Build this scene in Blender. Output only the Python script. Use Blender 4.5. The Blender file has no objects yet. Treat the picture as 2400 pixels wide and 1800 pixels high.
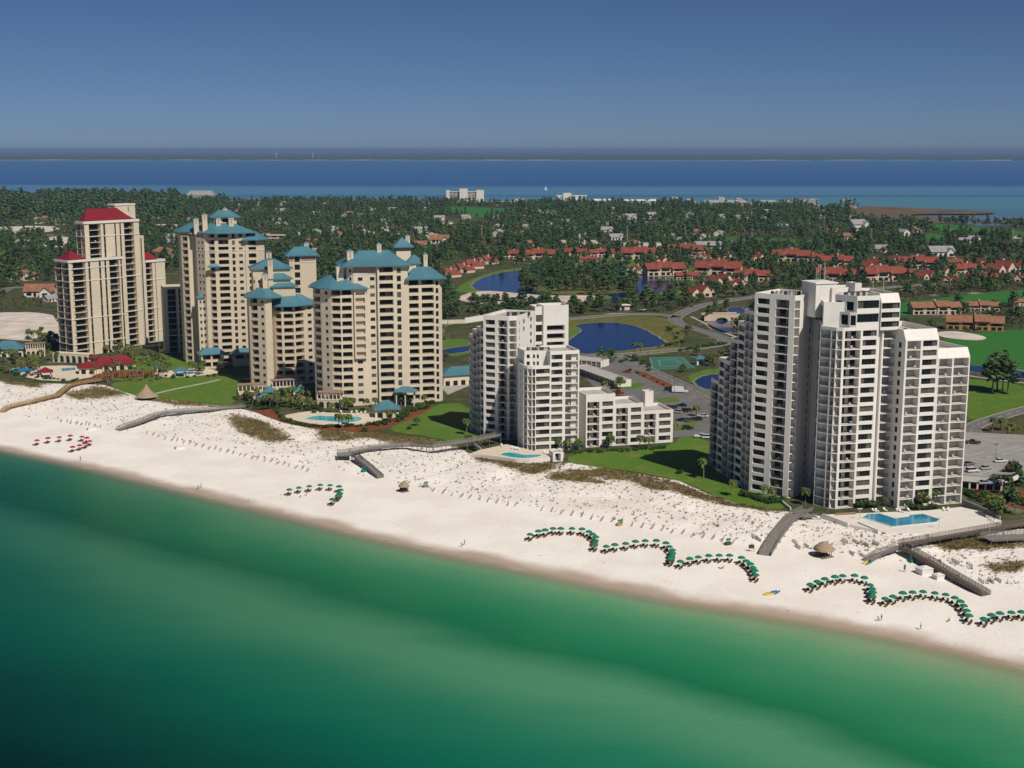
import bpy, math, random
import numpy as np
from mathutils import Vector, Matrix, noise
from mathutils.bvhtree import BVHTree
random.seed(7)
R = math.radians
S = bpy.context.scene
COL = S.collection
# ------------------------------------------------------------------ camera, sky, sun, exposure
GZ = 2.0                      # level of the built-up land above the sea
CZ = 114.0                    # camera height
PITCH = math.atan(550 / 3100)
cam_d = bpy.data.cameras.new('camera')
cam_d.sensor_width = 36
cam_d.lens = 36 * 3100 / 2400
cam_d.clip_start = 1
cam_d.clip_end = 300000
cam = bpy.data.objects.new('camera', cam_d)
COL.objects.link(cam)
cam.location = (0, 0, CZ)
cam.rotation_euler = (R(90) - PITCH, 0, 0)
S.camera = cam
SUN_EL, SUN_AZ = R(49), R(146)        # azimuth clockwise from +Y
world = bpy.data.worlds.new('World')
S.world = world
world.use_nodes = True
wt = world.node_tree
bg = wt.nodes['Background']
sky = wt.nodes.new('ShaderNodeTexSky')
sky.sky_type = 'NISHITA'
sky.sun_disc = False
sky.sun_elevation = SUN_EL
sky.sun_rotation = SUN_AZ
sky.altitude = 800
sky.air_density = 0.5
sky.dust_density = 0.55
sky.ozone_density = 8.0
tint = wt.nodes.new('ShaderNodeMix')
tint.data_type, tint.blend_type = 'RGBA', 'MULTIPLY'
tint.inputs['Factor'].default_value = 1
tint.inputs['B'].default_value = (1.02, 1.0, 1.04, 1)
wt.links.new(sky.outputs['Color'], tint.inputs['A'])
wt.links.new(tint.outputs['Result'], bg.inputs['Color'])
bg.inputs['Strength'].default_value = 0.051
sun_d = bpy.data.lights.new('sun', 'SUN')
sun_d.energy = 4.6
sun_d.angle = R(0.53)
sun_d.color = (1.0, 0.93, 0.82)
sun = bpy.data.objects.new('sun', sun_d)
COL.objects.link(sun)
sdir = Vector((math.sin(SUN_AZ) * math.cos(SUN_EL), math.cos(SUN_AZ) * math.cos(SUN_EL), math.sin(SUN_EL)))
sun.rotation_euler = (-sdir).to_track_quat('-Z', 'Y').to_euler()
S.view_settings.view_transform = 'Standard'
S.view_settings.look = 'None'
S.view_settings.exposure = -0.15
S.view_settings.gamma = 1
S.cycles.max_bounces = 5
S.cycles.diffuse_bounces = 3
S.cycles.glossy_bounces = 2
S.cycles.transparent_max_bounces = 6
S.cycles.volume_bounces = 0
# ------------------------------------------------------------------ pixel <-> world helpers (pixels of the 2400 x 1800 photograph)
ct, st = math.cos(PITCH), math.sin(PITCH)
CAM = Vector((0, 0, CZ))
def ray(px, py):
 x, y = (px - 1200) / 3100, (900 - py) / 3100
 return Vector((x, ct + y * st, -st + y * ct))
def W(px, py, z=GZ):
 r = ray(px, py)
 t = (z - CZ) / r.z
 return CAM + r * t
def W2(px, py, z=GZ):
 w = W(px, py, z)
 return Vector((w.x, w.y))
def PXY(p):
 dx, dy, dz = p[0], p[1], p[2] - CZ
 d = dy * ct - dz * st
 return 1200 + 3100 * dx / d, 900 - 3100 * (dy * st + dz * ct) / d
class Frame:
 """a vertical facade plane: starts at ground pixel (px,py); e = image slope of its level lines / their distance below the horizon"""
 def __init__(s, px, py, e, z=GZ):
  s.O = W2(px, py, z)
  p1 = W2(px + 60, py + e * (py - 350) * 60, z)
  s.u = (p1 - s.O).normalized()
  s.v = Vector((-s.u.y, s.u.x))
 def at(s, a, b=0):
  return s.O + s.u * a + s.v * b
 def hit(s, px, py, b=0):
  r = ray(px, py)
  t = (b + s.O.dot(s.v)) / (r.x * s.v.x + r.y * s.v.y)
  p = CAM + r * t
  return (Vector((p.x, p.y)) - s.O).dot(s.u), p.z
 def a(s, px, py, b=0):
  return s.hit(px, py, b)[0]
# ------------------------------------------------------------------ materials
MATS = {}
def nt(m):
 m.use_nodes = True
 return m.node_tree, m.node_tree.nodes, m.node_tree.links
def M(name, col, rough=0.75, var=0.12, scale=0.35, spec=0.3, metal=0.0, rnd=0.0, bump=0.0, detail=4.0, stain=0.0):
 """matte material whose colour wanders a little with procedural noise"""
 if name in MATS:
  return MATS[name]
 m = bpy.data.materials.new(name)
 t, N, L = nt(m)
 b = N['Principled BSDF']
 b.inputs['Roughness'].default_value = rough
 b.inputs['Specular IOR Level'].default_value = spec
 b.inputs['Metallic'].default_value = metal
 tc = N.new('ShaderNodeTexCoord')
 no = N.new('ShaderNodeTexNoise')
 no.inputs['Scale'].default_value = scale
 no.inputs['Detail'].default_value = detail
 L.new(tc.outputs['Object'], no.inputs['Vector'])
 mx = N.new('ShaderNodeMix')
 mx.data_type = 'RGBA'
 mx.inputs['A'].default_value = (*[c * (1 - var) for c in col], 1)
 mx.inputs['B'].default_value = (*[min(1, c * (1 + var)) for c in col], 1)
 mr = N.new('ShaderNodeMapRange')
 mr.inputs['From Min'].default_value = 0.3
 mr.inputs['From Max'].default_value = 0.7
 L.new(no.outputs['Fac'], mr.inputs['Value'])
 L.new(mr.outputs['Result'], mx.inputs['Factor'])
 out = mx.outputs['Result']
 if stain:
  mp = N.new('ShaderNodeMapping')
  mp.inputs['Scale'].default_value = (0.8, 0.8, 0.06)
  L.new(tc.outputs['Object'], mp.inputs['Vector'])
  n2 = N.new('ShaderNodeTexNoise')
  n2.inputs['Scale'].default_value = 1.2
  n2.inputs['Detail'].default_value = 6
  L.new(mp.outputs['Vector'], n2.inputs['Vector'])
  r2 = N.new('ShaderNodeMapRange')
  r2.inputs['From Min'].default_value = 0.5
  r2.inputs['From Max'].default_value = 0.75
  r2.inputs['To Min'].default_value = 0
  r2.inputs['To Max'].default_value = stain
  L.new(n2.outputs['Fac'], r2.inputs['Value'])
  m2 = N.new('ShaderNodeMix')
  m2.data_type = 'RGBA'
  m2.inputs['B'].default_value = (col[0] * .62, col[1] * .58, col[2] * .52, 1)
  L.new(r2.outputs['Result'], m2.inputs['Factor'])
  L.new(out, m2.inputs['A'])
  out = m2.outputs['Result']
 if rnd:
  oi = N.new('ShaderNodeObjectInfo')
  hs = N.new('ShaderNodeHueSaturation')
  a = N.new('ShaderNodeMapRange')
  a.inputs['To Min'].default_value = 0.5 - 0.10 * rnd
  a.inputs['To Max'].default_value = 0.5 + 0.05 * rnd
  L.new(oi.outputs['Random'], a.inputs['Value'])
  L.new(a.outputs['Result'], hs.inputs['Hue'])
  wn = N.new('ShaderNodeTexWhiteNoise')
  wn.noise_dimensions = '1D'
  L.new(oi.outputs['Random'], wn.inputs['W'])
  v = N.new('ShaderNodeMapRange')
  v.inputs['To Min'].default_value = 1 - 0.5 * rnd
  v.inputs['To Max'].default_value = 1 + 0.6 * rnd
  L.new(wn.outputs['Value'], v.inputs['Value'])
  L.new(v.outputs['Result'], hs.inputs['Value'])
  L.new(out, hs.inputs['Color'])
  out = hs.outputs['Color']
 L.new(out, b.inputs['Base Color'])
 if bump:
  bp = N.new('ShaderNodeBump')
  bp.inputs['Strength'].default_value = bump
  bp.inputs['Distance'].default_value = 0.3
  L.new(no.outputs['Fac'], bp.inputs['Height'])
  L.new(bp.outputs['Normal'], b.inputs['Normal'])
 MATS[name] = m
 return m
# ------------------------------------------------------------------ mesh builder
class MB:
 def __init__(s):
  s.v, s.f, s.m = [], [], []
 def face(s, pts, m=0):
  i = len(s.v)
  s.v.extend([tuple(p) for p in pts])
  s.f.append(tuple(range(i, i + len(pts))))
  s.m.append(m)
 def box(s, x0, x1, y0, y1, z0, z1, m=0):
  s.obox((x0, y0), (1, 0), x1 - x0, y1 - y0, z0, z1, m)
 def obox(s, o, u, la, lb, z0, z1, m=0):
  """box from corner o (2D), along u by la, along left normal by lb"""
  ux, uy = u[0], u[1]
  vx, vy = -uy, ux
  c = [(o[0] + ux * a + vx * b, o[1] + uy * a + vy * b) for a, b in ((0, 0), (la, 0), (la, lb), (0, lb))]
  s.prism(c, z0, z1, m)
 def prism(s, poly, z0, z1, m=0, top=None, bottom=True):
  n = len(poly)
  i = len(s.v)
  s.v.extend([(p[0], p[1], z0) for p in poly] + [(p[0], p[1], z1) for p in poly])
  for k in range(n):
   j = (k + 1) % n
   s.f.append((i + k, i + j, i + n + j, i + n + k))
   s.m.append(m)
  s.f.append(tuple(range(i + n, i + 2 * n)))
  s.m.append(m if top is None else top)
  if bottom:
   s.f.append(tuple(range(i + n - 1, i - 1, -1)))
   s.m.append(m)
 def tube(s, p0, p1, r0, r1=None, n=6, m=0, cap=True):
  r1 = r0 if r1 is None else r1
  p0, p1 = Vector(p0), Vector(p1)
  d = (p1 - p0).normalized()
  a = d.orthogonal().normalized()
  b = d.cross(a)
  i = len(s.v)
  for p, r in ((p0, r0), (p1, r1)):
   for k in range(n):
    t = 2 * math.pi * k / n
    s.v.append(tuple(p + (a * math.cos(t) + b * math.sin(t)) * r))
  for k in range(n):
   j = (k + 1) % n
   s.f.append((i + k, i + j, i + n + j, i + n + k))
   s.m.append(m)
  if cap:
   s.f.append(tuple(range(i + n, i + 2 * n)))
   s.m.append(m)
 def cone(s, c, r, z0, z1, n=10, m=0, r1=0.0, sag=0.0, close=True):
  rings = [(r, z0), (r * .55 + r1 * .45, z0 + (z1 - z0) * (.5 - sag)), (max(r1, .02), z1)]
  i = len(s.v)
  for rr, z in rings:
   for k in range(n):
    t = 2 * math.pi * k / n
    s.v.append((c[0] + rr * math.cos(t), c[1] + rr * math.sin(t), z))
  for q in range(2):
   for k in range(n):
    j = (k + 1) % n
    s.f.append((i + q * n + k, i + q * n + j, i + q * n + n + j, i + q * n + n + k))
    s.m.append(m)
  s.f.append(tuple(range(i + 2 * n, i + 3 * n)))
  s.m.append(m)
  if close:
   s.f.append(tuple(range(i + n - 1, i - 1, -1)))
   s.m.append(m)
 def add(s, o):
  i = len(s.v)
  s.v.extend(o.v)
  s.f.extend([tuple(k + i for k in f) for f in o.f])
  s.m.extend(o.m)
 def mesh(s, name, mats, smooth=False):
  me = bpy.data.meshes.new(name)
  me.from_pydata(s.v, [], s.f)
  for m in mats:
   me.materials.append(m)
  if len(mats) > 1:
   me.polygons.foreach_set('material_index', s.m)
  if smooth:
   me.polygons.foreach_set('use_smooth', [True] * len(s.f))
  return me
def tag(o, label=None, cat=None, group=None, kind=None):
 if label: o['label'] = label
 if cat: o['category'] = cat
 if group: o['group'] = group
 if kind: o['kind'] = kind
 return o
def link(name, me, parent=None, loc=None):
 o = bpy.data.objects.new(name, me)
 COL.objects.link(o)
 if parent: o.parent = parent
 if loc is not None: o.location = loc
 return o
def thing(name, label, cat, loc=(0, 0, 0), rz=0.0, group=None, scale=1.0):
 o = link(name, None)
 o.empty_display_size = 1
 o.location = loc
 o.rotation_euler = (0, 0, rz)
 o.scale = (scale,) * 3
 return tag(o, label, cat, group)
def wpart(name, mb, mats, parent, smooth=False):
 """a part whose mesh is written in world coordinates under an unrotated thing"""
 if not mb.f: return None
 o = link(name, mb.mesh(name, mats, smooth), parent)
 l = Vector((0, 0, 0))
 p = parent
 while p is not None:
  l += p.location
  p = p.parent
 o.location = -l
 return o
def part(name, mb, mats, parent, smooth=False):
 return link(name, mb.mesh(name, mats, smooth), parent)
def structure(name, mb, mats, smooth=False):
 return tag(link(name, mb.mesh(name, mats, smooth)), kind='structure')
def dup(root, loc, rz=0.0, scale=1.0, label=None, group=None):
 r = root.copy()
 COL.objects.link(r)
 r.location = loc
 r.rotation_euler = (0, 0, rz)
 r.scale = scale if isinstance(scale, (tuple, list)) else (scale,) * 3
 if label: r['label'] = label
 if group: r['group'] = group
 for ch in list(root.children):
  c = ch.copy()
  COL.objects.link(c)
  c.parent = r
  for g in ch.children:
   d = g.copy()
   COL.objects.link(d)
   d.parent = c
 return r
ORD = ('first second third fourth fifth sixth seventh eighth ninth tenth eleventh twelfth thirteenth fourteenth fifteenth sixteenth '
  'seventeenth eighteenth nineteenth twentieth').split()
def inpoly(p, poly):
 x, y = p[0], p[1]
 c = False
 j = len(poly) - 1
 for i in range(len(poly)):
  a, b = poly[i], poly[j]
  if (a[1] > y) != (b[1] > y) and x < (b[0] - a[0]) * (y - a[1]) / (b[1] - a[1]) + a[0]:
   c = not c
  j = i
 return c
def centroid(poly):
 return Vector((sum(p[0] for p in poly) / len(poly), sum(p[1] for p in poly) / len(poly)))
def smooth_poly(pts, n=2, closed=True):
 """Chaikin rounding"""
 for _ in range(n):
  q = []
  m = len(pts)
  for i in range(m if closed else m - 1):
   a, b = Vector(pts[i]), Vector(pts[(i + 1) % m])
   q += [a * .75 + b * .25, a * .25 + b * .75]
  if not closed:
   q = [Vector(pts[0])] + q + [Vector(pts[-1])]
  pts = q
 return pts
def ccw(poly):
 a = sum(poly[i][0] * poly[(i + 1) % len(poly)][1] - poly[(i + 1) % len(poly)][0] * poly[i][1] for i in range(len(poly)))
 return poly if a > 0 else list(reversed(poly))
# ------------------------------------------------------------------ setting: sea, beach, ground
SH = [(-700, 915), (0, 1049), (230, 1098), (407, 1141), (600, 1187), (844, 1248), (1007, 1284), (1200, 1324), (1340, 1354), (1475, 1381),
  (1611, 1408), (1750, 1428), (1890, 1452), (2111, 1491), (2400, 1559), (3100, 1765)]
DT = [(-700, 905), (0, 968), (146, 989), (239, 1004), (344, 1018), (461, 1045), (597, 1073), (736, 1092), (870, 1120), (1018, 1152), (1177, 1183),
  (1362, 1214), (1557, 1243), (1733, 1275), (1890, 1290), (2000, 1300), (2120, 1318), (2323, 1372), (2400, 1392), (3100, 1560)]
LN = [(-700, 868), (0, 893), (95, 898), (244, 902), (320, 927), (407, 936), (542, 953), (600, 966), (663, 990), (744, 1006), (880, 1014), (980, 1024),
  (1056, 1036), (1104, 1066), (1294, 1086), (1335, 1084), (1457, 1103), (1592, 1127), (1700, 1176), (1833, 1197), (1921, 1209), (1985, 1233),
  (2058, 1250), (2175, 1256), (2333, 1240), (2400, 1240), (3100, 1290)]
def yat(c, x):
 for (a, b), (p, q) in zip(c, c[1:]):
  if a <= x <= p:
   return b + (q - b) * (x - a) / (p - a)
VEG = [[(545, 975), (600, 985), (650, 1010), (690, 1040), (640, 1042), (560, 1024), (530, 990)],
  [(740, 1004), (880, 1002), (1060, 1032), (1090, 1050), (960, 1046), (900, 1040), (860, 1030), (800, 1044), (740, 1038)],
  [(1100, 1068), (1290, 1088), (1330, 1083), (1310, 1100), (1265, 1122), (1215, 1118), (1180, 1106), (1120, 1082)],
  [(1280, 1128), (1330, 1104), (1450, 1098), (1560, 1126), (1700, 1174), (1850, 1194), (1810, 1206), (1690, 1190), (1590, 1168), (1500, 1152), (1470, 1128),
  (1390, 1126), (1440, 1142), (1360, 1142)],
  [(2170, 1278), (2300, 1258), (2420, 1268), (2420, 1300), (2300, 1300), (2200, 1292)],
  [(2300, 1328), (2420, 1330), (2400, 1352), (2330, 1347)],
  [(330, 930), (520, 946), (560, 955), (450, 955), (350, 945)], [(-20, 886), (110, 896), (90, 912), (20, 905)],
  [(150, 928), (230, 905), (290, 918), (300, 930), (180, 945)]]
def build_beach():
 cols = list(range(-690, 3091, 12))
 rows = 6 + 12 + 30 + 3
 verts, veg, vv = [], [], []
 for x in cols:
  s, d, l = W(x, yat(SH, x), 0), W(x, yat(DT, x), 1.5), W(x, yat(LN, x), GZ)
  dirv = (s - d)
  dirv.z = 0
  dirv.normalize()
  for k in range(6):
   o = (6 - k) / 6 * 14
   p = s + dirv * o
   verts.append((p.x, p.y, -o * .075)); veg.append(0); vv.append(-o / 14)
  for k in range(12):
   t = k / 12
   p = s.lerp(d, t)
   z = 1.5 * (t ** .8) + .10 * noise.noise((p.x * .12, p.y * .12, 1)) * min(1, t * 3)
   verts.append((p.x, p.y, z)); veg.append(0); vv.append(t)
  for k in range(30):
   t = k / 29
   p = d.lerp(l, t)
   env = math.sin(math.pi * min(1, t * 1.02)) ** .6 if t < .98 else 0
   n1 = noise.noise((p.x * .045, p.y * .045, 3)) + .5 * noise.noise((p.x * .12, p.y * .12, 5)) + .28 * noise.noise((p.x * .4, p.y * .4, 9))
   z = 1.5 + .5 * t + env * (.75 + 1.25 * n1)
   verts.append((p.x, p.y, max(z, 1.2)))
   q = (x, yat(DT, x) + (yat(LN, x) - yat(DT, x)) * t)
   veg.append(1.0 if any(inpoly(q, P) for P in VEG) else min(1, t * 4) * .24); vv.append(1 + t)
  back = (l - d)
  back.z = 0
  back.normalize()
  for k in range(3):
   p = l + back * (1.5 + k * 4)
   verts.append((p.x, p.y, 1.9 - k * .2)); veg.append(.8); vv.append(2.0)
 f = []
 for c in range(len(cols) - 1):
  for r in range(rows - 1):
   i = c * rows + r
   f.append((i, i + rows, i + rows + 1, i + 1))
 g = np.array(veg).reshape(len(cols), rows)
 for _ in range(2):
  h = g.copy()
  h[1:-1, 1:-1] = (g[1:-1, 1:-1] * 2 + g[:-2, 1:-1] + g[2:, 1:-1] + g[1:-1, :-2] + g[1:-1, 2:]) / 6
  g = h
 me = bpy.data.meshes.new('beach')
 me.from_pydata(verts, [], f)
 at = me.attributes.new('veg', 'FLOAT', 'POINT')
 at.data.foreach_set('value', g.ravel().astype(np.float32))
 at = me.attributes.new('band', 'FLOAT', 'POINT')
 at.data.foreach_set('value', np.array(vv, dtype=np.float32))
 me.polygons.foreach_set('use_smooth', [True] * len(f))
 m = bpy.data.materials.new('white_sand')
 t, N, L = nt(m)
 b = N['Principled BSDF']
 b.inputs['Roughness'].default_value = .9
 b.inputs['Specular IOR Level'].default_value = .15
 tc = N.new('ShaderNodeTexCoord')
 def noi(sc, det=4, dist=0.0):
  n = N.new('ShaderNodeTexNoise')
  n.inputs['Scale'].default_value = sc
  n.inputs['Detail'].default_value = det
  n.inputs['Distortion'].default_value = dist
  L.new(tc.outputs['Object'], n.inputs['Vector'])
  return n.outputs['Fac']
 def rng(s, a, c, lo=0, hi=1):
  n = N.new('ShaderNodeMapRange')
  n.interpolation_type = 'SMOOTHSTEP'
  for k, v in (('From Min', a), ('From Max', c), ('To Min', lo), ('To Max', hi)):
   n.inputs[k].default_value = v
  L.new(s, n.inputs['Value'])
  return n.outputs['Result']
 def mix(f, a, c):
  n = N.new('ShaderNodeMix')
  n.data_type = 'RGBA'
  for k, v in (('Factor', f), ('A', a), ('B', c)):
   if isinstance(v, tuple): n.inputs[k].default_value = (*v, 1)
   elif isinstance(v, float): n.inputs[k].default_value = v
   else: L.new(v, n.inputs[k])
  return n.outputs['Result']
 def mth(op, a, c):
  n = N.new('ShaderNodeMath')
  n.operation = op
  for i, v in enumerate((a, c)):
   if isinstance(v, (int, float)): n.inputs[i].default_value = v
   else: L.new(v, n.inputs[i])
  return n.outputs[0]
 av = N.new('ShaderNodeAttribute'); av.attribute_name = 'veg'
 ab = N.new('ShaderNodeAttribute'); ab.attribute_name = 'band'
 sand = mix(rng(noi(.06, 6), .35, .65), (.79, .735, .675), (.86, .815, .76))
 sand = mix(rng(noi(1.3, 5), .55, .75, 0, .35), sand, (.62, .56, .50))
 # footprints and tyre tracks on the dry beach
 sand = mix(rng(noi(3.2, 3), .62, .72, 0, .22), sand, (.5, .45, .4))
 wb = mth('ADD', ab.outputs['Fac'], mth('MULTIPLY', mth('SUBTRACT', noi(.05, 3), .5), .22))
 wet = rng(wb, .0, .15, 1, 0)
 sand = mix(wet, sand, (.44, .345, .275))
 # dune plants: speckle of brown stalks, then olive mats where the cover is thick
 spk = rng(mth('ADD', noi(.95, 6, .6), mth('MULTIPLY', av.outputs['Fac'], .36)), .66, .76)
 col = mix(mth('MULTIPLY', spk, .75), sand, mix(noi(.4, 3), (.20, .13, .075), (.13, .115, .045)))
 mats_ = rng(mth('ADD', mth('ADD', mth('MULTIPLY', noi(.16, 5), .8), mth('MULTIPLY', noi(1.1, 5), .5)), mth('MULTIPLY', av.outputs['Fac'], .5)), .93, 1.12)
 col = mix(mats_, col, mix(rng(noi(.5, 6), .3, .7), (.085, .075, .022), (.20, .145, .055)))
 L.new(col, b.inputs['Base Color'])
 L.new(rng(wet, 0, 1, .9, .45), b.inputs['Roughness'])
 bp = N.new('ShaderNodeBump')
 bp.inputs['Strength'].default_value = .35
 bp.inputs['Distance'].default_value = .35
 L.new(noi(.9, 6), bp.inputs['Height'])
 L.new(bp.outputs['Normal'], b.inputs['Normal'])
 me.materials.append(m)
 tag(link('beach', me), kind='structure')
 return BVHTree.FromPolygons([Vector(v) for v in verts], f), verts, g
BEACH, BVERT, BVEG = build_beach()
def gz(x, y):
 h = BEACH.ray_cast(Vector((x, y, 60)), Vector((0, 0, -1)))
 return max(h[0].z, GZ if h[0].z < GZ and h[0] is None else h[0].z) if h[0] is not None else GZ
def WB(px, py):
 """beach point seen at this pixel"""
 h = BEACH.ray_cast(CAM, ray(px, py).normalized())
 return h[0] if h[0] is not None else W(px, py)
def water_mat(name, bands, axis, rough, bump_s, bump_d, spec=.5):
 m = bpy.data.materials.new(name)
 t, N, L = nt(m)
 b = N['Principled BSDF']
 b.inputs['Roughness'].default_value = rough
 b.inputs['Specular IOR Level'].default_value = spec
 tc = N.new('ShaderNodeTexCoord')
 if axis == 'band':
  a = N.new('ShaderNodeAttribute'); a.attribute_name = 'band'
  val = a.outputs['Fac']
 else:
  sx = N.new('ShaderNodeSeparateXYZ')
  L.new(tc.outputs['Object'], sx.inputs[0])
  val = sx.outputs['Y']
 return m, t, N, L, b, tc, val
def ramp(N, L, val, stops):
 r = N.new('ShaderNodeValToRGB')
 e = r.color_ramp.elements
 e[0].position, e[0].color = stops[0][0], (*stops[0][1], 1)
 e[1].position, e[1].color = stops[-1][0], (*stops[-1][1], 1)
 for p, c in stops[1:-1]:
  n = e.new(p)
  n.color = (*c, 1)
 L.new(val, r.inputs['Fac'])
 return r.outputs['Color']
def nmath(N, L, op, a, c):
 n = N.new('ShaderNodeMath')
 n.operation = op
 for i, v in enumerate((a, c)):
  if isinstance(v, (int, float)): n.inputs[i].default_value = v
  else: L.new(v, n.inputs[i])
 return n.outputs[0]
def build_gulf():
 cols = list(range(-690, 3091, 30))
 offs = [-6, 0, 4, 8, 14, 20, 30, 40, 50, 60, 75, 90, 110, 130, 160, 200, 260, 340, 500]
 v, bd = [], []
 n = (W(2400, 1559, 0) - W(0, 1049, 0)).normalized()
 n = Vector((n.y, -n.x, 0))
 for x in cols:
  s = W(x, yat(SH, x), 0)
  for o in offs:
   p = s + n * o
   v.append((p.x, p.y, 0)); bd.append(o / 200)
 nr = len(offs)
 f = [(c * nr + r, c * nr + r + 1, c * nr + nr + r + 1, c * nr + nr + r) for c in range(len(cols) - 1) for r in range(nr - 1)]
 me = bpy.data.meshes.new('gulf_water')
 me.from_pydata(v, [], f)
 at = me.attributes.new('band', 'FLOAT', 'POINT')
 at.data.foreach_set('value', np.array(bd, dtype=np.float32))
 m, t, N, L, b, tc, val = water_mat('gulf_water', None, 'band', .22, 0, 0)
 def noi(sc, det, map_sc=(1, 1, 1), rot=-.58):
  mp = N.new('ShaderNodeMapping')
  mp.inputs['Rotation'].default_value = (0, 0, -rot)
  mp.inputs['Scale'].default_value = map_sc
  L.new(tc.outputs['Object'], mp.inputs['Vector'])
  n_ = N.new('ShaderNodeTexNoise')
  n_.inputs['Scale'].default_value = sc
  n_.inputs['Detail'].default_value = det
  L.new(mp.outputs['Vector'], n_.inputs['Vector'])
  return n_.outputs['Fac']
 w = nmath(N, L, 'MULTIPLY', nmath(N, L, 'SUBTRACT', noi(.018, 3, (.35, 1, 1)), .5), .17)
 w2 = nmath(N, L, 'MULTIPLY', nmath(N, L, 'SUBTRACT', noi(.12, 4, (.3, 1, 1)), .5), .02)
 val2 = nmath(N, L, 'ADD', val, nmath(N, L, 'ADD', nmath(N, L, 'MULTIPLY', w, nmath(N, L, 'MINIMUM', nmath(N, L, 'MULTIPLY', val, 6.0), 1.0)), w2))
 sx0 = N.new('ShaderNodeSeparateXYZ')
 L.new(tc.outputs['Object'], sx0.inputs[0])
 sh_ = nmath(N, L, 'MAXIMUM', nmath(N, L, 'MULTIPLY', nmath(N, L, 'SUBTRACT', sx0.outputs['X'], 25.0), .0014), 0.0)
 val2 = nmath(N, L, 'SUBTRACT', val2, nmath(N, L, 'MULTIPLY', sh_, nmath(N, L, 'MINIMUM', nmath(N, L, 'MULTIPLY', val, 4.0), 1.0)))
 G = GULF
 col = ramp(N, L, val2, G)
 # yellower green towards the right of the bay, bluer to the left
 sx = N.new('ShaderNodeSeparateXYZ')
 L.new(tc.outputs['Object'], sx.inputs[0])
 mr = N.new('ShaderNodeMapRange')
 mr.inputs['From Min'].default_value = -170
 mr.inputs['From Max'].default_value = 20
 L.new(sx.outputs['X'], mr.inputs['Value'])
 mx = N.new('ShaderNodeMix'); mx.data_type = 'RGBA'; mx.blend_type = 'MULTIPLY'
 mx.inputs['Factor'].default_value = 1
 tn = N.new('ShaderNodeMix'); tn.data_type = 'RGBA'
 tn.inputs['A'].default_value = (.22, .46, .46, 1)
 tn.inputs['B'].default_value = (1.05, 1.03, .92, 1)
 L.new(mr.outputs['Result'], tn.inputs['Factor'])
 L.new(col, mx.inputs['A'])
 L.new(tn.outputs['Result'], mx.inputs['B'])
 # thin foam where the wash meets the sand
 fo = N.new('ShaderNodeMapRange')
 fo.inputs['From Min'].default_value = .012
 fo.inputs['From Max'].default_value = .004
 L.new(nmath(N, L, 'ADD', val, nmath(N, L, 'MULTIPLY', nmath(N, L, 'SUBTRACT', noi(.05, 3), .5), .05)), fo.inputs['Value'])
 fn = N.new('ShaderNodeMapRange')
 fn.inputs['From Min'].default_value = .40
 fn.inputs['From Max'].default_value = .58
 L.new(noi(.35, 5, (.5, 1, 1)), fn.inputs['Value'])
 fm = N.new('ShaderNodeMix'); fm.data_type = 'RGBA'
 fm.inputs['B'].default_value = (.62, .6, .6, 1)
 L.new(nmath(N, L, 'MULTIPLY', nmath(N, L, 'MULTIPLY', fo.outputs['Result'], fn.outputs['Result']), .8), fm.inputs['Factor'])
 L.new(mx.outputs['Result'], fm.inputs['A'])
 L.new(fm.outputs['Result'], b.inputs['Base Color'])
 # clear water over the last metres of sand
 al = N.new('ShaderNodeMapRange')
 al.interpolation_type = 'SMOOTHSTEP'
 al.inputs['From Min'].default_value = -.01
 al.inputs['From Max'].default_value = .05
 L.new(val, al.inputs['Value'])
 L.new(al.outputs['Result'], b.inputs['Alpha'])
 bp = N.new('ShaderNodeBump')
 bp.inputs['Strength'].default_value = .30
 bp.inputs['Distance'].default_value = .5
 hh = nmath(N, L, 'ADD', nmath(N, L, 'MULTIPLY', noi(.22, 4, (.4, 1, 1), -.45), 1.2), noi(1.1, 4, (.6, 1, 1), -.7))
 L.new(hh, bp.inputs['Height'])
 L.new(bp.outputs['Normal'], b.inputs['Normal'])
 b.inputs['IOR'].default_value = 1.11
 me.materials.append(m)
 tag(link('gulf_water', me), kind='structure')
GULF = [(0, (.31, .29, .20)), (.03, (.19, .31, .19)), (.065, (.095, .285, .155)), (.12, (.040, .225, .115)), (.18, (.014, .182, .088)), (.225, (.010, .150, .072)),
  (.30, (.070, .250, .148)), (.345, (.068, .248, .148)), (.44, (.018, .175, .110)), (.53, (.004, .130, .086)), (.63, (.002, .075, .056)), (.76, (.001, .030, .027)), (1.0, (.001, .012, .012))]
build_gulf()
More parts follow.
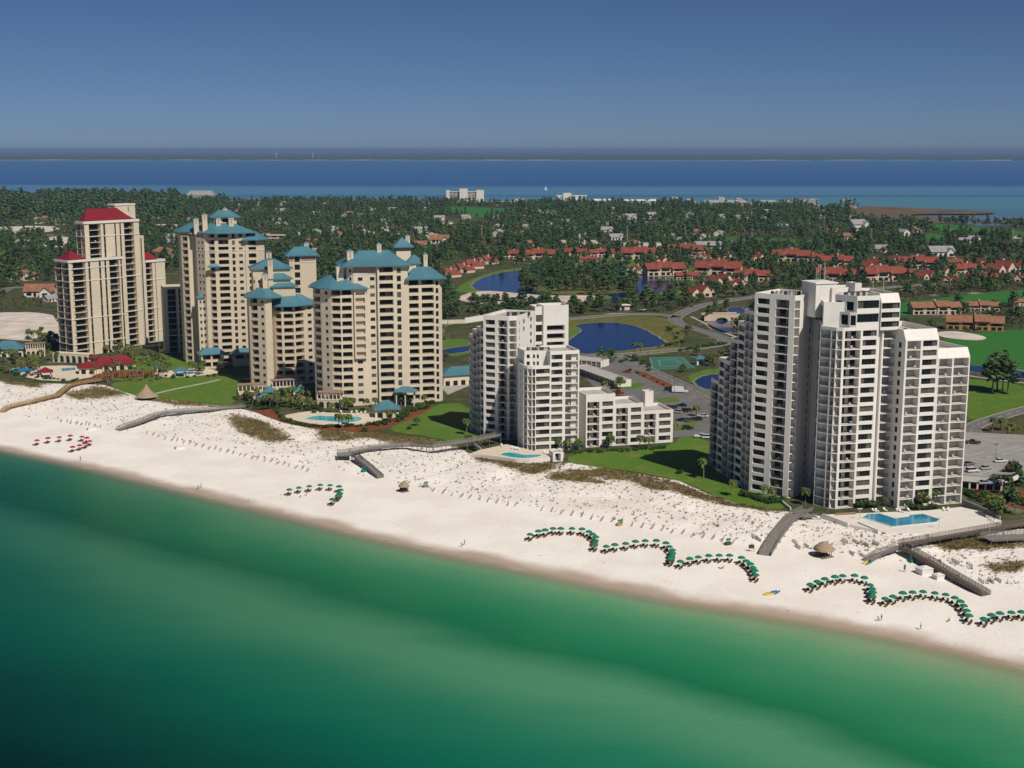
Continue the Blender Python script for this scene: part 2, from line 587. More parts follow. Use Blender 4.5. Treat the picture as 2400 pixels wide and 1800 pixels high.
def build_bay():
 mb = MB()
 ys = [2300, 2600, 2900, 3300, 3800, 4400, 5200, 6500, 8500, 11000, 15500]
 for a, c in zip(ys, ys[1:]):
  mb.face([(-a * .9 - 1500, a, -.2), (a * .9 + 1500, a, -.2), (c * .9 + 1500, c, -.2), (-c * .9 - 1500, c, -.2)])
 m, t, N, L, b, tc, val = water_mat('bay_water', None, 'y', .30, 0, 0)
 def noi(sc, det, map_sc):
  mp = N.new('ShaderNodeMapping')
  mp.inputs['Scale'].default_value = map_sc
  L.new(tc.outputs['Object'], mp.inputs['Vector'])
  n_ = N.new('ShaderNodeTexNoise')
  n_.inputs['Scale'].default_value = sc
  n_.inputs['Detail'].default_value = det
  L.new(mp.outputs['Vector'], n_.inputs['Vector'])
  return n_.outputs['Fac']
 inv = nmath(N, L, 'DIVIDE', 2500.0, val)                        # 1 near .. .16 far
 wv = nmath(N, L, 'MULTIPLY', nmath(N, L, 'SUBTRACT', noi(.0016, 6, (.16, 1, 1)), .5), .46)
 v2 = nmath(N, L, 'ADD', inv, nmath(N, L, 'MULTIPLY', wv, inv))
 col = ramp(N, L, v2, BAY)
 L.new(col, b.inputs['Base Color'])
 b.inputs['Specular IOR Level'].default_value = .12
 bp = N.new('ShaderNodeBump')
 bp.inputs['Strength'].default_value = .5
 bp.inputs['Distance'].default_value = 2.0
 L.new(noi(.05, 5, (1, 1, 1)), bp.inputs['Height'])
 L.new(bp.outputs['Normal'], b.inputs['Normal'])
 structure('bay_water', mb, [m])
BAY = [(.16, (.05, .17, .36)), (.22, (.03, .125, .31)), (.40, (.024, .105, .29)), (.54, (.020, .090, .26)), (.58, (.024, .10, .265)), (.655, (.085, .225, .34)), (.70, (.07, .20, .30)),
  (.73, (.035, .13, .26)), (.77, (.085, .22, .30)), (.88, (.08, .22, .28)), (1.0, (.06, .18, .25))]
build_bay()
# ------------------------------------------------------------------ ground sheet
def ground_mat():
 m = bpy.data.materials.new('scrub_ground')
 t, N, L = nt(m)
 b = N['Principled BSDF']
 b.inputs['Roughness'].default_value = .95
 b.inputs['Specular IOR Level'].default_value = .1
 tc = N.new('ShaderNodeTexCoord')
 def noi(sc, det=5):
  n = N.new('ShaderNodeTexNoise')
  n.inputs['Scale'].default_value = sc
  n.inputs['Detail'].default_value = det
  L.new(tc.outputs['Object'], n.inputs['Vector'])
  return n.outputs['Fac']
 def mix(f, a, c, lo=.4, hi=.6, amt=1):
  r = N.new('ShaderNodeMapRange')
  r.inputs['From Min'].default_value = lo
  r.inputs['From Max'].default_value = hi
  r.inputs['To Max'].default_value = amt
  L.new(f, r.inputs['Value'])
  n = N.new('ShaderNodeMix'); n.data_type = 'RGBA'
  L.new(r.outputs['Result'], n.inputs['Factor'])
  for k, v in (('A', a), ('B', c)):
   if isinstance(v, tuple): n.inputs[k].default_value = (*v, 1)
   else: L.new(v, n.inputs[k])
  return n.outputs['Result']
 c = mix(noi(.02), (.050, .072, .026), (.090, .086, .040))
 c = mix(noi(.11), c, (.12, .095, .05), .52, .66, .8)
 c = mix(noi(.3), c, (.035, .05, .018), .5, .6, .7)
 c = mix(noi(.035, 6), c, (.42, .37, .32), .63, .70, .8)
 L.new(c, b.inputs['Base Color'])
 return m
GM = ground_mat()
def build_ground():
 a = [W2(x, yat(LN, x)) for x in range(-690, 3091, 30)]
 right = [Vector((700, 330)), Vector((1500, 400)), Vector((2600, 1200)), Vector((2600, 1900))]
 bay = [(3200, 545), (2700, 536), (2480, 531), (2400, 530), (2290, 529), (2255, 523), (2150, 523), (2040, 514), (2010, 486), (1900, 481), (1600, 480),
   (1450, 478), (1250, 477), (1000, 474), (800, 472), (640, 469), (500, 466), (300, 462), (120, 456), (0, 455), (-400, 455), (-1500, 456), (-3000, 458)]
 bw = []
 for i, (x, y) in enumerate(bay):
  w = W2(x, y)
  bw.append(w)
 left = [Vector((-4500, 2500)), Vector((-4500, 900)), Vector((-900, 900))]
 poly = a + right + bw + left
 mb = MB()
 mb.face([(p.x, p.y, GZ) for p in poly])
 mb.prism(poly, -1.5, GZ - .01, bottom=False) if False else None
 structure('ground', mb, [GM])
build_ground()
BANK = M('pond_bank_earth', (.27, .22, .15), .95, .35, .15, .1)
EXCL = []
ROADS = []
def sheet(name, px, mat, dz=.03, z=GZ, rounding=2, jit=0.0):
 if not jit and name in ('lawn', 'golf_green', 'rough_grass', 'pond', 'lake', 'mulch_bed'):
  rounding, jit = 4, (2.2 if name in ('golf_green', 'rough_grass', 'lake') else .9)
 w = [W2(x, y, z) for x, y in px]
 if rounding: w = smooth_poly(w, rounding)
 if jit:
  w = [p + Vector((noise.noise((p.x * .2, p.y * .2, 0)), noise.noise((p.x * .2, p.y * .2, 7)))) * jit for p in w]
 w = ccw(w)
 EXCL.append((min(p.x for p in w), max(p.x for p in w), min(p.y for p in w), max(p.y for p in w), w, name))
 mb = MB()
 mb.face([(p.x, p.y, z + dz) for p in w])
 if name in ('pond', 'lake'):
  bk = MB()
  cc = centroid(w)
  bk.face([(*(p + (p - cc).normalized() * (1.3 + 1.2 * noise.noise((p.x * .06, p.y * .06, 3)))), z + dz - .02) for p in w])
  structure('pond_bank', bk, [BANK])
 return structure(name, mb, [mat])
def ribbon(mb, pts, hw0, hw1, z0, z1, m=0):
 """strip between offsets hw0 and hw1 to the left of a polyline; a raised box when z1 > z0"""
 n = len(pts)
 L, Rr = [], []
 for i in range(n):
  d = (pts[min(i + 1, n - 1)] - pts[max(i - 1, 0)]).normalized()
  nn = Vector((-d.y, d.x))
  L.append(pts[i] + nn * hw1)
  Rr.append(pts[i] + nn * hw0)
 for i in range(n - 1):
  a, b, c, d = Rr[i], Rr[i + 1], L[i + 1], L[i]
  mb.face([(a.x, a.y, z1), (b.x, b.y, z1), (c.x, c.y, z1), (d.x, d.y, z1)], m)
  if z1 > z0 + .005:
   mb.face([(a.x, a.y, z0), (b.x, b.y, z0), (b.x, b.y, z1), (a.x, a.y, z1)], m)
   mb.face([(d.x, d.y, z1), (c.x, c.y, z1), (c.x, c.y, z0), (d.x, d.y, z0)], m)
ASPH = M('asphalt', (.155, .15, .145), .85, .12, .25, .2)
CONC = M('concrete', (.40, .37, .33), .85, .12, .3, .2)
PAINT = M('road_paint', (.7, .7, .68), .6, .1)
def road(px, width, kerb=True, line=True, mat=None, dz=.06, name='road'):
 pts = smooth_poly([W2(x, y) for x, y in px], 3, False)
 ROADS.extend((p.x, p.y, width / 2 + 3) for p in pts)
 mb = MB()
 ribbon(mb, pts, -width / 2, width / 2, GZ, GZ + dz, 0)
 if kerb:
  ribbon(mb, pts, width / 2, width / 2 + .3, GZ, GZ + dz + .12, 1)
  ribbon(mb, pts, -width / 2 - .3, -width / 2, GZ, GZ + dz + .12, 1)
 if line:
  for i in range(0, len(pts) - 1, 2):
   ribbon(mb, pts[i:i + 2], -.08, .08, GZ, GZ + dz + .006, 2)
 return structure(name, mb, [mat or ASPH, CONC, PAINT])
def grass_mat(name, a, b_, c, dry=.5):
 m = bpy.data.materials.new(name)
 t, N, L = nt(m)
 bs = N['Principled BSDF']
 bs.inputs['Roughness'].default_value = .9
 bs.inputs['Specular IOR Level'].default_value = .12
 tc = N.new('ShaderNodeTexCoord')
 cur = None
 for sc, lo, hi, colr in ((.03, .35, .65, b_), (.22, .5, .72, c), (1.6, .5, .75, a)):
  n = N.new('ShaderNodeTexNoise')
  n.inputs['Scale'].default_value = sc
  n.inputs['Detail'].default_value = 5
  L.new(tc.outputs['Object'], n.inputs['Vector'])
  r = N.new('ShaderNodeMapRange')
  r.inputs['From Min'].default_value = lo
  r.inputs['From Max'].default_value = hi
  r.inputs['To Max'].default_value = dry if colr is c else .8
  L.new(n.outputs['Fac'], r.inputs['Value'])
  x = N.new('ShaderNodeMix'); x.data_type = 'RGBA'
  L.new(r.outputs['Result'], x.inputs['Factor'])
  if cur is None: x.inputs['A'].default_value = (*a, 1)
  else: L.new(cur, x.inputs['A'])
  x.inputs['B'].default_value = (*colr, 1)
  cur = x.outputs['Result']
 L.new(cur, bs.inputs['Base Color'])
 return m
LAWN = grass_mat('lawn_grass', (.075, .165, .018), (.100, .175, .026), (.19, .165, .05), .85)
GOLF = grass_mat('golf_turf', (.030, .145, .024), (.040, .165, .028), (.08, .15, .035), .3)
OLIVE = grass_mat('rough_grass', (.12, .12, .03), (.09, .11, .025), (.24, .17, .07), .8)
SANDP = M('pale_sand', (.60, .53, .47), .95, .2, .08, .1)
PINKS = M('sand_bank', (.58, .47, .42), .95, .2, .12, .1)
MULCH = M('mulch', (.18, .065, .03), .95, .3, .6, .1)
DECK = M('pool_deck_paving', (.66, .56, .45), .8, .06, .3, .2)
DECKW = M('white_deck_paving', (.70, .66, .60), .8, .05, .3, .2)
PONDM = M('pond_water', (.005, .018, .085), .12, .25, .02, .16, bump=.06)
MARSH = M('marsh_grass', (.135, .095, .060), .95, .3, .02, .1)
COURT = M('court_green', (.05, .16, .11), .8, .08, .2, .2)
sheet('lawn', [(255, 898), (330, 890), (515, 872), (552, 882), (560, 915), (548, 953), (488, 944), (407, 938), (320, 930), (268, 912)], LAWN, .04)
sheet('lawn', [(905, 1012), (940, 985), (1000, 958), (1060, 940), (1110, 960), (1130, 1010), (1104, 1040), (1060, 1037), (990, 1020)], LAWN, .04)
sheet('lawn', [(1320, 1086), (1345, 1060), (1470, 1052), (1570, 1048), (1600, 1020), (1665, 1030), (1780, 1150), (1850, 1190), (1790, 1196), (1700, 1172), (1592, 1124), (1457, 1100)],
  LAWN, .05)
sheet('lawn', [(200, 850), (330, 830), (430, 838), (520, 860), (500, 872), (330, 889), (250, 892)], LAWN, .035)
sheet('lawn', [(1020, 800), (1110, 790), (1110, 830), (1040, 838)], LAWN, .03)
sheet('golf_green', [(2190, 790), (2420, 768), (2600, 770), (2600, 880), (2400, 876), (2265, 862), (2200, 840)], GOLF, .05)
sheet('golf_green', [(1980, 728), (2100, 712), (2400, 675), (2500, 690), (2400, 706), (2200, 735), (2050, 745)], GOLF, .05)
sheet('lawn', [(2230, 885), (2300, 890), (2420, 905), (2420, 955), (2330, 972), (2262, 995)], LAWN, .05)
sheet('pond', [(2255, 853), (2330, 862), (2420, 872), (2420, 890), (2330, 880), (2255, 868)], PONDM, .09, rounding=1)
sheet('sand_bunker', [(2193, 777), (2250, 776), (2318, 790), (2300, 799), (2240, 795), (2200, 789)], SANDP, .09)
sheet('rough_grass', [(1300, 745), (1440, 739), (1560, 742), (1605, 765), (1600, 812), (1560, 832), (1380, 842), (1300, 835)], OLIVE, .04)
sheet('lawn', [(1318, 765), (1350, 762), (1372, 775), (1350, 790), (1330, 812), (1310, 810)], LAWN, .08)
sheet('pond', [(1339, 761), (1434, 754), (1502, 766), (1542, 791), (1569, 807), (1515, 816), (1407, 828), (1362, 830), (1322, 818), (1331, 800), (1347, 788), (1368, 772)], PONDM, .12, rounding=1)
sheet('lawn', [(1060, 690), (1080, 665), (1150, 636), (1260, 622), (1370, 604), (1600, 604), (1640, 640), (1610, 690), (1500, 705)], LAWN, .03)
sheet('lake', [(1100, 668), (1135, 648), (1190, 636), (1260, 629), (1340, 630), (1375, 613), (1475, 611), (1468, 625), (1440, 640), (1480, 645), (1606, 654), (1606, 676), (1520, 690), (1480, 704),
    (1450, 716), (1425, 712), (1440, 694), (1400, 690), (1300, 692), (1180, 690), (1120, 682)], PONDM, .10, rounding=1)
sheet('island_ground', [(1225, 655), (1270, 632), (1350, 640), (1440, 643), (1500, 668), (1490, 682), (1430, 690), (1300, 692), (1215, 678)], OLIVE, .2)
sheet('sand_bank', [(1060, 700), (1120, 680), (1200, 686), (1290, 694), (1395, 692), (1405, 700), (1330, 714), (1230, 716), (1110, 712)], PINKS, .16, jit=1.5)
sheet('pond', [(1620, 892), (1665, 876), (1700, 880), (1700, 912), (1650, 914)], PONDM, .08)
sheet('rough_grass', [(1600, 880), (1680, 860), (1720, 880), (1720, 915), (1660, 925), (1640, 912)], LAWN, .05)
sheet('pond', [(1655, 752), (1700, 748), (1722, 760), (1720, 778), (1690, 782), (1665, 772)], PONDM, .08)
sheet('pond', [(1700, 722), (1740, 718), (1750, 735), (1715, 738)], PONDM, .08)
sheet('pond', [(1030, 820), (1110, 808), (1112, 822), (1035, 832)], PONDM, .06, rounding=1)
sheet('golf_green', [(1000, 490), (1080, 483), (1240, 492), (1260, 500), (1150, 512), (1050, 505)], GOLF, .2)
sheet('golf_green', [(1620, 560), (1760, 556), (1880, 562), (2030, 566), (2100, 576), (1900, 580), (1700, 578)], GOLF, .2)
sheet('golf_green', [(2140, 520), (2290, 532), (2420, 545), (2420, 560), (2300, 556), (2180, 545)], GOLF, .2)
sheet('golf_green', [(2150, 548), (2215, 548), (2220, 572), (2170, 574)], GOLF, .2)
sheet('sand_patch', [(-60, 736), (60, 730), (135, 738), (140, 800), (60, 800), (-60, 790)], SANDP, .05, jit=4)
sheet('sand_patch', [(80, 565), (130, 553), (170, 556), (165, 580), (110, 582)], SANDP, .1, jit=8)
sheet('sand_patch', [(-80, 540), (60, 528), (160, 532), (100, 548), (-40, 560)], SANDP, .1, jit=10)
sheet('sand_patch', [(330, 528), (420, 524), (440, 536), (350, 542)], SANDP, .1, jit=6)
sheet('marsh', [(2005, 483), (2100, 485), (2200, 490), (2300, 494), (2345, 498), (2280, 502), (2190, 501), (2120, 503), (2170, 507), (2240, 513), (2262, 521), (2150, 524), (2030, 520), (1990, 500)],
  MARSH, .15, rounding=1, jit=6)
sheet('mulch_bed', [(590, 962), (640, 955), (668, 985), (720, 1000), (850, 1000), (960, 968), (1012, 950), (1018, 956), (960, 984), (880, 1014), (744, 1008), (663, 992), (610, 980)], MULCH, .05)
sheet('mulch_bed', [(120, 868), (200, 862), (330, 872), (500, 866), (505, 874), (330, 885), (200, 888), (100, 886)], MULCH, .045)
sheet('mulch_bed', [(2270, 1140), (2420, 1150), (2420, 1200), (2330, 1180), (2270, 1165)], MULCH, .05)
# roads, paths, parking
road([(1300, 750), (1380, 744), (1461, 736), (1556, 737), (1583, 744)], 9)
road([(1800, 690), (1757, 698), (1676, 709), (1622, 723), (1581, 743), (1583, 756), (1619, 768), (1663, 781), (1700, 795), (1700, 806), (1622, 818), (1541, 824), (1443, 834), (1362, 836), (1290, 842)], 8.5)
road([(1430, 830), (1457, 841), (1511, 863), (1565, 887), (1650, 925), (1720, 960)], 8, dz=.075)
road([(2420, 955), (2330, 980), (2270, 1003), (2285, 1022), (2340, 1030), (2420, 1040)], 7)
road([(1830, 690), (2000, 682), (2100, 672), (2250, 662), (2420, 648)], 7)
road([(960, 760), (1020, 752), (1060, 752), (1130, 748), (1300, 750)], 8)
road([(960, 800), (1010, 795), (1024, 778), (1030, 762), (1060, 757)], 7)
road([(-60, 700), (0, 690), (20, 672), (90, 676), (140, 690)], 7, line=False)
road([(1490, 838), (1470, 825), (1620, 805), (1700, 800)], 5, line=False) if False else None
road([(363, 923), (400, 914), (434, 907), (480, 898), (515, 890)], 2.2, kerb=False, line=False, mat=CONC, dz=.07, name='path')
road([(2220, 872), (2300, 886), (2420, 900)], 2.2, kerb=False, line=False, mat=CONC, dz=.08, name='path')
road([(1620, 742), (1640, 752), (1680, 772), (1730, 792)], 2.2, kerb=False, line=False, mat=CONC, dz=.08, name='path')
sheet('parking_lot', [(1360, 872), (1450, 842), (1560, 888), (1650, 930), (1680, 960), (1680, 1020), (1570, 1026), (1530, 960), (1470, 930), (1390, 905)], ASPH, .05, rounding=0)
sheet('parking_lot', [(1030, 905), (1110, 880), (1110, 900), (1050, 925)], CONC, .05, rounding=0)
sheet('grass_island', [(1420, 908), (1490, 896), (1520, 902), (1480, 912), (1440, 916)], LAWN, .09)
sheet('grass_island', [(1530, 935), (1580, 930), (1600, 940), (1560, 946)], LAWN, .09)
sheet('grass_island', [(1570, 1008), (1620, 985), (1650, 984), (1600, 1010)], LAWN, .09)
sheet('mulch_bed', [(1480, 870), (1500, 868), (1570, 900), (1600, 915), (1585, 918), (1540, 900)], MULCH, .09)
def bay_lines():
 mb = MB()
 for (a, b, n, ln) in (((1555, 955), (1660, 925), 14, 5), ((1575, 1000), (1660, 970), 12, 5), ((1440, 880), (1530, 925), 12, 5)):
  p, q = W2(*a), W2(*b)
  d = (q - p).normalized()
  v = Vector((-d.y, d.x))
  for k in range(n):
   o = p.lerp(q, k / (n - 1))
   mb.obox(o, v, ln, .12, GZ + .05, GZ + .058)
 structure('parking_lines', mb, [PAINT])
bay_lines()
# far shore
def build_far():
 y0 = 14200
 mb = MB()
 xs = np.linspace(-9500, 9500, 160)
 for a, b in zip(xs, xs[1:]):
  ya, yb = [y0 + 500 * noise.noise((x * .0004, 2, 0)) - x * .035 for x in (a, b)]
  mb.face([(a, ya, 1), (b, yb, 1), (b * 12, 130000, 1), (a * 12, 130000, 1)], 0)
  t = noise.noise((a * .003, 4, 4))
  if t > -.3:
   w = 25 + 60 * abs(t)
   mb.face([(a, ya - 15, 1.6), (b, yb - 15, 1.6), (b, yb + w * 4, 1.6 + .2), (a, ya + w * 4, 1.6 + .2)], 1)
   hb = 2 + 7 * abs(noise.noise((a * .0021, 9, 1)))
   mb.face([(a, ya - 15, -1), (b, yb - 15, -1), (b, yb - 12, hb), (a, ya - 12, hb)], 2)
   mb.face([(a, ya - 12, hb), (b, yb - 12, hb), (b, yb + 40, 1.8), (a, ya + 40, 1.8)], 0)
 structure('far_shore', mb, [M('far_land', (.035, .055, .03), .95, .3, .002, .1), SANDP, PINKS])
build_far()
# ------------------------------------------------------------------ towers
WHITE = M('white_stucco', (.78, .745, .70), .8, .05, .12, .2, stain=.22)
TANW = M('tan_stucco', (.62, .525, .395), .85, .05, .15, .15, stain=.16)
CREAM = M('cream_stucco', (.67, .58, .45), .85, .05, .15, .15, stain=.14)
TRIM = M('pale_trim', (.74, .70, .64), .8, .05, .2, .2)
PINKB = M('pink_brick', (.42, .25, .20), .9, .1, .6, .1)
GLASS = M('dark_glass', (.014, .018, .02), .08, .3, .05, .3)
GLASSB = M('blue_glass', (.02, .035, .05), .07, .3, .05, .6)
CURT = M('curtained_glass', (.115, .112, .085), .25, .35, .5, .5)
FRAME = M('dark_frame', (.05, .048, .045), .5, .1, .5, .3)
RAIL = M('bronze_rail', (.07, .06, .05), .5, .1, .5, .3)
GLASS.node_tree.nodes['Principled BSDF'].inputs['IOR'].default_value = 1.22
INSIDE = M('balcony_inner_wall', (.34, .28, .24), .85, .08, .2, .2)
INSIDEW = M('shade_grey_balcony_wall', (.42, .41, .38), .85, .05, .2, .2)  # white wall greyed, so the balcony's shade is put into its colour
GRAVEL = M('roof_gravel', (.42, .40, .37), .95, .15, .4, .1)
HVAC = M('roof_unit_metal', (.45, .45, .44), .5, .15, .6, .4)
DARKU = M('roof_unit_dark', (.06, .06, .06), .7, .2, .6, .3)
def metal_roof(name, c):
 m = M(name, c, .45, .10, .12, .35, stain=.15)
 t, N, L = m.node_tree, m.node_tree.nodes, m.node_tree.links
 b = N['Principled BSDF']
 wv = N.new('ShaderNodeTexWave')
 wv.inputs['Scale'].default_value = 1.1
 wv.inputs['Distortion'].default_value = .3
 tc = N.new('ShaderNodeTexCoord')
 L.new(tc.outputs['Object'], wv.inputs['Vector'])
 bp = N.new('ShaderNodeBump')
 bp.inputs['Strength'].default_value = .25
 L.new(wv.outputs['Fac'], bp.inputs['Height'])
 L.new(bp.outputs['Normal'], b.inputs['Normal'])
 return m
BLUER = metal_roof('blue_metal_roof', (.070, .185, .235))
REDR = metal_roof('red_metal_roof', (.20, .016, .022))
def tile_roof(name, c):
 m = M(name, c, .85, .22, .5, .15)
 return m
TERRA = tile_roof('terracotta_tiles', (.235, .062, .042))
BROWNT = tile_roof('brown_tiles', (.27, .13, .075))
GREYR = tile_roof('grey_shingles', (.30, .29, .29))
class Tower:
 def __init__(s, name, label, cat, wall, px, group=None, inner=None, trim=None):
  w = W(*px)
  s.e = thing(name, label, cat, (w.x, w.y, GZ), 0, group)
  s.wall, s.roof, s.band = MB(), MB(), MB()
  s.win, s.bal = [], []
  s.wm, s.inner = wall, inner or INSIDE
  s.trim = trim or TRIM
  s.extra = {}
 def ex(s, name, mats):
  """a fresh mesh that becomes one more part with this name"""
  mb = MB()
  s.extra.setdefault(name, []).append((mb, mats))
  return mb
 def facade(s, p0, p1, z0, z1, n=0, fh=3, bays=None, base=0.0, cut=None):
  """wall from p0 to p1 (left to right seen from outside); n floors of fh from z0+base; bays: (kind, width, options)"""
  d = p1 - p0
  Lx = d.length
  if Lx < .05: return
  u = d / Lx
  nn = Vector((u.y, -u.x))
  def P(a, z, dep=0.0):
   q = p0 + u * a - nn * dep
   return (q.x, q.y, z)
  def quad(a, b, za, zb, dep=0.0):
   if b - a > .01 and zb - za > .01:
    s.wall.face([P(a, za, dep), P(b, za, dep), P(b, zb, dep), P(a, zb, dep)])
  if not bays:
   quad(0, Lx, z0, z1)
   return
  zt = z0 + base + n * fh
  if base > .01: quad(0, Lx, z0, z0 + base)
  if z1 > zt + .01: quad(0, Lx, zt, z1)
  tw = sum(b[1] for b in bays)
  a = 0.0
  mid = p0 + u * Lx / 2
  vd = (Vector((0, 0)) - mid)
  dist = vd.length
  facing = max(.02, vd.normalized().dot(nn))
  for b in bays:
   k, w = b[0], b[1] / tw * Lx
   op = b[2] if len(b) > 2 else {}
   lo, hi = op.get('lo', 0), op.get('hi', n)
   alt = op.get('alt', 'S')
   run = None
   for fl in range(n):
    kk = k if lo <= fl < hi else alt
    za, zb = z0 + base + fl * fh, z0 + base + (fl + 1) * fh
    if cut and fl < cut: kk = 'S'
    if kk == 'S':
     if run is None: run = za
     continue
    if run is not None:
     quad(a, a + w, run, za)
     run = None
    s.cell(kk, P, quad, a, a + w, za, zb, op, facing / dist, fl, n, u, nn)
   if run is not None:
    quad(a, a + w, run, zt)
   a += w
 def reveal(s, P, a, b, za, zb, dep, mi=0):
  f = s.wall.face
  f([P(a, za), P(a, za, dep), P(a, zb, dep), P(a, zb)])
  f([P(b, zb), P(b, zb, dep), P(b, za, dep), P(b, za)])
  f([P(a, za), P(b, za), P(b, za, dep), P(a, za, dep)])
  f([P(a, zb, dep), P(b, zb, dep), P(b, zb), P(a, zb)])
 def cell(s, k, P, quad, a, b, za, zb, op, score, fl, n, u, nn):
  w, h = b - a, zb - za
  if k == 'W': x0, x1, y0, y1, dep = a + w * .16, b - w * .16, za + .95, za + 2.45, .18
  elif k == 'T': x0, x1, y0, y1, dep = a + w * .1, b - w * .1, za + .45, zb - .75, .25
  elif k == 'R': x0, x1, y0, y1, dep = a + .16, b - .16, za + h * .31, zb - h * .06, .5
  elif k == 'V': x0, x1, y0, y1, dep = a + w * .12, b - w * .12, za, zb, .2
  elif k == 'B': x0, x1, y0, y1, dep = a + .12, b - .12, za + op.get('sp', .9), zb - .38, 2.6
  else: x0, x1, y0, y1, dep = a + .14, b - .14, za + .12, zb - .12, op.get('dep', 2.8)
  quad(a, x0, za, zb); quad(x1, b, za, zb); quad(x0, x1, za, y0); quad(x0, x1, y1, zb)
  s.reveal(P, x0, x1, y0, y1, dep)
  area = (x1 - x0) * (y1 - y0) * score
  mb = MB()
  def pane(c, d, e, g, dp, m):
   mb.face([P(c, e, dp), P(d, e, dp), P(d, g, dp), P(c, g, dp)], m)
  def bar(c, d, e, g, dp0, dp1, m):
   q = [P(c, e, dp1), P(d, e, dp1), P(d, e, dp0), P(c, e, dp0)]
   i = len(mb.v)
   mb.v.extend([(x, y, e) for x, y, _ in q] + [(x, y, g) for x, y, _ in q])
   for fcs in ((0, 3, 2, 1), (4, 5, 6, 7), (0, 1, 5, 4), (1, 2, 6, 5), (2, 3, 7, 6), (3, 0, 4, 7)):
    mb.f.append(tuple(i + t for t in fcs)); mb.m.append(m)
  rr = random.random()
  if k in 'WTRV':
   gm = 1 if rr < op.get('cur', .25) else 0
   if k == 'R' and gm == 1:
    gm = 1
   pane(x0, x1, y0, y1, dep, gm)
   if k == 'R' and rr > .45:
    c = x0 + (x1 - x0) * random.choice((.0, .65, .7))
    pane(c, c + (x1 - x0) * .3, y0, y1, dep - .012, 1)
   nb = 3 if k == 'R' else 1
   for i in range(1, nb + 1):
    c = x0 + (x1 - x0) * i / (nb + 1)
    bar(c - .045, c + .045, y0, y1, dep - .08, dep - .02, 2)
   if k in 'WV':
    bar(x0, x1, (y0 + y1) / 2 - .04, (y0 + y1) / 2 + .04, dep - .075, dep - .025, 2)
   if k == 'V':
    bar(x0, x1, y1 - .35, y1, dep - .07, dep - .022, 3)
   if k == 'W':
    bar(x0 - .12, x1 + .12, y0 - .14, y0, -.07, .10, 4)
   s.win.append((area, mb))
  else:
   mats_in = 3
   if k == 'B':
    pane(x0, x1, y0, y1, dep, 0)
    for i in (1, 2, 3):
     c = x0 + (x1 - x0) * i / 4
     bar(c - .05, c + .05, y0, y1, dep - .1, dep - .02, 2)
    if rr < .35:
     c = x0 + (x1 - x0) * random.choice((.05, .5))
     pane(c, c + (x1 - x0) * .4, y0, y1, dep - .015, 1)
    bar(x0, x1, y0 + .02, y0 + .12, .05, .11, 2)
    bar(x0, x1, y0 + .52, y0 + .6, .05, .11, 2)
   else:
    g0, g1 = op.get('glass', (.0, .45))
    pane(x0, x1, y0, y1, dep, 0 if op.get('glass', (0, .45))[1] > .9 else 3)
    c0, c1 = x0 + (x1 - x0) * g0, x0 + (x1 - x0) * g1
    bar(c0 + .05, c1 - .05, y0 + .05, y1 - .35, dep - .05, dep - .01, 1 if rr < .12 else 0)
    if op.get('two'):
     e0 = x0 + (x1 - x0) * (1 - (g1 - g0) * .8)
     bar(e0, x1 - .1, y0 + .05, y1 - .35, dep - .05, dep - .01, 0)
    bar(x0, x1, y0 + 1.02, y0 + 1.10, .06, .12, 2)
    bar(x0, x1, y0 + .10, y0 + .15, .06, .12, 2)
    nb = max(4, int((x1 - x0) / .28))
    for i in range(1, nb):
     c = x0 + (x1 - x0) * i / nb
     bar(c - .014, c + .014, y0 + .15, y0 + 1.02, .075, .103, 2)
   s.bal.append((area, mb))
   # a few pieces of white balcony furniture, each a thing of its own
   if k == 'K' and random.random() < op.get('furn', .55) and facing_ok(score):
    q = P(x0 + (x1 - x0) * random.uniform(.3, .8), y0, random.uniform(.6, 1.3))
    FURN.append((q, math.atan2(u.y, u.x) + random.uniform(-.6, .6), s.e['label']))
   elif k == 'B' and random.random() < op.get('furn', .12):
    q = P(x0 + (x1 - x0) * random.uniform(.25, .8), y0 - (op.get('sp', .95)) + .12, random.uniform(.5, .8))
 def block(s, pts, z1, edges=None, z0=GZ, flat=True, parapet=1.0, roofm=0):
  """prism of walls over CCW points; edges[i] = dict(n, fh, bays, base) for the edge i -> i+1"""
  m = len(pts)
  for i in range(m):
   e = (edges or {}).get(i)
   if e: s.facade(pts[i], pts[(i + 1) % m], z0, z1, e['n'], e['fh'], e['bays'], e.get('base', 0), e.get('cut'))
   else: s.facade(pts[i], pts[(i + 1) % m], z0, z1)
  if flat:
   s.flat(pts, z1, parapet)
  return pts
 def flat(s, pts, z1, par=1.0, t=.35):
  c = centroid(pts)
  m = len(pts)
  ins = []
  for i in range(m):
   a, b, d = pts[i - 1], pts[i], pts[(i + 1) % m]
   n1 = (b - a).normalized(); n1 = Vector((-n1.y, n1.x))
   n2 = (d - b).normalized(); n2 = Vector((-n2.y, n2.x))
   q = n1 + n2
   ins.append(b + q * (t / max(.3, q.dot(n1))))
  for i in range(m):
   j = (i + 1) % m
   a, b, c2, d = pts[i], pts[j], ins[j], ins[i]
   s.wall.face([(a.x, a.y, z1), (b.x, b.y, z1), (c2.x, c2.y, z1), (d.x, d.y, z1)])
   s.wall.face([(d.x, d.y, z1), (c2.x, c2.y, z1), (c2.x, c2.y, z1 - par), (d.x, d.y, z1 - par)])
  mb = s.ex('roof', [GRAVEL])
  mb.face([(p.x, p.y, z1 - par) for p in ins])
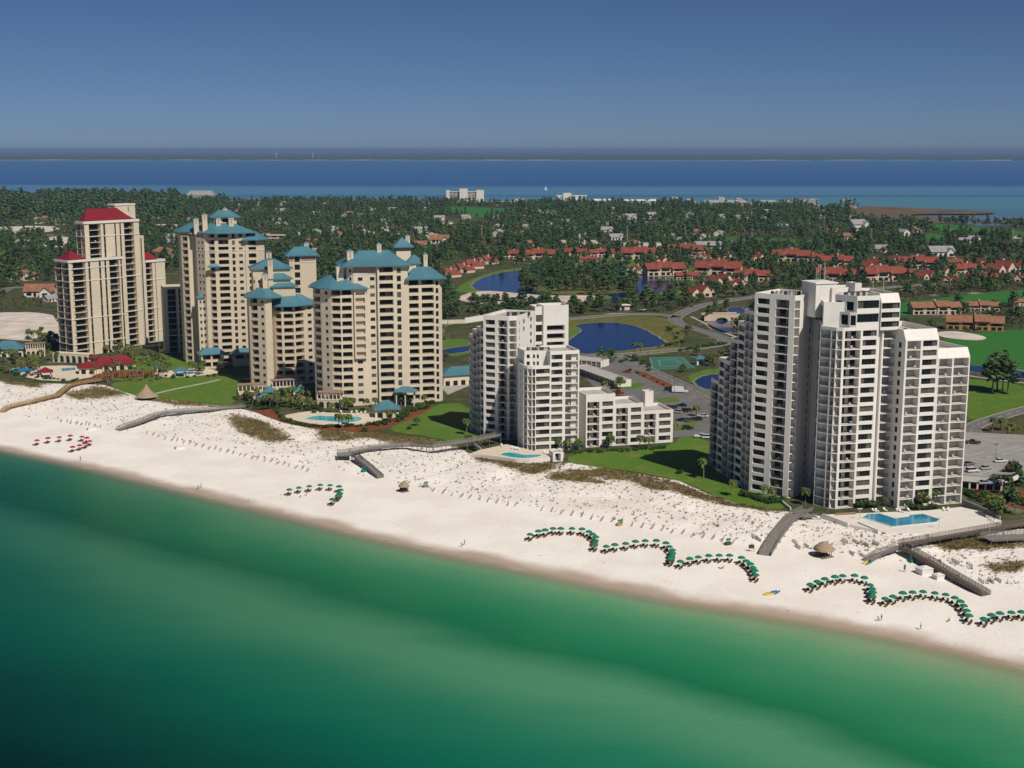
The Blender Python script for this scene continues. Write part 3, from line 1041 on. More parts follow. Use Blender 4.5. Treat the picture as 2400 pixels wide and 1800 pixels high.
 def slope_top(s, pts, z0, h, d, par=.9):
  """top part whose front (edge 0) leans back by d"""
  a, b, c, e = pts[:4]
  n = (e - a).normalized()
  a2, b2 = a + n * d, b + n * d
  f = s.wall.face
  def v(p, z): return (p.x, p.y, z)
  f([v(a, z0), v(b, z0), v(b2, z0 + h), v(a2, z0 + h)])
  f([v(b, z0), v(c, z0), v(c, z0 + h), v(b2, z0 + h)])
  f([v(e, z0), v(a, z0), v(a2, z0 + h), v(e, z0 + h)])
  f([v(c, z0), v(e, z0), v(e, z0 + h), v(c, z0 + h)])
  s.flat([a2, b2, c, e], z0 + h, par)
 def hip(s, pts, z, h, over=1.6, kx=.5, ky=.04, mat=None, name='roof', fas=.45):
  """hipped roof over a CCW outline: eaves out by over; the ridge keeps kx of the long side and ky of the short side"""
  c = centroid(pts)
  best = max(((pts[(i + 1) % len(pts)] - pts[i]) for i in range(len(pts))), key=lambda d: d.length).normalized()
  ax = Vector((-best.y, best.x))
  ea = [p + (p - c).normalized() * over * 1.25 for p in pts]
  ex_ = max(abs((p - c).dot(best)) for p in ea)
  ey_ = max(abs((p - c).dot(ax)) for p in ea)
  if ey_ > ex_: kx, ky = ky, kx
  top = [c + best * ((p - c).dot(best) * kx) + ax * ((p - c).dot(ax) * ky) for p in ea]
  mid = [e.lerp(t, .45) for e, t in zip(ea, top)]
  mb = s.ex(name, [mat, TRIM])
  m = len(pts)
  for i in range(m):
   j = (i + 1) % m
   r = [(ea, z - fas), (ea, z), (mid, z + h * .40), (top, z + h)]
   for q in range(3):
    (A, zA), (B, zB) = r[q], r[q + 1]
    mb.face([(A[i].x, A[i].y, zA), (A[j].x, A[j].y, zA), (B[j].x, B[j].y, zB), (B[i].x, B[i].y, zB)], 0)
  mb.face([(p.x, p.y, z + h) for p in top], 0)
  mb.face([(p.x, p.y, z - fas) for p in reversed(ea)], 1)
 def chimney(s, xy, z0, z1, w=2.0, u=Vector((1, 0)), cap=True):
  mb = s.ex('chimney', [s.wm, BLUER, PINKB])
  v = Vector((-u.y, u.x))
  o = xy - u * w / 2 - v * w / 2
  mb.obox(o, u, w, w, z0, z1 - .9, 0)
  mb.obox(o - u * .15 - v * .15, u, w + .3, w + .3, z1 - .9, z1 - .5, 0)
  q = o + u * (w * .38) - v * .03
  mb.obox(q, u, w * .24, .028, z1 - 3.2, z1 - 1.2, 2)
  mb.cone((xy.x, xy.y), w * .62, z1 - .5, z1 + .5, 8, 1, .3)
 def bandring(s, pts, z, edges, h=.5, t=.16):
  """pale string course round the given edges, proud of the wall"""
  mb = s.band
  for i in edges:
   a, b = pts[i], pts[(i + 1) % len(pts)]
   u = (b - a).normalized()
   mb.obox(a + Vector((u.y, -u.x)) * t, u, (b - a).length, t - .003, z, z + h)
 def unit(s, xy, z, u, w=1.6, d=1.2, h=1.3, dark=False):
  mb = s.ex('roof_unit', [HVAC, DARKU])
  v = Vector((-u.y, u.x))
  mb.obox(xy, u, w, d, z, z + h * .85, 1 if dark else 0)
  mb.obox(xy + u * .1 + v * .1, u, w - .2, d - .2, z + h * .85, z + h, 1)
 def finish(s):
  wpart('wall', s.wall, [s.wm], s.e)
  wpart('string_course', s.band, [s.trim], s.e)
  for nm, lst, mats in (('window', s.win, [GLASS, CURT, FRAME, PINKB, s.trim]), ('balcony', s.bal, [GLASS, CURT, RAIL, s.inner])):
   lst.sort(key=lambda q: -q[0])
   for ar, mb in lst[:100]:
    wpart(nm, mb, mats, s.e)
   if len(lst) > 100:
    r = MB()
    for ar, mb in lst[100:]: r.add(mb)
    o = wpart(nm, r, mats, s.e)
    o['kind'] = 'stuff'
  for nm, l in s.extra.items():
   for mb, mats in l:
    if mb.f: wpart(nm, mb, mats, s.e)
FURN = []
def facing_ok(sc): return sc > .0006
def fb(fr, b, py, specs, xs, xe):
 """bays from pixel columns measured on image row py of the facade plane at depth b"""
 cur = fr.a(xs, py, b)
 a0 = cur
 out = []
 for sp in specs:
  l, r = fr.a(sp[1], py, b), fr.a(sp[2], py, b)
  if l > cur + .02: out.append(('S', l - cur))
  out.append((sp[0], r - max(l, cur)) + ((sp[3],) if len(sp) > 3 else ()))
  cur = r
 a1 = fr.a(xe, py, b)
 if a1 > cur + .02: out.append(('S', a1 - cur))
 return a0, a1, out
def rot2(v, deg):
 c, s_ = math.cos(R(deg)), math.sin(R(deg))
 return Vector((v.x * c - v.y * s_, v.x * s_ + v.y * c))
# ---- the white stepped tower on the right
def tower_right():
 T = Tower('apartment_tower', 'white stepped high-rise with open balconies behind the angular turquoise pool', 'apartment tower', WHITE, (1960, 1193), inner=INSIDEW)
 FH = 2.95
 # front frame of the right wing
 F = Frame(1960, 1193, -1.0e-4)
 u, v = F.u, F.v
 K = dict(glass=(0, .36))
 K2 = dict(glass=(.05, .45), two=1)
 # second step back: corner block
 x0, x1, bays2 = fb(F, 0, 1050, [('K', 1968, 2006, K2), ('R', 2009, 2043)], 1964, 2046)
 zt = F.hit(2016, 694, 0)[1]
 zter = F.hit(1992, 768, 0)[1]
 n2 = int((zter - GZ - .4) / FH)
 fh2 = (zter - GZ - .9) / n2
 FL = Frame(1960, 1193, 3.0e-4)
 dl = -FL.u
 c0 = F.at(x0)
 lf = c0 - F.u * 1.6 + F.v * 1.2                      # little rounded corner
 def on(px, py_, p, d):
  rr = ray(px, py_)
  nn_ = Vector((-d.y, d.x))
  t = (p - CAM.xy).dot(nn_) / Vector((rr.x, rr.y)).dot(nn_)
  return ((CAM + rr * t).xy - p).dot(d)
 ll = lf + dl * on(1915, 960, lf, dl)
 back = F.at(x0, 20)
 pa = [ll, lf, c0, F.at(x1), F.at(x1, 18), F.at(x0 + 2, 22), ll + FL.v * 10]
 kk = dict(n=n2, fh=fh2)
 T.block(pa, zter + .0, {0: dict(kk, bays=[('K', 7, dict(glass=(.0, .97), furn=.1)), ('S', .18), ('K', 3.2, dict(glass=(.15, .6), furn=.3))]), 1: dict(kk, bays=[('K', 1, dict(glass=(0, .1)))]),
       2: dict(kk, bays=bays2)}, parapet=.9)
 # penthouse over the corner block, set back from the left face
 a_p = F.a(2009, 720)
 pq = F.at(a_p, .05)
 zm = F.hit(2016, 733, 0)[1]
 hp = (zt - zm - 1.2)
 t_ = on(1957, 712, pq, dl)
 p0 = pq + dl * t_
 T.block([p0, pq, F.at(x1, .05), F.at(x1, 17), F.at(x0 + 2, 17), p0 + FL.v * 5], zt, {0: dict(n=1, fh=hp, bays=[('S', .15), ('T', 1.1), ('S', .5), ('T', 1.5), ('S', .4)]),
    1: dict(n=1, fh=hp, bays=[('R', 1)])}, z0=zm, parapet=.8)
 pr_ = F.at(a_p - 1.6, 1.3)
 t_ = on(1930, 745, pr_, dl)
 T.block([pr_ + dl * t_, pr_, F.at(a_p, .06), F.at(x1, .06), F.at(x1, 17.5), F.at(x0 + 2, 18), pr_ + dl * t_ + FL.v * 6], zm + .02, {0: dict(n=1, fh=zm - zter - .2, base=.1 + .9, bays=[('S', .5), ('T', 3, dict(cur=0)), ('S', .3), ('T', 2, dict(cur=0)), ('S', .2)]),
    1: dict(n=1, fh=zm - zter - .2, base=1.0, bays=[('T', 1, dict(cur=0))]), 2: dict(n=1, fh=zm - zter - .2, base=1.0, bays=[('R', 1)])}, z0=zter - .9, parapet=.6)
 # F3: recessed column then the wide bay, with chamfered top
 xa, xb, b3 = fb(F, 1.4, 1050, [], 2046, 2054)
 T.block([F.at(x1, 1.4), F.at(F.a(2056, 1050, 1.4), 1.4), F.at(F.a(2056, 1050, 1.4), 16), F.at(x1, 16)], zt - 1.5)
 b = .4
 xa, xb, b3 = fb(F, b, 1050, [('K', 2058, 2101, dict(glass=(0, .33)))], 2055, 2102)
 z3 = F.hit(2085, 692, b)[1]
 n3 = round((z3 - GZ - 1.8) / FH)
 hi = n3 - 3
 fh3 = (z3 - GZ - 1.8) / n3
 T.block([F.at(xa, b), F.at(xb, b), F.at(xb, 17), F.at(xa, 17)], GZ + hi * fh3, {0: dict(n=hi, fh=fh3, bays=b3)}, parapet=.5)
 xc = F.a(2106, 800, b - 1.0)
 xd = F.a(2062, 800, b - 1.0)
 ch = 1.2
 pc = [F.at(xd, b - 1), F.at(xc, b - 1), F.at(xc, 17.2), F.at(xd, 17.2)]
 T.block(pc, GZ + (hi + 3) * fh3 - .3, {0: dict(n=3, fh=fh3 - .1, bays=[('R', 1, dict(cur=.1))])}, z0=GZ + hi * fh3 + .01, flat=False)
 T.slope_top(pc, GZ + (hi + 3) * fh3 - .3, z3 - (GZ + (hi + 3) * fh3 - .3) + .6, 1.4)
 # F4: steps forward six metres
 b4 = -5.5
 xa, xb, bb = fb(F, b4, 1000, [('K', 2116, 2149, dict(glass=(0, .25))), ('R', 2152, 2187)], 2112.5, 2190)
 z4 = F.hit(2160, 778, b4)[1]
 n4 = round((z4 - GZ - 2.6) / FH)
 fh4 = (z4 - GZ - 2.6) / n4
 pd = [F.at(xa, b4), F.at(xb, b4), F.at(xb, 15), F.at(xa, 15)]
 T.block(pd, GZ + n4 * fh4 + .15, {0: dict(n=n4, fh=fh4, bays=bb), 3: dict(n=n4, fh=fh4, bays=[('S', 15 - .6 + 1.8), ('T', 1.9, dict(cur=0)), ('S', 2.0)])}, flat=False)
 T.slope_top(pd, GZ + n4 * fh4 + .15, z4 - (GZ + n4 * fh4 + .15) + .7, 1.7, 1.6)
 b5 = -4.9
 xa5, xe5, bb5 = fb(F, b5, 1000, [('K', 2192, 2224, dict(glass=(0, .36))), ('K', 2226, 2262, dict(glass=(0, .38)))], 2190.5, 2264)
 z5 = F.hit(2225, 822, b5)[1]
 n5 = round((z5 - GZ - 2.4) / FH)
 fh5 = (z5 - GZ - 2.4) / n5
 p5 = [F.at(xa5, b5), F.at(xe5, b5), F.at(xe5, 14), F.at(xa5, 14)]
 T.block(p5, GZ + n5 * fh5 + .15, {0: dict(n=n5, fh=fh5, bays=bb5), 1: dict(n=n5, fh=fh5, bays=[('S', 5), ('W', 3), ('S', 4), ('W', 3), ('S', 4)])}, flat=False)
 T.slope_top(p5, GZ + n5 * fh5 + .15, z5 - (GZ + n5 * fh5 + .15) + .6, 1.6, 1.6)
 # F1: left tower, front turned to the left
 G = Frame(1759, 1152, 2.3e-4)
 py = 1000
 xl, xr, b1 = fb(G, 0, py, [('R', 1765, 1795, dict(cur=.3)), ('S', 1795, 1806), ('K', 1807, 1840, dict(glass=(.05, .5), two=1, furn=.3)), ('S', 1840, 1850)], 1759.5, 1852)
 z1 = G.hit(1800, 688, 0)[1]
 n1 = round((z1 - GZ - 1.5) / FH)
 fh1 = (z1 - GZ - 1.5) / n1
 # right return wall: direction chosen so that its far edge lands on column 1895
 d1 = G.v
 p_r = G.at(xr)
 side = 12.5
 ch0 = p_r + G.u * .9 + G.v * 2.2
 pf = [G.at(xl), p_r, ch0, ch0 + d1 * side, G.at(xl, 16)]
 T.block(pf, z1, {0: dict(n=n1, fh=fh1, bays=b1), 1: dict(n=n1, fh=fh1, bays=[('K', 1, dict(glass=(0, .9), furn=0))]),
      2: dict(n=n1, fh=fh1, bays=[('S', 6.5), ('T', 1.3, dict(cur=0)), ('S', 4.5)])}, parapet=1.0)
 # left wing running back, stepping down
 H = Frame(1759, 1152, 8.0e-4)
 hd = -H.u
 hn = H.v
 s0 = G.at(xl)
 def along(px, py_):
  rr = ray(px, py_)
  q = CAM.xy
  # intersect with the vertical plane through s0 along hd
  t = (s0 - q).dot(H.v) / Vector((rr.x, rr.y)).dot(H.v)
  p = CAM + rr * t
  return (p.xy - s0).dot(hd), p.z
 tops = [(1757, 724), (1725, 752), (1709, 792), (1681, 840), (1664, 888)]
 prev = 0.0
 xs = [1740, 1724, 1708, 1682, 1665]
 prevs = [0.0] + [along(x, 960)[0] for x in xs]
 for i in range(5):
  a, c = prevs[i], prevs[i + 1]
  zt_ = along((xs[i] + (xs[i - 1] if i else 1759)) / 2, tops[i][1])[1]
  nn_ = max(3, round((zt_ - GZ - 1.2) / FH))
  p, q = s0 + hd * c, s0 + hd * a
  kd = ('K', 1, dict(furn=0, glass=(0, 1), dep=1.6))
  by = [[kd, kd], [('R', 1, dict(cur=.4))], [kd], [('R', 1, dict(cur=.5)), kd], [kd]][i]
  zz = zt_ - i * .01
  T.block([p, q, q + hn * (13.5 - i * .02), p + hn * (13.5 - i * .02)], zz, {0: dict(n=nn_, fh=(zz - GZ - 1.2) / nn_, bays=by), 3: dict(n=nn_, fh=(zz - GZ - 1.2) / nn_, bays=[('S', 4), ('W', 3), ('S', 6)])}, parapet=.9)
 # core between the two wings
 q0 = W2(1897, 1160)
 q1 = ll + FL.v * 1.2
 q0 = ch0 + d1 * (side - .4)
 zc = F.hit(1943, 664, 14)[1]
 cu = (q1 - q0).normalized()
 cv = Vector((-cu.y, cu.x))
 core = [q0, q1 + cu * .5, q1 + cu * .5 + cv * 14, q0 + cv * 14]
 T.block(core, zc - 5, {0: dict(n=10, fh=(zc - GZ - 6) / 10, bays=[('S', .5), ('T', 2.6, dict(cur=0)), ('S', .3)])}, parapet=.8)
 # lift overrun on the roof
 O = F.at(F.a(1912, 690, 13), 13)
 pe = [O, O + u * 7.5, O + u * 7.5 + v * 9, O + v * 9]
 T.block(pe, zc, {0: dict(n=1, fh=4, bays=[('S', 1)])}, z0=zt - 8, parapet=.6)
 O2 = F.at(F.a(1950, 690, 12), 12)
 T.block([O2, O2 + u * 9, O2 + u * 9 + v * 7, O2 + v * 7], zc - 1.2, None, z0=zt - 6, parapet=.6)
 O3 = F.at(F.a(2003, 690, 9), 9)
 T.block([O3, O3 + u * 2.4, O3 + u * 2.4 + v * 5, O3 + v * 5], zt + 3.0, None, z0=zt - 1.2, parapet=.3)
 mb = T.ex('roof_slab', [WHITE])
 mb.obox(O - u * .3 - v * .3, u, 8.1, 9.6, zc - .02, zc + .35)
 # roof plant
 for k in range(9):
  T.unit(F.at(x0 + 3.2 + k * 1.15, 5.2 + .2 * k), zt - .8, u, .9, 1.0, 1.5, k % 2 == 0)
 for k in range(7):
  T.unit(G.at(xl + 4.0 + k * 1.1, 3 + .9 * k), z1 - 1.0, G.u, .9, .9, 1.5, k % 3 == 0)
 for k in range(6):
  T.unit(F.at(F.a(2112, 760, b4) + .8 + k * 1.3, b4 + 9), z4 - 2, u, .9, .9, 1.9, k % 2 == 0)
 for k in range(2):
  T.unit(F.at(xa5 + 1.5 + 2 * k, b5 + 6), z5 - 1.8, u, 1.2, 1.2, 1.6, True)
 for k, (a_, hgt) in enumerate(((1, 5), (2.2, 6), (3.5, 4.5), (5.6, 7), (6.4, 6))):
  mb = T.ex('antenna', [HVAC])
  q = O + u * a_ + v * (2 + k)
  mb.tube((q.x, q.y, zc - .6), (q.x, q.y, zc + hgt), .09, .06, 5)
 for a_ in (3.4, 7.2):
  mb = T.ex('antenna', [HVAC])
  q = F.at(x1 + a_, 10)
  mb.tube((q.x, q.y, zt - 1.2), (q.x, q.y, zt + 4.5), .12, .1, 5)
 T.finish()
 return dict(F=F, u=u, v=v)
TR = tower_right()
# ---- the white stepped building in the middle
def tower_mid():
 T = Tower('apartment_tower', 'white stepped apartment block with a low terraced wing beside the parking lot', 'apartment block', WHITE, (1253, 1060), inner=INSIDEW)
 FH = 2.95
 F = Frame(1253, 1060, -.9e-4)
 u, v = F.u, F.v
 a0, a1, bs = fb(F, 0, 950, [('R', 1258, 1284), ('R', 1291, 1319), ('K', 1325, 1355, dict(glass=(0, .25), two=0))], 1255, 1357)
 zt = F.hit(1300, 823)[1]
 zter = F.hit(1255, 858)[1]
 n = round((zter - GZ - 1.0) / FH)
 fh = (zter - GZ - 1.0) / n
 aS = F.a(1289, 950)
 # left half up to the terrace, with the rounded balcony corner
 c0 = F.at(a0)
 arc = [c0 - u * 1.3 + v * .35, c0 - u * 2.8 + v * 1.5, c0 - u * 3.7 + v * 3.4]
 e = dict(n=n, fh=fh)
 T.block([arc[2] + v * 8, arc[2], arc[1], arc[0], c0, F.at(aS), F.at(aS, 14)], zter,
   {1: dict(e, bays=[('K', 1, dict(glass=(0, .6), furn=.1))]), 2: dict(e, bays=[('K', 1, dict(glass=(0, .5), furn=.2))]), 3: dict(e, bays=[('K', 1, dict(glass=(0, .4), furn=.3))]),
    4: dict(e, bays=[('R', 1)] if True else 0), 0: dict(e, bays=[('S', 4), ('T', 1.2), ('S', 3)])}, parapet=1.0)
 # right half, two storeys higher
 n2 = n + 2
 fh2 = (zt - GZ - 1.2) / n2
 r = F.at(a1)
 _, _, br = fb(F, 0, 950, [('R', 1291, 1319), ('K', 1324, 1355, dict(glass=(0, .25), furn=.6))], 1289.3, 1357)
 T.block([F.at(aS + .02, -.02), F.at(a1, -.02), F.at(a1, 15), F.at(aS + .02, 15)], zt, {0: dict(n=n2, fh=fh2, bays=br), 1: dict(n=n2, fh=fh2, bays=[('S', 1), ('K', 2.6, dict(glass=(0, .1), furn=0)), ('S', 11)])}, parapet=1.0)
 # penthouse wall left of it, set back
 P0 = F.at(a0 - 2.6, 6)
 T.block([P0, F.at(aS - .05, 4.0), F.at(aS - .05, 14.5), F.at(a0 - 2.6, 15.5)], zt - .3, {0: dict(n=2, fh=(zt - zter) / 2, bays=[('S', .6), ('T', 1.2), ('S', .8), ('T', .8), ('S', .4), ('T', .8), ('S', 2.4)])}, z0=zter - 1, parapet=.8)
 for k in range(9):
  T.unit(F.at(a0 - .5 + k * .95, 9.5 - .25 * k), zt - 1.1, u, .75, .8, 1.5, k % 3 != 1)
 # high tower behind on the left, turned seaward
 G = Frame(1134, 1026, 1.4e-4)
 b0, b1_, bt = fb(G, 0, 850, [('R', 1137, 1161, dict(cur=.3)), ('K', 1166, 1190, dict(glass=(0, .4), two=1, furn=.3))], 1133, 1193)
 z1 = G.hit(1150, 739)[1]
 n1 = round((z1 - GZ - 1.6) / FH)
 f1 = (z1 - GZ - 1.6) / n1
 pr = G.at(b1_)
 c1 = pr + G.u * 2.2 + G.v * 2.6
 e1 = dict(n=n1, fh=f1)
 # the side wall runs back to where the service core begins
 sd = G.v
 L1 = 18.0
 T.block([G.at(b0), pr, c1, c1 + sd * L1, G.at(b0, 20)], z1, {0: dict(e1, bays=bt), 1: dict(e1, bays=[('K', 1, dict(glass=(0, .15), furn=0))]),
   2: dict(e1, bays=[('S', 1.6), ('T', .7, dict(cur=0)), ('S', 2.2), ('W', 1.8, dict(lo=n1 - 2, cur=.4)), ('S', 3.6), ('W', 2, dict(lo=n1 - 4, cur=.4)), ('S', 2)])}, parapet=1.1)
 for k in range(9):
  T.unit(G.at(b0 + 6 + k * .9, 9 + .5 * k), z1 - 1.1, G.u, .75, .9, 1.6, k % 3 != 1)
 # left shaded wing stepping down
 H = Frame(1134, 1026, 8.0e-4)
 hd = -H.u
 s0 = G.at(b0)
 def along(px, py_):
  rr = ray(px, py_)
  t = (s0 - CAM.xy).dot(H.v) / Vector((rr.x, rr.y)).dot(H.v)
  p = CAM + rr * t
  return (p.xy - s0).dot(hd), p.z
 prev = 0.0
 for i, (x, ty, by) in enumerate(((1117, 766, [('K', 1, dict(furn=0, glass=(0, 1))), ('R', 1, dict(cur=.3))]), (1108, 772, [('K', 1, dict(furn=0, glass=(0, 1)))]), (1100, 784, [('R', 1, dict(cur=.3)), ('K', 1, dict(furn=0, glass=(0, 1)))]))):
  c = along(x, 880)[0]
  zz = along(x + 5, ty)[1] - i * .01
  nn_ = max(4, round((zz - GZ - 1.2) / FH))
  p, q = s0 + hd * c, s0 + hd * prev
  T.block([p, q, q + H.v * (12 - .02 * i), p + H.v * (12 - .02 * i)], zz, {0: dict(n=nn_, fh=(zz - GZ - 1.2) / nn_, bays=by)}, parapet=1)
  prev = c
 # service core
 O = c1 + sd * (L1 - .5)
 pk = F.a(1262, 760, 0)
 zk = G.hit(1300, 722, 16)[1]
 oo = O + u * .3
 w_ = 10.5
 T.block([oo, oo + F.u * 3.2, oo + F.u * 3.2 + F.v * 8, oo + F.v * 8], zk - .4, {0: dict(n=12, fh=(zk - GZ - 3) / 12, bays=[('T', 1, dict(cur=.5))])}, parapet=.8)
 o2 = oo + F.u * 3.2 - F.v * 1.0
 T.block([o2, o2 + F.u * w_, o2 + F.u * w_ + F.v * 9, o2 + F.v * 9], zk, {0: dict(n=15, fh=(zk - GZ - 1) / 15, bays=[('S', 1.2), ('B', 7, dict(hi=13, furn=0)), ('S', 1.4)])}, parapet=1.0)
 # link between tower and mid-rise, in shade
 l0 = c1 + sd * .5
 l1 = arc[2] + v * 6
 lu = (l1 - l0).normalized()
 lv = Vector((-lu.y, lu.x))
 zl = F.hit(1222, 850, 6)[1]
 T.block([l0, l1, l1 + lv * 9, l0 + lv * 9], zl, None, parapet=.8)
 # low terraced wing on the right
 bz = -.6
 b3 = 2.2
 steps = [((1373, 1441), [('K', 1375.5, 1405, dict(glass=(0, .35), two=1)), ('R', 1410, 1437, dict(cur=.6))], 6, 930),
    ((1441, 1506.5), [('K', 1443, 1472, dict(glass=(0, .35), two=1)), ('R', 1477, 1503, dict(cur=.6))], 5, 952),
    ((1506.5, 1577), [('K', 1509, 1537, dict(glass=(0, .35), two=1)), ('R', 1543, 1572, dict(cur=.6))], 4, 968)]
 for i, ((xa, xb), sp, nn_, ty) in enumerate(steps):
  bb = b3 + i * .02
  q0, q1, by = fb(F, bb, 1010, sp, xa, xb)
  zz = F.hit(xa + 30, ty - 6, bb)[1]
  ff = min(2.95, (zz - GZ - .9) / nn_)
  T.block([F.at(q0, bb), F.at(q1, bb), F.at(q1, 15 + bb), F.at(q0, 15 + bb)], zz, {0: dict(n=nn_, fh=ff, bays=by), 1: dict(n=nn_, fh=ff, bays=[('S', 3), ('W', 2.5), ('S', 4), ('W', 2.5), ('S', 2)])}, parapet=1.0)
  if i < 2:                                                      # sloping fin of the terrace above
   a2 = F.a(xb, 1010, bb)
   mb = T.ex('terrace_fin', [WHITE])
   z2 = F.hit(xa + 30, steps[i + 1][3] - 6, bb)[1]
   A, B = F.at(q1 - .3, bb + 1), F.at(q1 - .3, 14)
   if zz > z2 + .5:
    mb.face([(A.x, A.y, zz + .01), (B.x, B.y, zz + .01), (B.x, B.y, zz + 1.6)])
 O = F.at(F.a(1512, 940, 16), 16)
 T.block([O, O + u * 3.5, O + u * 3.5 + v * 4, O + v * 4], F.hit(1525, 917, 16)[1], {0: dict(n=1, fh=3, bays=[('S', 1)])}, parapet=.4)
 T.finish()
 return dict(F=F, u=u, v=v)
TM = tower_mid()
# ---- three tan towers with blue roofs
def facets(p0, u, spec):
 """chain of facets going left from p0: (length, angle) with the outward side facing the viewer; returns points right to left"""
 pts = [p0]
 for ln, ang in spec:
  d = rot2(-u, -ang)
  # turn away from the viewer: positive angle bends the facet back
  pts.append(pts[-1] + d * ln)
 return pts
def tower_tan_right():
 T = Tower('apartment_tower', 'tan blue-roofed apartment tower directly behind the hedged curved pool', 'apartment tower', CREAM, (804, 953))
 F = Frame(804, 953, -.9e-4)
 u, v = F.u, F.v
 FH = 3.49
 # left lower block with facets
 a0, a1, bs = fb(F, 0, 760, [('B', 801.5, 826)], 799.5, 828)
 zt1 = F.hit(815, 676)[1]
 n1 = round((zt1 - GZ - 1.2) / FH); f1 = (zt1 - GZ - 1.2) / n1
 p0 = F.at(a0)
 ch = facets(p0, u, [(4.4, 28), (6.0, 52), (6.5, 66)])
 e = dict(n=n1, fh=f1, base=.8)
 aB = F.a(859, 760, -1.0)
 aC = F.a(826.5, 700, 1.2)
 body = [ch[3], ch[2], ch[1], ch[0], F.at(a1), F.at(a1, .5), F.at(aB, .5), F.at(aB, 16), ch[3] + v * 14 + u * 2]
 T.block(body, zt1, {0: dict(e, bays=[('S', .6), ('B', 5), ('S', .6)]), 1: dict(e, bays=[('S', 2), ('W', 2.4), ('S', 1.6)]), 2: dict(e, bays=[('B', 4)]), 3: dict(e, bays=bs),
      5: dict(e, bays=[('S', .3), ('S', .6), ('W', 2.6, dict(hi=n1 - 9)), ('S', .8)])}, flat=False)
 # hanging bay of balconies on the upper floors
 q0, q1, bb = fb(F, -.9, 700, [('B', 832.5, 856)], 830, 858)
 zb = GZ + .8 + (n1 - 9) * f1
 T.block([F.at(q0, -.9), F.at(q1, -.9), F.at(q1, .45), F.at(q0, .45)], zt1 - .02, {0: dict(n=9, fh=f1, bays=bb)}, z0=zb, flat=False)
 T.wall.face([(*p, zb) for p in (F.at(q0, -.9), F.at(q0, .45), F.at(q1, .45), F.at(q1, -.9))])
 T.hip([ch[3], ch[2], ch[1], ch[0], F.at(aB - .5, -.6), F.at(aB - .5, 13), ch[3] + v * 12 + u * 2], zt1, 5.0, 1.7, .28, .1, BLUER)
 # central tall block
 zt2 = F.hit(900, 622)[1]
 n2 = round((zt2 - GZ - 1.0) / FH); f2 = (zt2 - GZ - 1.0) / n2
 e2 = dict(n=n2, fh=f2, base=.6)
 A0, A1, bA = fb(F, 1.6, 740, [('W', 838, 854), ('S', 855, 865), ('W', 866, 882)], 830, 885.5)
 B0, B1, bB = fb(F, 0, 740, [('B', 889.5, 923.5), ('S', 924, 930), ('T', 930, 942, dict(cur=.4)), ('S', 943, 957)], 886, 957)
 T.block([F.at(A0 - 2.6, 3.8), F.at(A0, 1.6), F.at(A1, 1.6), F.at(B0, 1.6), F.at(B0, 0), F.at(B1, 0), F.at(B1, 20), F.at(A0 - 2.6, 20)], zt2,
   {0: dict(e2, bays=[('S', 1), ('W', 1.6), ('S', .8)], cut=n1), 1: dict(e2, bays=bA), 4: dict(e2, bays=bB)}, flat=False)
 T.hip([F.at(A0 - 3, 1.0), F.at(B1, -.4), F.at(B1 + 1, 20), F.at(A0 - 3, 20)], zt2, 6.0, 2.1, .42, .06, BLUER)
 T.bandring([F.at(A0, 1.6), F.at(A1, 1.6)], zt2 - 3.9, [0])
 # small wing of the roof on the right at the back
 E0 = F.a(955, 615, 12)
 T.hip([F.at(E0, 10), F.at(E0 + 7, 10), F.at(E0 + 7, 20), F.at(E0, 20)], zt2 - .2, 3.4, 1.2, .3, .1, BLUER)
 # right block
 zt3 = F.hit(1000, 652, .4)[1]
 n3 = round((zt3 - GZ - 1.0) / FH); f3 = (zt3 - GZ - 1.0) / n3
 e3 = dict(n=n3, fh=f3, base=.6)
 C0, C1, bC = fb(F, .4, 760, [('B', 959, 983), ('S', 983, 988), ('B', 988.5, 1018), ('S', 1018, 1021), ('T', 1021, 1029)], 957.2, 1030)
 cr = F.at(C1, .4) + u * 1.6 + v * 1.6
 rgt = [F.at(C0, .4), F.at(C1, .4), cr, cr + v * 14, F.at(C0, 18)]
 T.block(rgt, zt3, {0: dict(e3, bays=bC)}, flat=False)
 T.hip([F.at(C0, -.4), F.at(C1 + 1.8, -.2), F.at(C1 + 1.8, 15), F.at(C0, 15)], zt3, 4.6, 1.6, .4, .06, BLUER)
 # roof terrace on the right block
 T.block([F.at(C0 + .1, 6), F.at(C0 + 5, 6), F.at(C0 + 5, 14), F.at(C0 + .1, 14)], zt3 + 5.2, None, z0=zt3 - .2, parapet=1.0)
 # lift tower at the back
 L = F.at(F.a(929, 600, 16), 16)
 zl = F.hit(940, 578, 16)[1]
 lt = [L, L + u * 6.6, L + u * 6.6 + v * 6, L + v * 6]
 T.block(lt, zl, None, z0=zt2 - 1, flat=False)
 mb = T.ex('brick_band', [PINKB])
 mb.obox(L - u * .03 - v * .03, u, 6.66, 6.06, zl - 2.0, zl - .6)
 T.hip(lt, zl, 3.9, 1.6, .06, .06, BLUER)
 for px, py0, b, w in ((796, 655, 5, 3.0), (821, 611, 6, 2.7), (889, 588, 9, 1.9), (956, 575, 19, 1.9), (997, 622, 8, 1.8)):
  a = F.a(px, 650, b)
  ztop = {796: 622, 821: 586, 889: 570, 956: 551, 997: 594}[px]
  T.chimney(F.at(a, b), zt3 - 8, F.hit(px, ztop, b)[1], w, u)
 # low window band under the main eaves
 mb = T.ex('brick_band', [PINKB])
 mb.obox(F.at(A0 - .2, 1.57), u, A1 - A0 - .4, .02, zt2 - 3.0, zt2 - .5)
 T.finish()
 return F
FD = tower_tan_right()
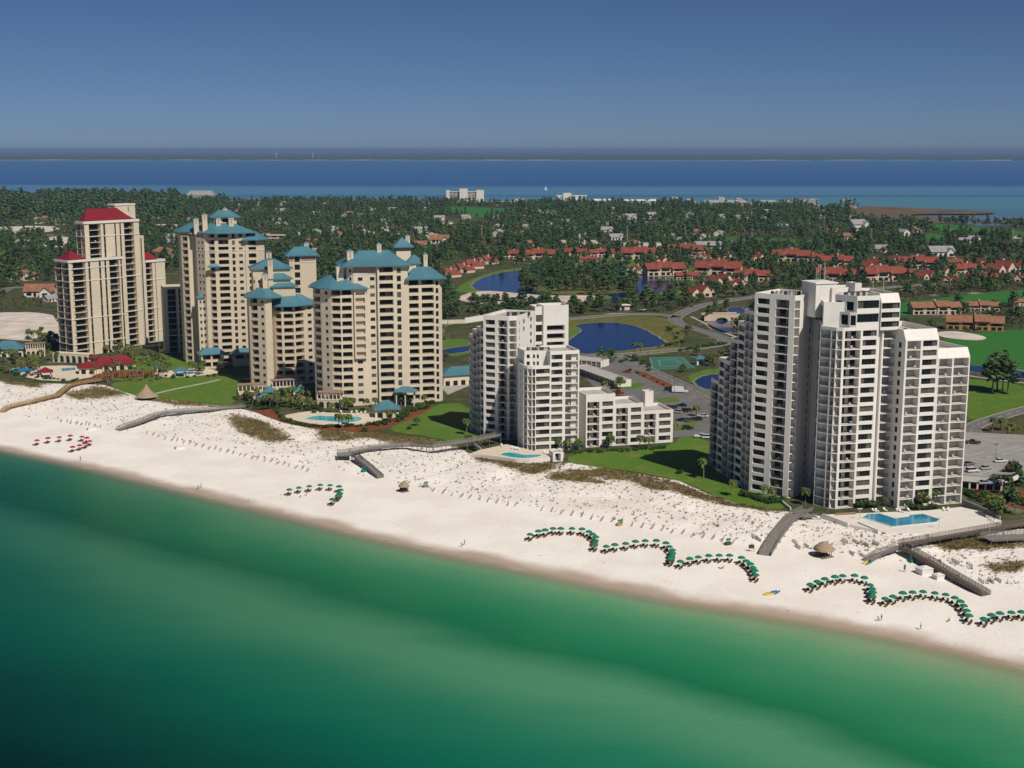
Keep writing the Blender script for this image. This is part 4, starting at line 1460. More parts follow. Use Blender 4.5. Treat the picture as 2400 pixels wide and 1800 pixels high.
def tower_tan_mid():
 T = Tower('apartment_tower', 'half-shaded tan block with many small blue roofs between two taller blue-roofed towers', 'apartment block', TANW, (660, 905))
 F = Frame(660, 904, -.8e-4)
 u, v = F.u, F.v
 FH = 3.5
 zt = F.hit(675, 716)[1]
 n = round((zt - GZ - .9) / FH); f = (zt - GZ - .9) / n
 e = dict(n=n, fh=f, base=.7)
 a0, a1, bc = fb(F, 0, 800, [('B', 666, 690)], 661.5, 693)
 ch = facets(F.at(a0), u, [(3.6, 35), (5.6, 55)])
 r1 = F.at(a1) + rot2(u, 32) * 5.2
 r2 = r1 + rot2(u, 18) * 6.4
 pts = [ch[2], ch[1], ch[0], F.at(a1), r1, r2, r2 + v * 12, ch[2] + v * 14]
 T.block(pts, zt, {0: dict(e, bays=[('S', 1.8), ('W', 2.4), ('S', 1.4)]), 1: dict(e, bays=[('B', 3)]), 2: dict(e, bays=bc), 3: dict(e, bays=[('B', 4)]), 4: dict(e, bays=[('S', 1.6), ('W', 2.8), ('S', 1.8)])},
   flat=False)
 T.hip(pts, zt, 4.6, 1.9, .4, .16, BLUER)
 # left block
 G = Frame(622, 908, 1.6e-4)
 zl = F.hit(610, 695, 2)[1]
 nl = round((zl - GZ - .9) / FH); fl = (zl - GZ - .9) / nl
 el = dict(n=nl, fh=fl, base=.7)
 g0, g1, bl = fb(G, 0, 800, [('B', 590, 606.5), ('S', 607, 612), ('W', 612.5, 622)], 586, 624)
 pr = G.at(g1)
 c2 = pr + rot2(G.u, 60) * 4.2
 c2 = pr + u * 3.2 + v * .9
 ptl = [G.at(g0), pr, c2, c2 + v * 12, G.at(g0) + v * 12]
 T.block(ptl, zl, {0: dict(el, bays=bl)}, flat=False)
 T.hip([ptl[0], ptl[1], ptl[2] + u * 3.5 + v * 1.5, ptl[3] + u * 3.5, ptl[4]], zl, 3.9, 1.8, .25, .1, BLUER)
 # upper levels behind
 def lev(px0, px1, ytop, b, d, h, yl, kx=.35, ky=.1, base=-9, mat=BLUER, nb=0):
  x0, x1 = F.a(px0, yl, b), F.a(px1, yl, b)
  z = F.hit((px0 + px1) / 2, yl, b)[1]
  hh = F.hit((px0 + px1) / 2, ytop, b + d * .5)[1] - z
  q = [F.at(x0, b), F.at(x1, b), F.at(x1, b + d), F.at(x0, b + d)]
  T.block(q, z, {0: dict(n=max(1, nb), fh=3.0, base=max(0, z - max(GZ, z - 3.2 * nb) - 0) * 0, bays=[('W', 1)] * 3)} if False else None, z0=max(GZ, z + base), flat=False)
  T.hip(q, z, hh, 1.3, kx, ky, mat)
  return q, z
 q3, z3 = lev(592, 680, 606, 10, 14, 0, 629, .2, .1, -20)
 # bay with windows under the upper roof
 s0, s1 = F.a(591, 680, 7), F.a(616, 680, 7)
 zs = F.hit(605, 647, 7)[1]
 T.block([F.at(s0 + .6, 7.5), F.at(s0 + 1.6, 7), F.at(s1, 7), F.at(s1, 12), F.at(s0 + .6, 12)], zs, {0: dict(n=1, fh=3.2, base=zs - (zl - 3) - 4.4, bays=[('W', 1)]),
   1: dict(n=1, fh=3.2, base=zs - (zl - 3) - 4.4, bays=[('S', 1), ('W', 1.8), ('S', .6)])}, z0=zl - 3, parapet=.5)
 lev(634, 680, 640, 6, 7, 0, 653, .35, .12, -10)
 lev(640, 692, 656, 4.5, 6, 0, 671, .2, .06, -10)
 # slab tower at the back
 b = 21
 x0, x1 = F.a(678.5, 640, b), F.a(741.5, 640, b)
 zk = F.hit(705, 598, b)[1]
 nk = 16
 fk = (zk - GZ) / nk
 xm0, xm1 = F.a(689.5, 640, b), F.a(705, 640, b)
 sl = [F.at(x0, b), F.at(x1, b), F.at(x1, b + 10), F.at(x0, b + 10)]
 T.block(sl, zk, {0: dict(n=nk, fh=fk, bays=[('S', xm0 - x0), ('T', xm1 - xm0, dict(cur=.05)), ('S', x1 - xm1)])}, flat=False)
 mb = T.ex('brick_band', [PINKB])
 mb.obox(F.at(xm1 + .4, b - .03), u, x1 - xm1 - .8, .028, zk - 3.0, zk - .6)
 mb.obox(F.at(x0 + .2, b - .03), u, xm0 - x0 - .5, .028, zk - 3.0, zk - .6)
 T.bandring([F.at(xm1 + .1, b), F.at(x1, b)], zk - 3.5, [0], .4)
 T.hip(sl, zk, 3.9, 1.7, .42, .05, BLUER)
 T.chimney(F.at(F.a(718, 590, b + 6), b + 6), zk, F.hit(718, 568, b + 6)[1], 2.2, u)
 for px, y0, y1, bb, w in ((633, 640, 607, 6.5, 2.4), (621, 665, 641, 4.0, 2.3), (629.5, 600, 590, 22, 2.6)):
  T.chimney(F.at(F.a(px, (y0 + y1) / 2, bb), bb), zl - 4, F.hit(px, y1, bb)[1], w, u)
 # lower blue roof between this block and the next
 T.finish()
 return F
FC = tower_tan_mid()
def tower_tan_left():
 T = Tower('apartment_tower', 'tall tan tower whose wide blue roof carries a small second roof on top', 'apartment tower', TANW, (511, 858))
 F = Frame(511, 858, -1.1e-4)
 u, v = F.u, F.v
 FH = 3.49
 zt = F.hit(530, 545)[1]
 n = round((zt - GZ - .8) / FH); f = (zt - GZ - .8) / n
 e = dict(n=n, fh=f, base=.8)
 a0, a1, bs = fb(F, 0, 700, [('B', 516, 541), ('S', 542, 547), ('T', 547.5, 556, dict(cur=.05)), ('S', 556, 562), ('W', 562, 575)], 508, 581)
 ch = facets(F.at(a0), u, [(3.6, 40), (2.0, 10), (6.8, 58)])
 # bright left pier block, turned towards the sun
 G = Frame(452, 850, -2.0e-4)
 left = [ch[3]]
 pts = [ch[3], ch[2], ch[1], ch[0], F.at(a1), F.at(a1, 18), ch[3] + v * 15]
 T.block(pts, zt, {0: dict(e, bays=[('S', 1), ('W', 1.9), ('S', .8), ('W', 1.9), ('S', 1)]), 1: dict(e, bays=[('S', 1)]), 2: dict(e, bays=[('B', 3)]), 3: dict(e, bays=bs)}, flat=False)
 # left balcony stack
 H = Frame(447, 851, 2.2e-4)
 xl, xr, bl = fb(H, 0, 700, [('B', 432, 445)], 429.5, 446.5)
 zl = H.hit(440, 552)[1]
 el = dict(n=n - 1, fh=(zl - GZ - 1) / (n - 1), base=.8)
 pr = H.at(xr)
 pq = pr + Vector((.82, .57)) * 2.2
 pq2 = pq + Vector((-.2, .6))
 ps = pq + Vector((.93, .36)) * 3.4
 T.block([H.at(xl), pr, pq, ps, ch[3] + u * .2 + v * .5, ch[3] + v * 14, H.at(xl) + v * 12], zl, {0: dict(el, bays=bl), 2: dict(el, bays=[('S', 2.0), ('T', 1.0, dict(hi=n - 6, cur=0)), ('S', .4)])}, flat=False)
 # right, lower wing
 zr = F.hit(590, 561, -.3)[1]
 nr = round((zr - GZ - .8) / FH); fr_ = (zr - GZ - .8) / nr
 r0, r1, br = fb(F, -.5, 640, [('B', 584, 603)], 577, 605.5)
 rr = F.at(r1, -.5) + rot2(u, 40) * 5.5
 prt = [F.at(r0, -.5), F.at(r1, -.5), rr, rr + v * 10, F.at(r0, 13)]
 er = dict(n=nr, fh=fr_, base=.7)
 T.block(prt, zr, {0: dict(er, bays=br)}, flat=False)
 T.hip(prt, zr, 3.9, 2.0, .35, .1, BLUER)
 # main roof, in two tiers with the lantern roof on top
 rf = [H.at(xl) + v * .5, pq, ch[1], ch[0], F.at(a1 + 2.5, 0), F.at(a1 + 2.5, 18), H.at(xl) + v * 13]
 T.hip(rf, zt - .1, 4.6, 2.6, .52, .34, BLUER)
 l0, l1 = F.a(494, 520, 7), F.a(561, 520, 7)
 zq = F.hit(527, 508, 7)[1]
 lq = [F.at(l0 + 1.5, 7), F.at(l1 - 1.5, 7), F.at(l1 - 1.5, 15), F.at(l0 + 1.5, 15)]
 T.block(lq, zq, {0: dict(n=1, fh=2.6, base=max(0, zq - zt - 3.2), bays=[('S', 4), ('B', 4, dict(sp=.3, furn=0)), ('S', 3)])}, z0=zt, flat=False)
 T.hip(lq, zq, 3.4, 2.0, .35, .1, BLUER)
 T.chimney(F.at(F.a(527, 492, 11), 11), zq, F.hit(527, 487, 11)[1], 2.0, u)
 for px, y1, bb, w in ((479, 501, 4.5, 2.5), (459, 511, 8, 2.4), (511, 510, 5, 2.3), (541, 509, 4.5, 2.6)):
  T.chimney(F.at(F.a(px, y1 + 8, bb), bb), zt - 1, F.hit(px, y1, bb)[1], w, u, cap=False)
 # string courses
 for py in (587, 748):
  z = F.hit(540, py)[1]
  T.bandring(pts, z, [0, 1, 2, 3], .35)
 zz = F.hit(590, 587, -.5)[1]
 T.bandring(prt, zz, [0, 1], .35)
 # little roof cap on the pier, and porch roofs at the foot
 za = H.hit(474, 698, -3)[1]
 c = H.at(H.a(474, 730, -2.0), -2.0)
 sm = [c + u * -2 + v * 0, c + u * 2.4, c + u * 2.4 + v * 4, c + u * -2 + v * 4]
 T.block(sm, za, {0: dict(n=10, fh=(za - GZ - .5) / 10, bays=[('S', .6), ('W', 1.4), ('S', .4), ('W', 1.4), ('S', .6)])}, flat=False)
 T.hip(sm, za, 2.2, .8, .1, .1, BLUER)
 c2 = F.at(F.a(503, 630, -1.6), -1.6)
 zc = F.hit(503, 625, -1.6)[1]
 q = [c2 - u * 2.6, c2 + u * 2.4, c2 + u * 2.4 + v * 2, c2 - u * 2.6 + v * 2]
 T.hip(q, zc, 1.5, .6, .4, .05, BLUER, 'porch_roof')
 # entrance pavilion at the foot on the sea side
 o = F.at(F.a(500, 850, -7), -7)
 P1 = [o - u * 6, o + u * 5.5, o + u * 5.5 + v * 8, o - u * 6 + v * 8]
 zp = F.hit(500, 829, -7)[1]
 T.block(P1, zp, {0: dict(n=2, fh=(zp - GZ - .2) / 2, bays=[('S', .5), ('B', 3.4, dict(furn=0)), ('S', .5), ('B', 3.4, dict(furn=0)), ('S', 1.2)])}, flat=False)
 T.hip(P1, zp, 2.6, 1.3, .5, .06, BLUER, 'porch_roof')
 o = F.at(F.a(556, 850, -5), -5)
 P2 = [o - u * 2, o + u * 11, o + u * 11 + v * 7, o - u * 2 + v * 7]
 zp = F.hit(575, 830, -5)[1]
 T.block(P2, zp, {0: dict(n=2, fh=(zp - GZ - .2) / 2, bays=[('S', 1), ('B', 4, dict(furn=0, lo=1)), ('S', 1), ('B', 4, dict(furn=0, lo=1)), ('S', 1)])}, flat=False)
 T.hip(P2, zp, 2.8, 1.2, .5, .06, BLUER, 'porch_roof')
 T.finish()
 return F
FB_ = tower_tan_left()
def tower_red():
 T = Tower('hotel_tower', 'tan balcony tower with dark red roofs at the far left, set cornerwise', 'hotel tower', CREAM, (175, 838))
 FH = 3.33
 # two facing directions from the near corner
 Rr = Frame(173, 838, -3.0e-4)          # long face running back to the right
 Ll = Frame(173, 838, 4.5e-4)           # short face running back to the left
 u, v = Rr.u, Rr.v
 K = dict(glass=(0, 1), furn=.25)
 V = dict(cur=.05)
 zt = Rr.hit(200, 608)[1]
 n = round((zt - GZ - 1.3) / FH); f = (zt - GZ - 1.3) / n
 e = dict(n=n, fh=f)
 x0, x1, bs = fb(Rr, 0, 720, [('K', 172.5, 206, K), ('V', 211.5, 217.5, V), ('S', 218, 236), ('V', 236.5, 242.5, V), ('S', 243, 249), ('V', 249.5, 255, V), ('S', 256, 260), ('K', 261, 285, K), ('V', 287, 291.5, V)], 166.5, 293)
 c = Rr.at(x0)
 la, lb_, ls = fb(Ll, 0, 720, [('K', 134.5, 149, K), ('K', 150, 165, K)], 134, 166.5)
 ll = c - Ll.u * (lb_ - la)
 pts = [ll, c, Rr.at(x1), Rr.at(x1, 15), ll + Ll.v * 9 + v * 4]
 T.block(pts, zt, {0: dict(e, bays=ls), 1: dict(e, bays=bs)}, parapet=.5)
 T.bandring(pts, zt - 1.15, [0, 1], 1.2, .5)
 for k in (n - 1, n - 3, 6, 2):
  T.bandring(pts, GZ + k * f - .2, [0, 1], .42, .22)
 cc = c + v * 1.5 + (Rr.at(x1) - c).normalized() * .4
 T.hip([ll + Ll.v * .6, c + v * .6 + u * .6, c + u * 13 + v * 1.0, c + u * 13 + v * 11, ll + Ll.v * 6 + v * 3], zt - .1, 4.6, -.2, .12, .12, REDR)
 # tall block behind
 b = 9
 y0 = F_ = None
 z2 = Rr.hit(250, 517, b)[1]
 n2 = round((z2 - GZ - 1.6) / FH); f2 = (z2 - GZ - 1.6) / n2
 e2 = dict(n=n2, fh=f2)
 t0, t1, b2 = fb(Rr, b, 560, [('K', 201, 238, dict(K, lo=0)), ('V', 243, 249, V), ('S', 249, 268), ('V', 269.5, 274, V), ('S', 275, 281), ('V', 281.5, 286, V), ('S', 287, 291), ('K', 292, 316, K), ('S', 317, 328)],
      199, 327)
 c2 = Rr.at(t0, b)
 l2 = c2 - Ll.u * 13
 l2 = c2 - Ll.u * 9.5
 p2 = [l2, c2, Rr.at(t1, b), Rr.at(t1, b + 17), l2 + Ll.v * 10 + v * 6]
 T.block(p2, z2, {0: dict(e2, bays=[('K', 5, K), ('S', .5), ('K', 4, K)], cut=n - 2), 1: dict(e2, bays=b2, cut=0)}, parapet=.5)
 T.bandring(p2, z2 - 1.3, [0, 1], 1.35, .55)
 for k in (n2 - 2, n - 3 + 0, 6):
  T.bandring(p2, GZ + k * f2 - .2, [0, 1] if k > n else [1], .42, .22)
 T.hip([l2 + Ll.v * 1.2, c2 + v * 1.2 + u * .8, Rr.at(t1 - 1.5, b + 1.2), Rr.at(t1 - 1.5, b + 15), l2 + Ll.v * 8 + v * 5], z2 - .1, 6.6, -.2, .6, .06, REDR)
 # lift box
 O = Rr.at(Rr.a(270, 490, b + 15), b + 15)
 zo = Rr.hit(285, 478, b + 15)[1]
 q = [O, O + u * 14, O + u * 14 + v * 7, O + v * 7]
 T.block(q, zo, {0: dict(n=1, fh=4, base=zo - z2 - 1, bays=[('S', 8), ('T', .7), ('S', 4)])}, z0=z2 - 4, parapet=.6)
 T.bandring(q, zo - .9, [0, 1, 3], .9, .3)
 # narrow link block
 b3 = b + 1.2
 z3 = Rr.hit(332, 552, b3)[1]
 n3 = round((z3 - GZ - 1.2) / FH)
 s0, s1, b_ = fb(Rr, b3, 700, [('S', 329, 331.5), ('V', 331.5, 335, V), ('V', 335.5, 339, V), ('S', 339, 343)], 327.2, 343.5)
 T.block([Rr.at(s0, b3), Rr.at(s1, b3), Rr.at(s1, b3 + 12), Rr.at(s0, b3 + 12)], z3, {0: dict(n=n3, fh=(z3 - GZ - 1.2) / n3, bays=b_)}, parapet=.6)
 # right wing with its own red roof
 b4 = b + 3.0
 z4 = Rr.hit(370, 608, b4)[1]
 n4 = round((z4 - GZ - 1.4) / FH)
 s0, s1, b_ = fb(Rr, b4, 700, [('K', 344.5, 361, K), ('S', 361, 365), ('K', 366, 369, dict(K, furn=0)), ('S', 370, 389)], 343.7, 390)
 q = [Rr.at(s0, b4), Rr.at(s1, b4), Rr.at(s1, b4 + 12), Rr.at(s0, b4 + 12)]
 T.block(q, z4, {0: dict(n=n4, fh=(z4 - GZ - 1.4) / n4, bays=b_)}, parapet=.5)
 T.bandring(q, z4 - 1.2, [0, 1], 1.25, .45)
 for k in (n4 - 3, 6, 2):
  T.bandring(q, GZ + k * (z4 - GZ - 1.4) / n4 - .2, [0], .42, .22)
 T.hip([Rr.at(s0, b4 + 1.2), Rr.at(s1 - 3, b4 + 1.2), Rr.at(s1 - 3, b4 + 11), Rr.at(s0, b4 + 11)], z4 - .1, 4.4, -.2, .35, .1, REDR)
 T.finish()
 return Rr
FA = tower_red()
def slab_block():
 T = Tower('apartment_block', 'shadowed lower block between the red-roofed tower and a tall blue-roofed one', 'apartment block', TANW, (392, 830))
 F = Frame(390, 828, -1.0e-4)
 a0, a1, bs = fb(F, 0, 740, [('K', 394, 415, dict(furn=0, glass=(0, .95))), ('S', 415, 419), ('K', 420, 436, dict(furn=0, glass=(0, .95)))], 384, 438)
 z = F.hit(412, 672)[1]
 n = round((z - GZ - 1.2) / 3.33)
 q = [F.at(a0), F.at(a1), F.at(a1, 14), F.at(a0, 14)]
 T.block(q, z, {0: dict(n=n, fh=(z - GZ - 1.2) / n, bays=bs)}, parapet=.8)
 for k in (3, n - 4):
  T.bandring(q, GZ + k * (z - GZ - 1.2) / n, [0], .4, .2)
 T.finish()
slab_block()
# ------------------------------------------------------------------ trees, palms, shrubs
LEAFP = M('pine_needles', (.060, .112, .040), .8, .35, .5, .12, rnd=.55)
LEAFO = M('oak_leaves', (.090, .135, .040), .8, .35, .4, .12, rnd=.6)
LEAFD = M('dry_twigs', (.135, .122, .085), .9, .3, .5, .1, rnd=.4)
LEAFS = M('shrub_leaves', (.040, .085, .018), .8, .35, .8, .12, rnd=.5)
PALML = M('palm_fronds', (.085, .115, .030), .75, .35, .6, .15, rnd=.5)
BARK = M('bark', (.13, .11, .09), .95, .25, .8, .1)
PALMB = M('palm_trunk', (.26, .20, .14), .95, .2, 1.5, .1)
RS = np.random.RandomState(11)
def clump(mb, c, r, n, size, flat=.75, m=0):
 for _ in range(n):
  d = RS.normal(size=3)
  d /= np.linalg.norm(d)
  p = np.array(c) + d * r * (RS.rand() ** .4) * np.array((1, 1, flat))
  nrm = d * .8 + RS.normal(size=3) * .55 + np.array((0, 0, .45))
  nrm /= np.linalg.norm(nrm)
  a = np.cross(nrm, RS.normal(size=3))
  a /= np.linalg.norm(a)
  b = np.cross(nrm, a)
  s = size * (.6 + .8 * RS.rand())
  mb.face([p + a * s, p + b * s * .6, p - a * s, p - b * s * .6], m)
def tree_tpl(kind, seed, far=False):
 global RS
 RS = np.random.RandomState(seed)
 tr, cr = MB(), MB()
 if kind == 'pine':
  h = 12.0
  tr.tube((0, 0, -.3), (.2, .1, h * .9), .22, .07, 6)
  k = 6 if far else 13
  for i in range(k):
   z = h * (.42 + .56 * i / (k - 1))
   rr = (2.7 * (1 - .55 * (i / (k - 1)) ** 1.6)) * (.45 + .6 * RS.rand())
   t = i * 2.4 + RS.rand()
   c = (rr * math.cos(t) * .8, rr * math.sin(t) * .8, z + RS.rand() - .5)
   if not far: tr.tube((0, 0, z - .8), c, .07, .03, 4, cap=False)
   clump(cr, c, 1.35 if not far else 1.9, 9 if far else 26, 1.25 if far else .62)
  clump(cr, (0, 0, h * .96), 1.0, 6 if far else 16, 1.1 if far else .55, 1.0)
 elif kind == 'oak':
  h = 7.5
  tr.tube((0, 0, -.3), (0, 0, 3), .28, .2, 6)
  k = 6 if far else 13
  for i in range(k):
   t = i * 2.4 + RS.rand()
   q = (i + .5) / k
   rr = 2.7 * math.sqrt(q) * (.7 + .4 * RS.rand())
   c = (rr * math.cos(t), rr * math.sin(t), 3.4 + 3.2 * (1 - q) + RS.rand() * .9)
   if not far: tr.tube((0, 0, 2.4), c, .10, .04, 4, cap=False)
   clump(cr, c, 1.5 if not far else 2.0, 9 if far else 27, 1.2 if far else .62)
 elif kind == 'dry':
  h = 7.5
  tr.tube((0, 0, -.3), (.3, 0, 4.5), .2, .1, 6)
  k = 6 if far else 11
  for i in range(k):
   t = i * 2.4 + RS.rand()
   q = (i + .5) / k
   rr = 2.4 * math.sqrt(q) * (.7 + .5 * RS.rand())
   c = (rr * math.cos(t), rr * math.sin(t), 3.2 + 3.4 * (1 - q) + RS.rand())
   tr.tube((.2, 0, 2.0), c, .10, .03, 4, cap=False)
   clump(cr, c, 1.4, 7 if far else 15, 1.1 if far else .5)
 return tr, cr
LM = dict(pine=LEAFP, oak=LEAFO, dry=LEAFD)
TPL = {k: [tree_tpl(k, 100 + i * 7 + len(k)) for i in range(4)] for k in LM}
TMESH = {k: [(t.mesh(k + '_trunk', [BARK]), c.mesh(k + '_crown', [LM[k]])) for t, c in v] for k, v in TPL.items()}
KNAME = dict(pine='pine_tree', oak='broadleaf_tree', dry='bare_tree')
def put_tree(kind, x, y, z, h, label, group, i=0):
 t = thing(KNAME[kind], label, 'tree', (x, y, z), random.random() * 6.28, group, 1)
 s = h / dict(pine=12.6, oak=8.2, dry=8.2)[kind]
 w = s * random.uniform(1.0, 1.5)
 t.scale = (w, w, s)
 a, b = TMESH[kind][i % 4]
 link('trunk', a, t)
 link('crown', b, t)
 return t
def blocked(x, y, pad=0):
 for a, b, c, d, poly, nm in EXCL:
  if a <= x <= b and c <= y <= d and nm not in ('rough_grass', 'island_ground') and inpoly((x, y), poly):
   if nm == 'lawn' and y > 1010: continue
   if nm in ('lake', 'sand_bank', 'rough_grass') and any(n2 == 'island_ground' and inpoly((x, y), p2) for *_, p2, n2 in EXCL): continue
   return True
 return False
RGRID = {}
for x, y, r in ROADS:
 RGRID.setdefault((int(x // 25), int(y // 25)), []).append((x, y, r))
def on_road(x, y):
 i, j = int(x // 25), int(y // 25)
 for a in (-1, 0, 1):
  for b in (-1, 0, 1):
   for X, Y, r in RGRID.get((i + a, j + b), ()):
    if (x - X) ** 2 + (y - Y) ** 2 < (r + 2) ** 2: return True
 return False
FRONT = []
HOUSES = []                                       # (x, y, radius) kept free of trees
def near_house(x, y):
 for X, Y, r in HOUSES:
  if abs(x - X) < r and abs(y - Y) < r and (x - X) ** 2 + (y - Y) ** 2 < r * r: return True
  # keep the line of sight to the house front half open
 return False
# woods: polygons in photo pixels, trees per 1000 square metres, share of pine / broadleaf / bare, label, group
WOODS = [
 ([(-200, 462), (500, 466), (900, 474), (1500, 479), (2010, 484), (2060, 512), (2420, 532), (2600, 540), (2600, 600), (-200, 600)], 10.5, (.4, .45, .15), 'tree standing in the far woods across the resort', 'trees of the far woods', .2),
 ([(-200, 600), (1000, 600), (1000, 640), (700, 660), (380, 640), (150, 660), (-200, 700)], 10, (.45, .3, .25), 'tree in the scrubby wood behind the left towers', 'trees behind the left towers', .2),
 ([(640, 600), (1030, 600), (1060, 690), (1060, 740), (960, 740), (640, 760)], 12, (.4, .35, .25), 'tree in the dense wood beside the blue-roofed towers', 'trees beside the blue-roofed towers', .05),
 ([(1030, 690), (1120, 690), (1250, 716), (1330, 716), (1420, 716), (1460, 730), (1300, 738), (1120, 744), (1040, 748)], 12, (.5, .25, .25), 'tree in the strip between the sand bank and the road', 'trees between sand bank and road', .1),
 ([(1090, 684), (1240, 690), (1240, 706), (1110, 704)], 5, (1, 0, 0), 'on the pale sand bank by the lake', 'pines on the sand bank', .0),
 ([(1225, 655), (1270, 632), (1350, 640), (1440, 643), (1500, 668), (1490, 682), (1430, 690), (1300, 694), (1215, 680)], 13, (.7, .2, .1), 'tree crowding the little island in the lake', 'trees on the lake island', .0),
 ([(1430, 705), (1500, 690), (1600, 680), (1640, 700), (1620, 720), (1560, 732), (1450, 732)], 7, (.7, .3, 0), 'tree in the grove between the lake and the road', 'trees between lake and road', .08),
 ([(1000, 590), (2420, 590), (2420, 628), (1650, 640), (1600, 640), (1000, 626)], 6.0, (.4, .5, .1), 'tree among the red-roofed villas', 'trees among the villas', .22),
 ([(1640, 636), (2420, 628), (2420, 648), (2100, 668), (1830, 686), (1760, 694), (1640, 712)], 12, (.35, .55, .1), 'tree in the belt between the red-roofed villas and the road', 'trees below the villas', .10),
 ([(1830, 696), (2120, 680), (2420, 660), (2420, 780), (2180, 782), (2060, 770), (2060, 720), (1830, 720)], 5, (.5, .5, 0), 'tree around the brown-roofed townhouses by the golf course', 'trees by the townhouses', .3),
 ([(1590, 755), (1650, 770), (1640, 815), (1560, 820), (1530, 815)], 3.2, (.5, .5, 0), 'tree in the clump on the bend by the round pond', 'trees by the road bend', .1),
 ([(2280, 1150), (2420, 1130), (2420, 1230), (2350, 1220), (2290, 1190)], 9, (.6, .4, 0), 'tree at the right edge beside the parking deck', 'trees beside the parking deck', .1),
 ([(-100, 700), (60, 690), (130, 690), (130, 722), (-100, 730)], 4.5, (.3, .4, .3), 'tree on the sandy lot at the left edge', 'trees by the sandy lot', .2),
 ([(60, 800), (140, 790), (150, 826), (100, 840)], 8, (.2, .8, 0), 'tree at the foot of the red-roofed tower', 'trees at the red-roofed tower', .0),
 ([(960, 735), (1060, 735), (1100, 745), (1330, 728), (1440, 728), (1330, 742), (1090, 752), (960, 752)], 9, (.45, .35, .2), 'tree along the inland side of the road behind the middle building', 'trees along the inland road', .1),
 ([(1500, 655), (1640, 655), (1640, 735), (1590, 738), (1480, 712)], 3, (.6, .4, 0), 'tree between the right lake shore and the curved road', 'trees by the curved road', .1),
 ([(1625, 735), (1700, 715), (1830, 692), (1830, 800), (1740, 790), (1640, 765)], 6, (.5, .4, .1), 'tree around the cream bridge', 'trees around the bridge', .15),
 ([(1830, 700), (2420, 652), (2420, 668), (2100, 700), (1830, 722)], 7, (.3, .4, .3), 'tree along the straight road above the townhouses', 'trees along the straight road', .15),
 ([(1100, 626), (1620, 600), (1640, 625), (1480, 612), (1370, 606), (1260, 622)], 5, (.4, .6, 0), 'tree on the lawn between lake and villas', 'trees on the lake lawn', .1),
 ([(1020, 820), (1110, 815), (1110, 850), (1036, 850)], 4, (.2, .6, .2), 'tree by the narrow pond left of the middle building', 'trees by the narrow pond', .1),
 ([(1700, 806), (1760, 800), (1760, 880), (1680, 870), (1620, 838)], 5, (.3, .6, .1), 'tree beside the round-headed pond left of the right tower', 'trees left of the right tower', .1),
 ([(2265, 1010), (2320, 1026), (2330, 1036), (2270, 1030)], 4, (.3, .7, 0), 'tree beside the drive loop', 'trees by the drive loop', .0)]
def plant():
 rnd = random.Random(5)
 allt = []
 for wi, (px, dens, mix_, lab, grp, gap) in enumerate(WOODS):
  poly = [W2(*p) for p in px]
  xs, ys = [p.x for p in poly], [p.y for p in poly]
  n = int((max(xs) - min(xs)) * (max(ys) - min(ys)) / 1000 * dens)
  for _ in range(n):
   x, y = rnd.uniform(min(xs), max(xs)), rnd.uniform(min(ys), max(ys))
   if not inpoly((x, y), poly): continue
   c = noise.noise((x * .006, y * .006, wi)) + .55 * noise.noise((x * .02, y * .02, wi + 4))
   if c < -.55 + gap * 1.7: continue
   if blocked(x, y) or on_road(x, y) or near_house(x, y): continue
   # thin the line of sight just in front of houses
   r = rnd.random() + .35 * noise.noise((x * .012, y * .012, 8))
   k = 'pine' if r < mix_[0] else 'oak' if r < mix_[0] + mix_[1] else 'dry'
   if mix_[0] == 1: k = 'pine'
   h = dict(pine=rnd.uniform(8, 13.5), oak=rnd.uniform(5, 8.5), dry=rnd.uniform(4.5, 7.5))[k]
   if y < 900: h *= .8
   if y > 2100 and x / y < -.25: h *= 1.6
   allt.append((x * x + y * y, k, x, y, h, lab, grp))
 allt.sort()
 used = dict(pine=0, oak=0, dry=0)
 rest = []
 vis = lambda x, y: abs(PXY((x, y, GZ))[0] - 1200) < 1230
 word = dict(pine='green pine ', oak='rounded broadleaf ', dry='grey half-bare ')
 for d, k, x, y, h, lab, grp in allt:
  if used[k] < (290 if k != 'dry' else 150) and vis(x, y):
   l = word[k] + lab
   put_tree(k, x, y, GZ - .1, h, l, grp + ' (' + KNAME[k].replace('_', ' ') + ')', used[k])
   used[k] += 1
  else:
   rest.append((k, x, y, h))
 und = []
 for wi, (px, dens, mix_, lab, grp, gap) in enumerate(WOODS):
  if wi == 0 or mix_[0] == 1: continue
  poly = [W2(*p) for p in px]
  xs, ys = [p.x for p in poly], [p.y for p in poly]
  for _ in range(int((max(xs) - min(xs)) * (max(ys) - min(ys)) / 1000 * 22)):
   x, y = rnd.uniform(min(xs), max(xs)), rnd.uniform(min(ys), max(ys))
   if not inpoly((x, y), poly) or blocked(x, y) or on_road(x, y): continue
   if noise.noise((x * .02, y * .02, wi + 30)) < -.15: continue
   und.append((rnd.choice(('oak', 'dry', 'oak')), x, y, rnd.uniform(1.0, 2.6)))
 return rest + und
